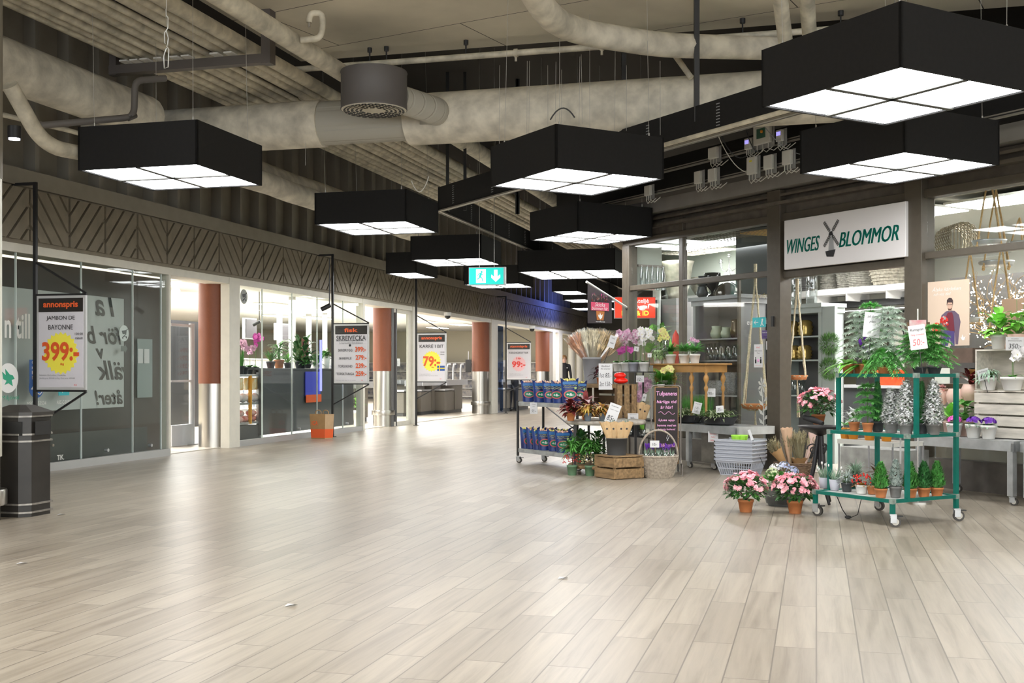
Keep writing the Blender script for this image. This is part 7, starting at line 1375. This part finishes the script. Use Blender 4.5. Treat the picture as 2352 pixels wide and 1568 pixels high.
# wire rack with orange pots and grey trough behind the cart
t=empty('wire_rack',(0,0,0),AR,'white wire rack with orange pots between cart and entrance','rack'); m_=7.9; a,b=FR.u(1925,m_),FR.u(2050,m_); zr=.53
for k in range(6): MB().box(a,b,m_+.07*k,m_+.07*k+.008,zr,zr+.008).build('wire',WCABLE,t)
MB().box(a,b,m_-.01,m_,zr-.03,zr+.01).box(a,a+.01,m_,m_+.4,zr-.03,zr+.01).box(b-.01,b,m_,m_+.4,zr-.03,zr+.01).build('edge_frame',WCABLE,t)
for x in (a,b-.01): MB().box(x,x+.012,m_+.39,m_+.40,0,zr).build('leg',GREY,t); MB().box(x,x+.012,m_,m_+.012,0,zr).build('leg',GREY,t)
OP=mat('bright_orange_pot',(.72,.28,.02),.5)
for k,px in enumerate((1942,1960,1997,2036)):
    t=P('orange_pot',fR(px,8.02,zr+.01),('leftmost','second','third','rightmost')[k]+' bright orange pot on the white wire rack','pot','orange pots on the wire rack'); pot(t,.055,.10,OP)
    ferny(t,.1,14,.1,.1,G5)
t=empty('stone_trough',(0,0,0),AR,'long grey stone trough behind the cart','trough'); m_=8.5; a,b=FR.u(1930,m_),FR.u(2075,m_); MB().box(a,b,m_,m_+.35,.05,.42).build('trough_body',mat('grey_stone',(.33,.33,.31),.8,noise=.3,scale=8),t); MB().box(a,b,m_+.02,m_+.33,0,.05).build('base',BMET,t)
# cable with plug under the cart
g=MB(); g.tube([fR(1920,6.9,.17),fR(1935,6.85,.06),fR(1948,6.8,.008),fR(1952,6.8,.012)],.004,6); g.tube([fR(1952,6.8,.01),fR(1970,6.9,.03),fR(1980,7.0,.17)],.003,6); g.ball(fR(1948,6.8,.015),.02,8,0,(1.4,1,.7)); tag(g.build('power_cable',BMET),'black cable and plug hanging to the floor under the cart','cable')
# scraps on the floor
for k,(px,py) in enumerate(((36,1296),(653,1393),(1281,1330),(130,1183))):
    o=MB().add([(0,0,.002),(.05,.01,.012),(.06,.04,.004),(.01,.035,.009)],[(0,1,2,3)],0).build('paper_scrap',PAPER,loc=gp(px,py)); tag(o,('white paper scrap on the floor at the lower left','white paper scrap on the floor left of centre','small bluish paper scrap on the floor in the centre','tiny yellowish scrap beside the litter bin')[k],'scrap')
# ================================================================ people
SK=mat('skin',(.62,.38,.28),.55); HAIRB=mat('hair_blond_brown',(.28,.15,.06),.7); BK=mat('black_jacket',(.018,.018,.02),.8); JN=mat('dark_jeans',(.03,.035,.05),.8); SHB=mat('black_shoe',(.015,.015,.015),.5)
def skin(name,pts,edges,rad,m,par,sub=2):
    me=bpy.data.meshes.new(name); me.from_pydata([tuple(p) for p in pts],edges,[]); me.materials.append(m); o=bpy.data.objects.new(name,me); COL.objects.link(o); o.parent=par
    md=o.modifiers.new('s','SKIN'); sv=me.skin_vertices[0].data if me.skin_vertices else None
    if sv is None:
        me.attributes.new('sv','FLOAT','POINT')
    s2=o.modifiers.new('u','SUBSURF'); s2.levels=sub; s2.render_levels=sub
    return o
def body(name,chains,m,par):
    g=MB()
    for ch in chains:
        pts=[V(p[:3]) for p in ch]; rs=[p[3] for p in ch]; o=[];r=[]
        for i in range(len(pts)-1):
            for k in range(4): t_=k/4; t2=t_*t_*(3-2*t_); o.append(pts[i].lerp(pts[i+1],t_)); r.append(rs[i]+(rs[i+1]-rs[i])*t2)
        o.append(pts[-1]); r.append(rs[-1]); g.tube(o,r,12); g.ball(pts[0],rs[0]*.98,10); g.ball(pts[-1],rs[-1]*.98,10)
    o=g.build(name,m,par); rm=o.modifiers.new('r','REMESH'); rm.mode='VOXEL'; rm.voxel_size=.018; rm.use_smooth_shade=True; return o
def person(loc,rz,label,top,legs,hair,arms=1.0,glasses=False):
    t=empty('person',loc,rz,label,'person')
    bd=body('body',[[(0,0,1.42,.052),(0,0,1.50,.052)],[(0,-.01,1.50,.062),(0,-.015,1.58,.082),(0,-.01,1.66,.078)],[(-.26,-.06,.84,.03),(-.27,-.09,.76,.034)],[(.26,-.06,.84,.03),(.27,-.09,.76,.034)]],SK,t)
    body('jacket',[[(0,0,.92,.15),(0,0,1.12,.14),(0,0,1.30,.155),(0,0,1.42,.09)],[(-.04,0,1.37,.08),(-.18,0,1.38,.062),(-.235,.01,1.12,.05),(-.255,-.05,.86,.038)],[(.04,0,1.37,.08),(.18,0,1.38,.062),(.235,.01,1.12,.05),(.255,-.05,.86,.038)]],top,t)
    body('trousers',[[(0,0,.94,.14),(-.09,0,.86,.10),(-.10,-.01,.50,.07),(-.11,.02,.10,.052)],[(0,0,.94,.14),(.09,0,.86,.10),(.10,-.03,.50,.07),(.11,.0,.10,.052)]],legs,t)
    for x,y in ((-.11,.0),(.11,-.02)): MB().ball((x,y-.05,.045),.055,12,0,(.85,2.1,.8)).build('shoe',SHB,t)
    h=MB(); h.ball((0,.028,1.648),.110,14,0,(1.02,1.05,1.12)); hr=h.build('hair',hair,t); 
    g=MB(); g.ball((0,-.088,1.60),.014,8,0,(1,1.2,1.6)); g.ball((-.03,-.082,1.625),.010,6).ball((.03,-.082,1.625),.010,6); g.build('face_features',SK,t)
    f=MB(); f.ball((0,-.045,1.60),.068,14,0,(1,.72,1.25)); f.build('face',SK,t); e=MB(); e.ball((-.026,-.092,1.625),.006,6).ball((.026,-.092,1.625),.006,6).build('eye',INK,t); MB().box(-.022,.022,-.096,-.088,1.558,1.564).build('mouth',mat('lip',(.45,.16,.13),.5),t)
    if glasses: MB().tube([(-.06,-.085,1.625),(-.03,-.10,1.615),(0,-.10,1.628),(.03,-.10,1.615),(.06,-.085,1.625)],.004,5).build('glasses',INK,t)
    for s_ in (-1,1):
        g=MB()
        for k in range(4): g.tube([(s_*(.262+.004*k),-.115+.016*k,.745),(s_*(.268),-.122+.016*k,.70-.006*abs(k-1.5)),(s_*.262,-.128+.016*k,.665+.004*abs(k-1.5))],[.0085,.008,.006],6)
        g.tube([(s_*.25,-.125,.76),(s_*.24,-.145,.73),(s_*.242,-.15,.705)],[.011,.009,.007],6); g.build('fingers',SK,t)
    return t
q=at(1296,852,42); t=person((q.x,q.y,0),R(8),'person in black jacket and glasses standing in the far doorway',BK,BK,HAIRB,glasses=True); MB().box(.06,.10,-.165,-.155,1.28,1.30).build('chest_logo',WHITE,t)
q=gp(1178,944); person((q.x,q.y,0),R(150),'person in dark jacket and jeans standing behind the farthest price sign',mat('grey_black_jacket',(.05,.052,.058),.8),JN,BK)

# ---------------- plants on the supermarket counter and rack (behind the second window)
Lw=lambda px,m,z:FL.w(FL.u(px,m),m,z)
m=ML+.55; zc2=1.222
leafy(Lw(641,m,zc2),'bushy plant in a terracotta pot on the anthracite counter',G1,40,.22,.06,.09,.15,TER,.1,1,.4,rise=.30,Rr=.10)
leafy(Lw(690,m+.1,zc2),'large spreading leafy plant on the counter left of the fish sign',G2,90,.26,.08,.11,.14,PDG,-.05,1,.4,rise=.42,Rr=.32)
leafy(Lw(662,m-.05,zc2),'low light green plant on the counter beside the terracotta pot',G3,60,.20,.03,.08,.10,PDG,.1,1,.4,rise=.12,Rr=.08)
leafy(Lw(707,m-.1,zc2),'compact dark green ivy on the counter by the violet strip',G2,90,.09,.05,.07,.08,PDG,-.1,1,.6,rise=.15,Rr=.15)
leafy(Lw(727,m,zc2),'bushy green plant on the counter right of the violet strip',G1,90,.11,.05,.07,.08,PWH,-.1,1,.5,rise=.18,Rr=.12)
leafy(Lw(748,m,zc2),'green plant in a tall white cylinder pot beside the sign post',G1,50,.18,.05,.085,.24,PWH,-.1,1,.5,rise=.10,Rr=.08,rim=False)
leafy(Lw(622,m,zc2),'upright narrow-leaved plant at the left end of the counter',G1,26,.30,.035,.08,.12,PDG,.6,1,.1,rise=.02)
for k,(px,pt,h) in enumerate(((560,OPK,.44),(573,OPK,.36),(586,MAG,.55))): orchid(Lw(px,ML+.55,1.117),('left pale pink orchid','middle pale pink orchid','tall plum orchid')[k]+' on the top shelf of the produce rack',pt,h,.07,.12,PDG,2,7,.02*k,.045,'orchids on the produce rack',5,.2)
t=P('sansevieria',Lw(552,ML+.5,1.117),'upright striped plant at the left end of the produce rack','plant'); pot(t,.07,.14,PDG); blades(t,16,.04,.34,G1,.12,.045,.2,'leaf')
leafy(Lw(822,ML+.5,.012),'tall green plant on the supermarket floor at the right end of the window',G3,34,.20,.06,.10,.35,PWH,.0,1,.4,rise=.55,Rr=.12)
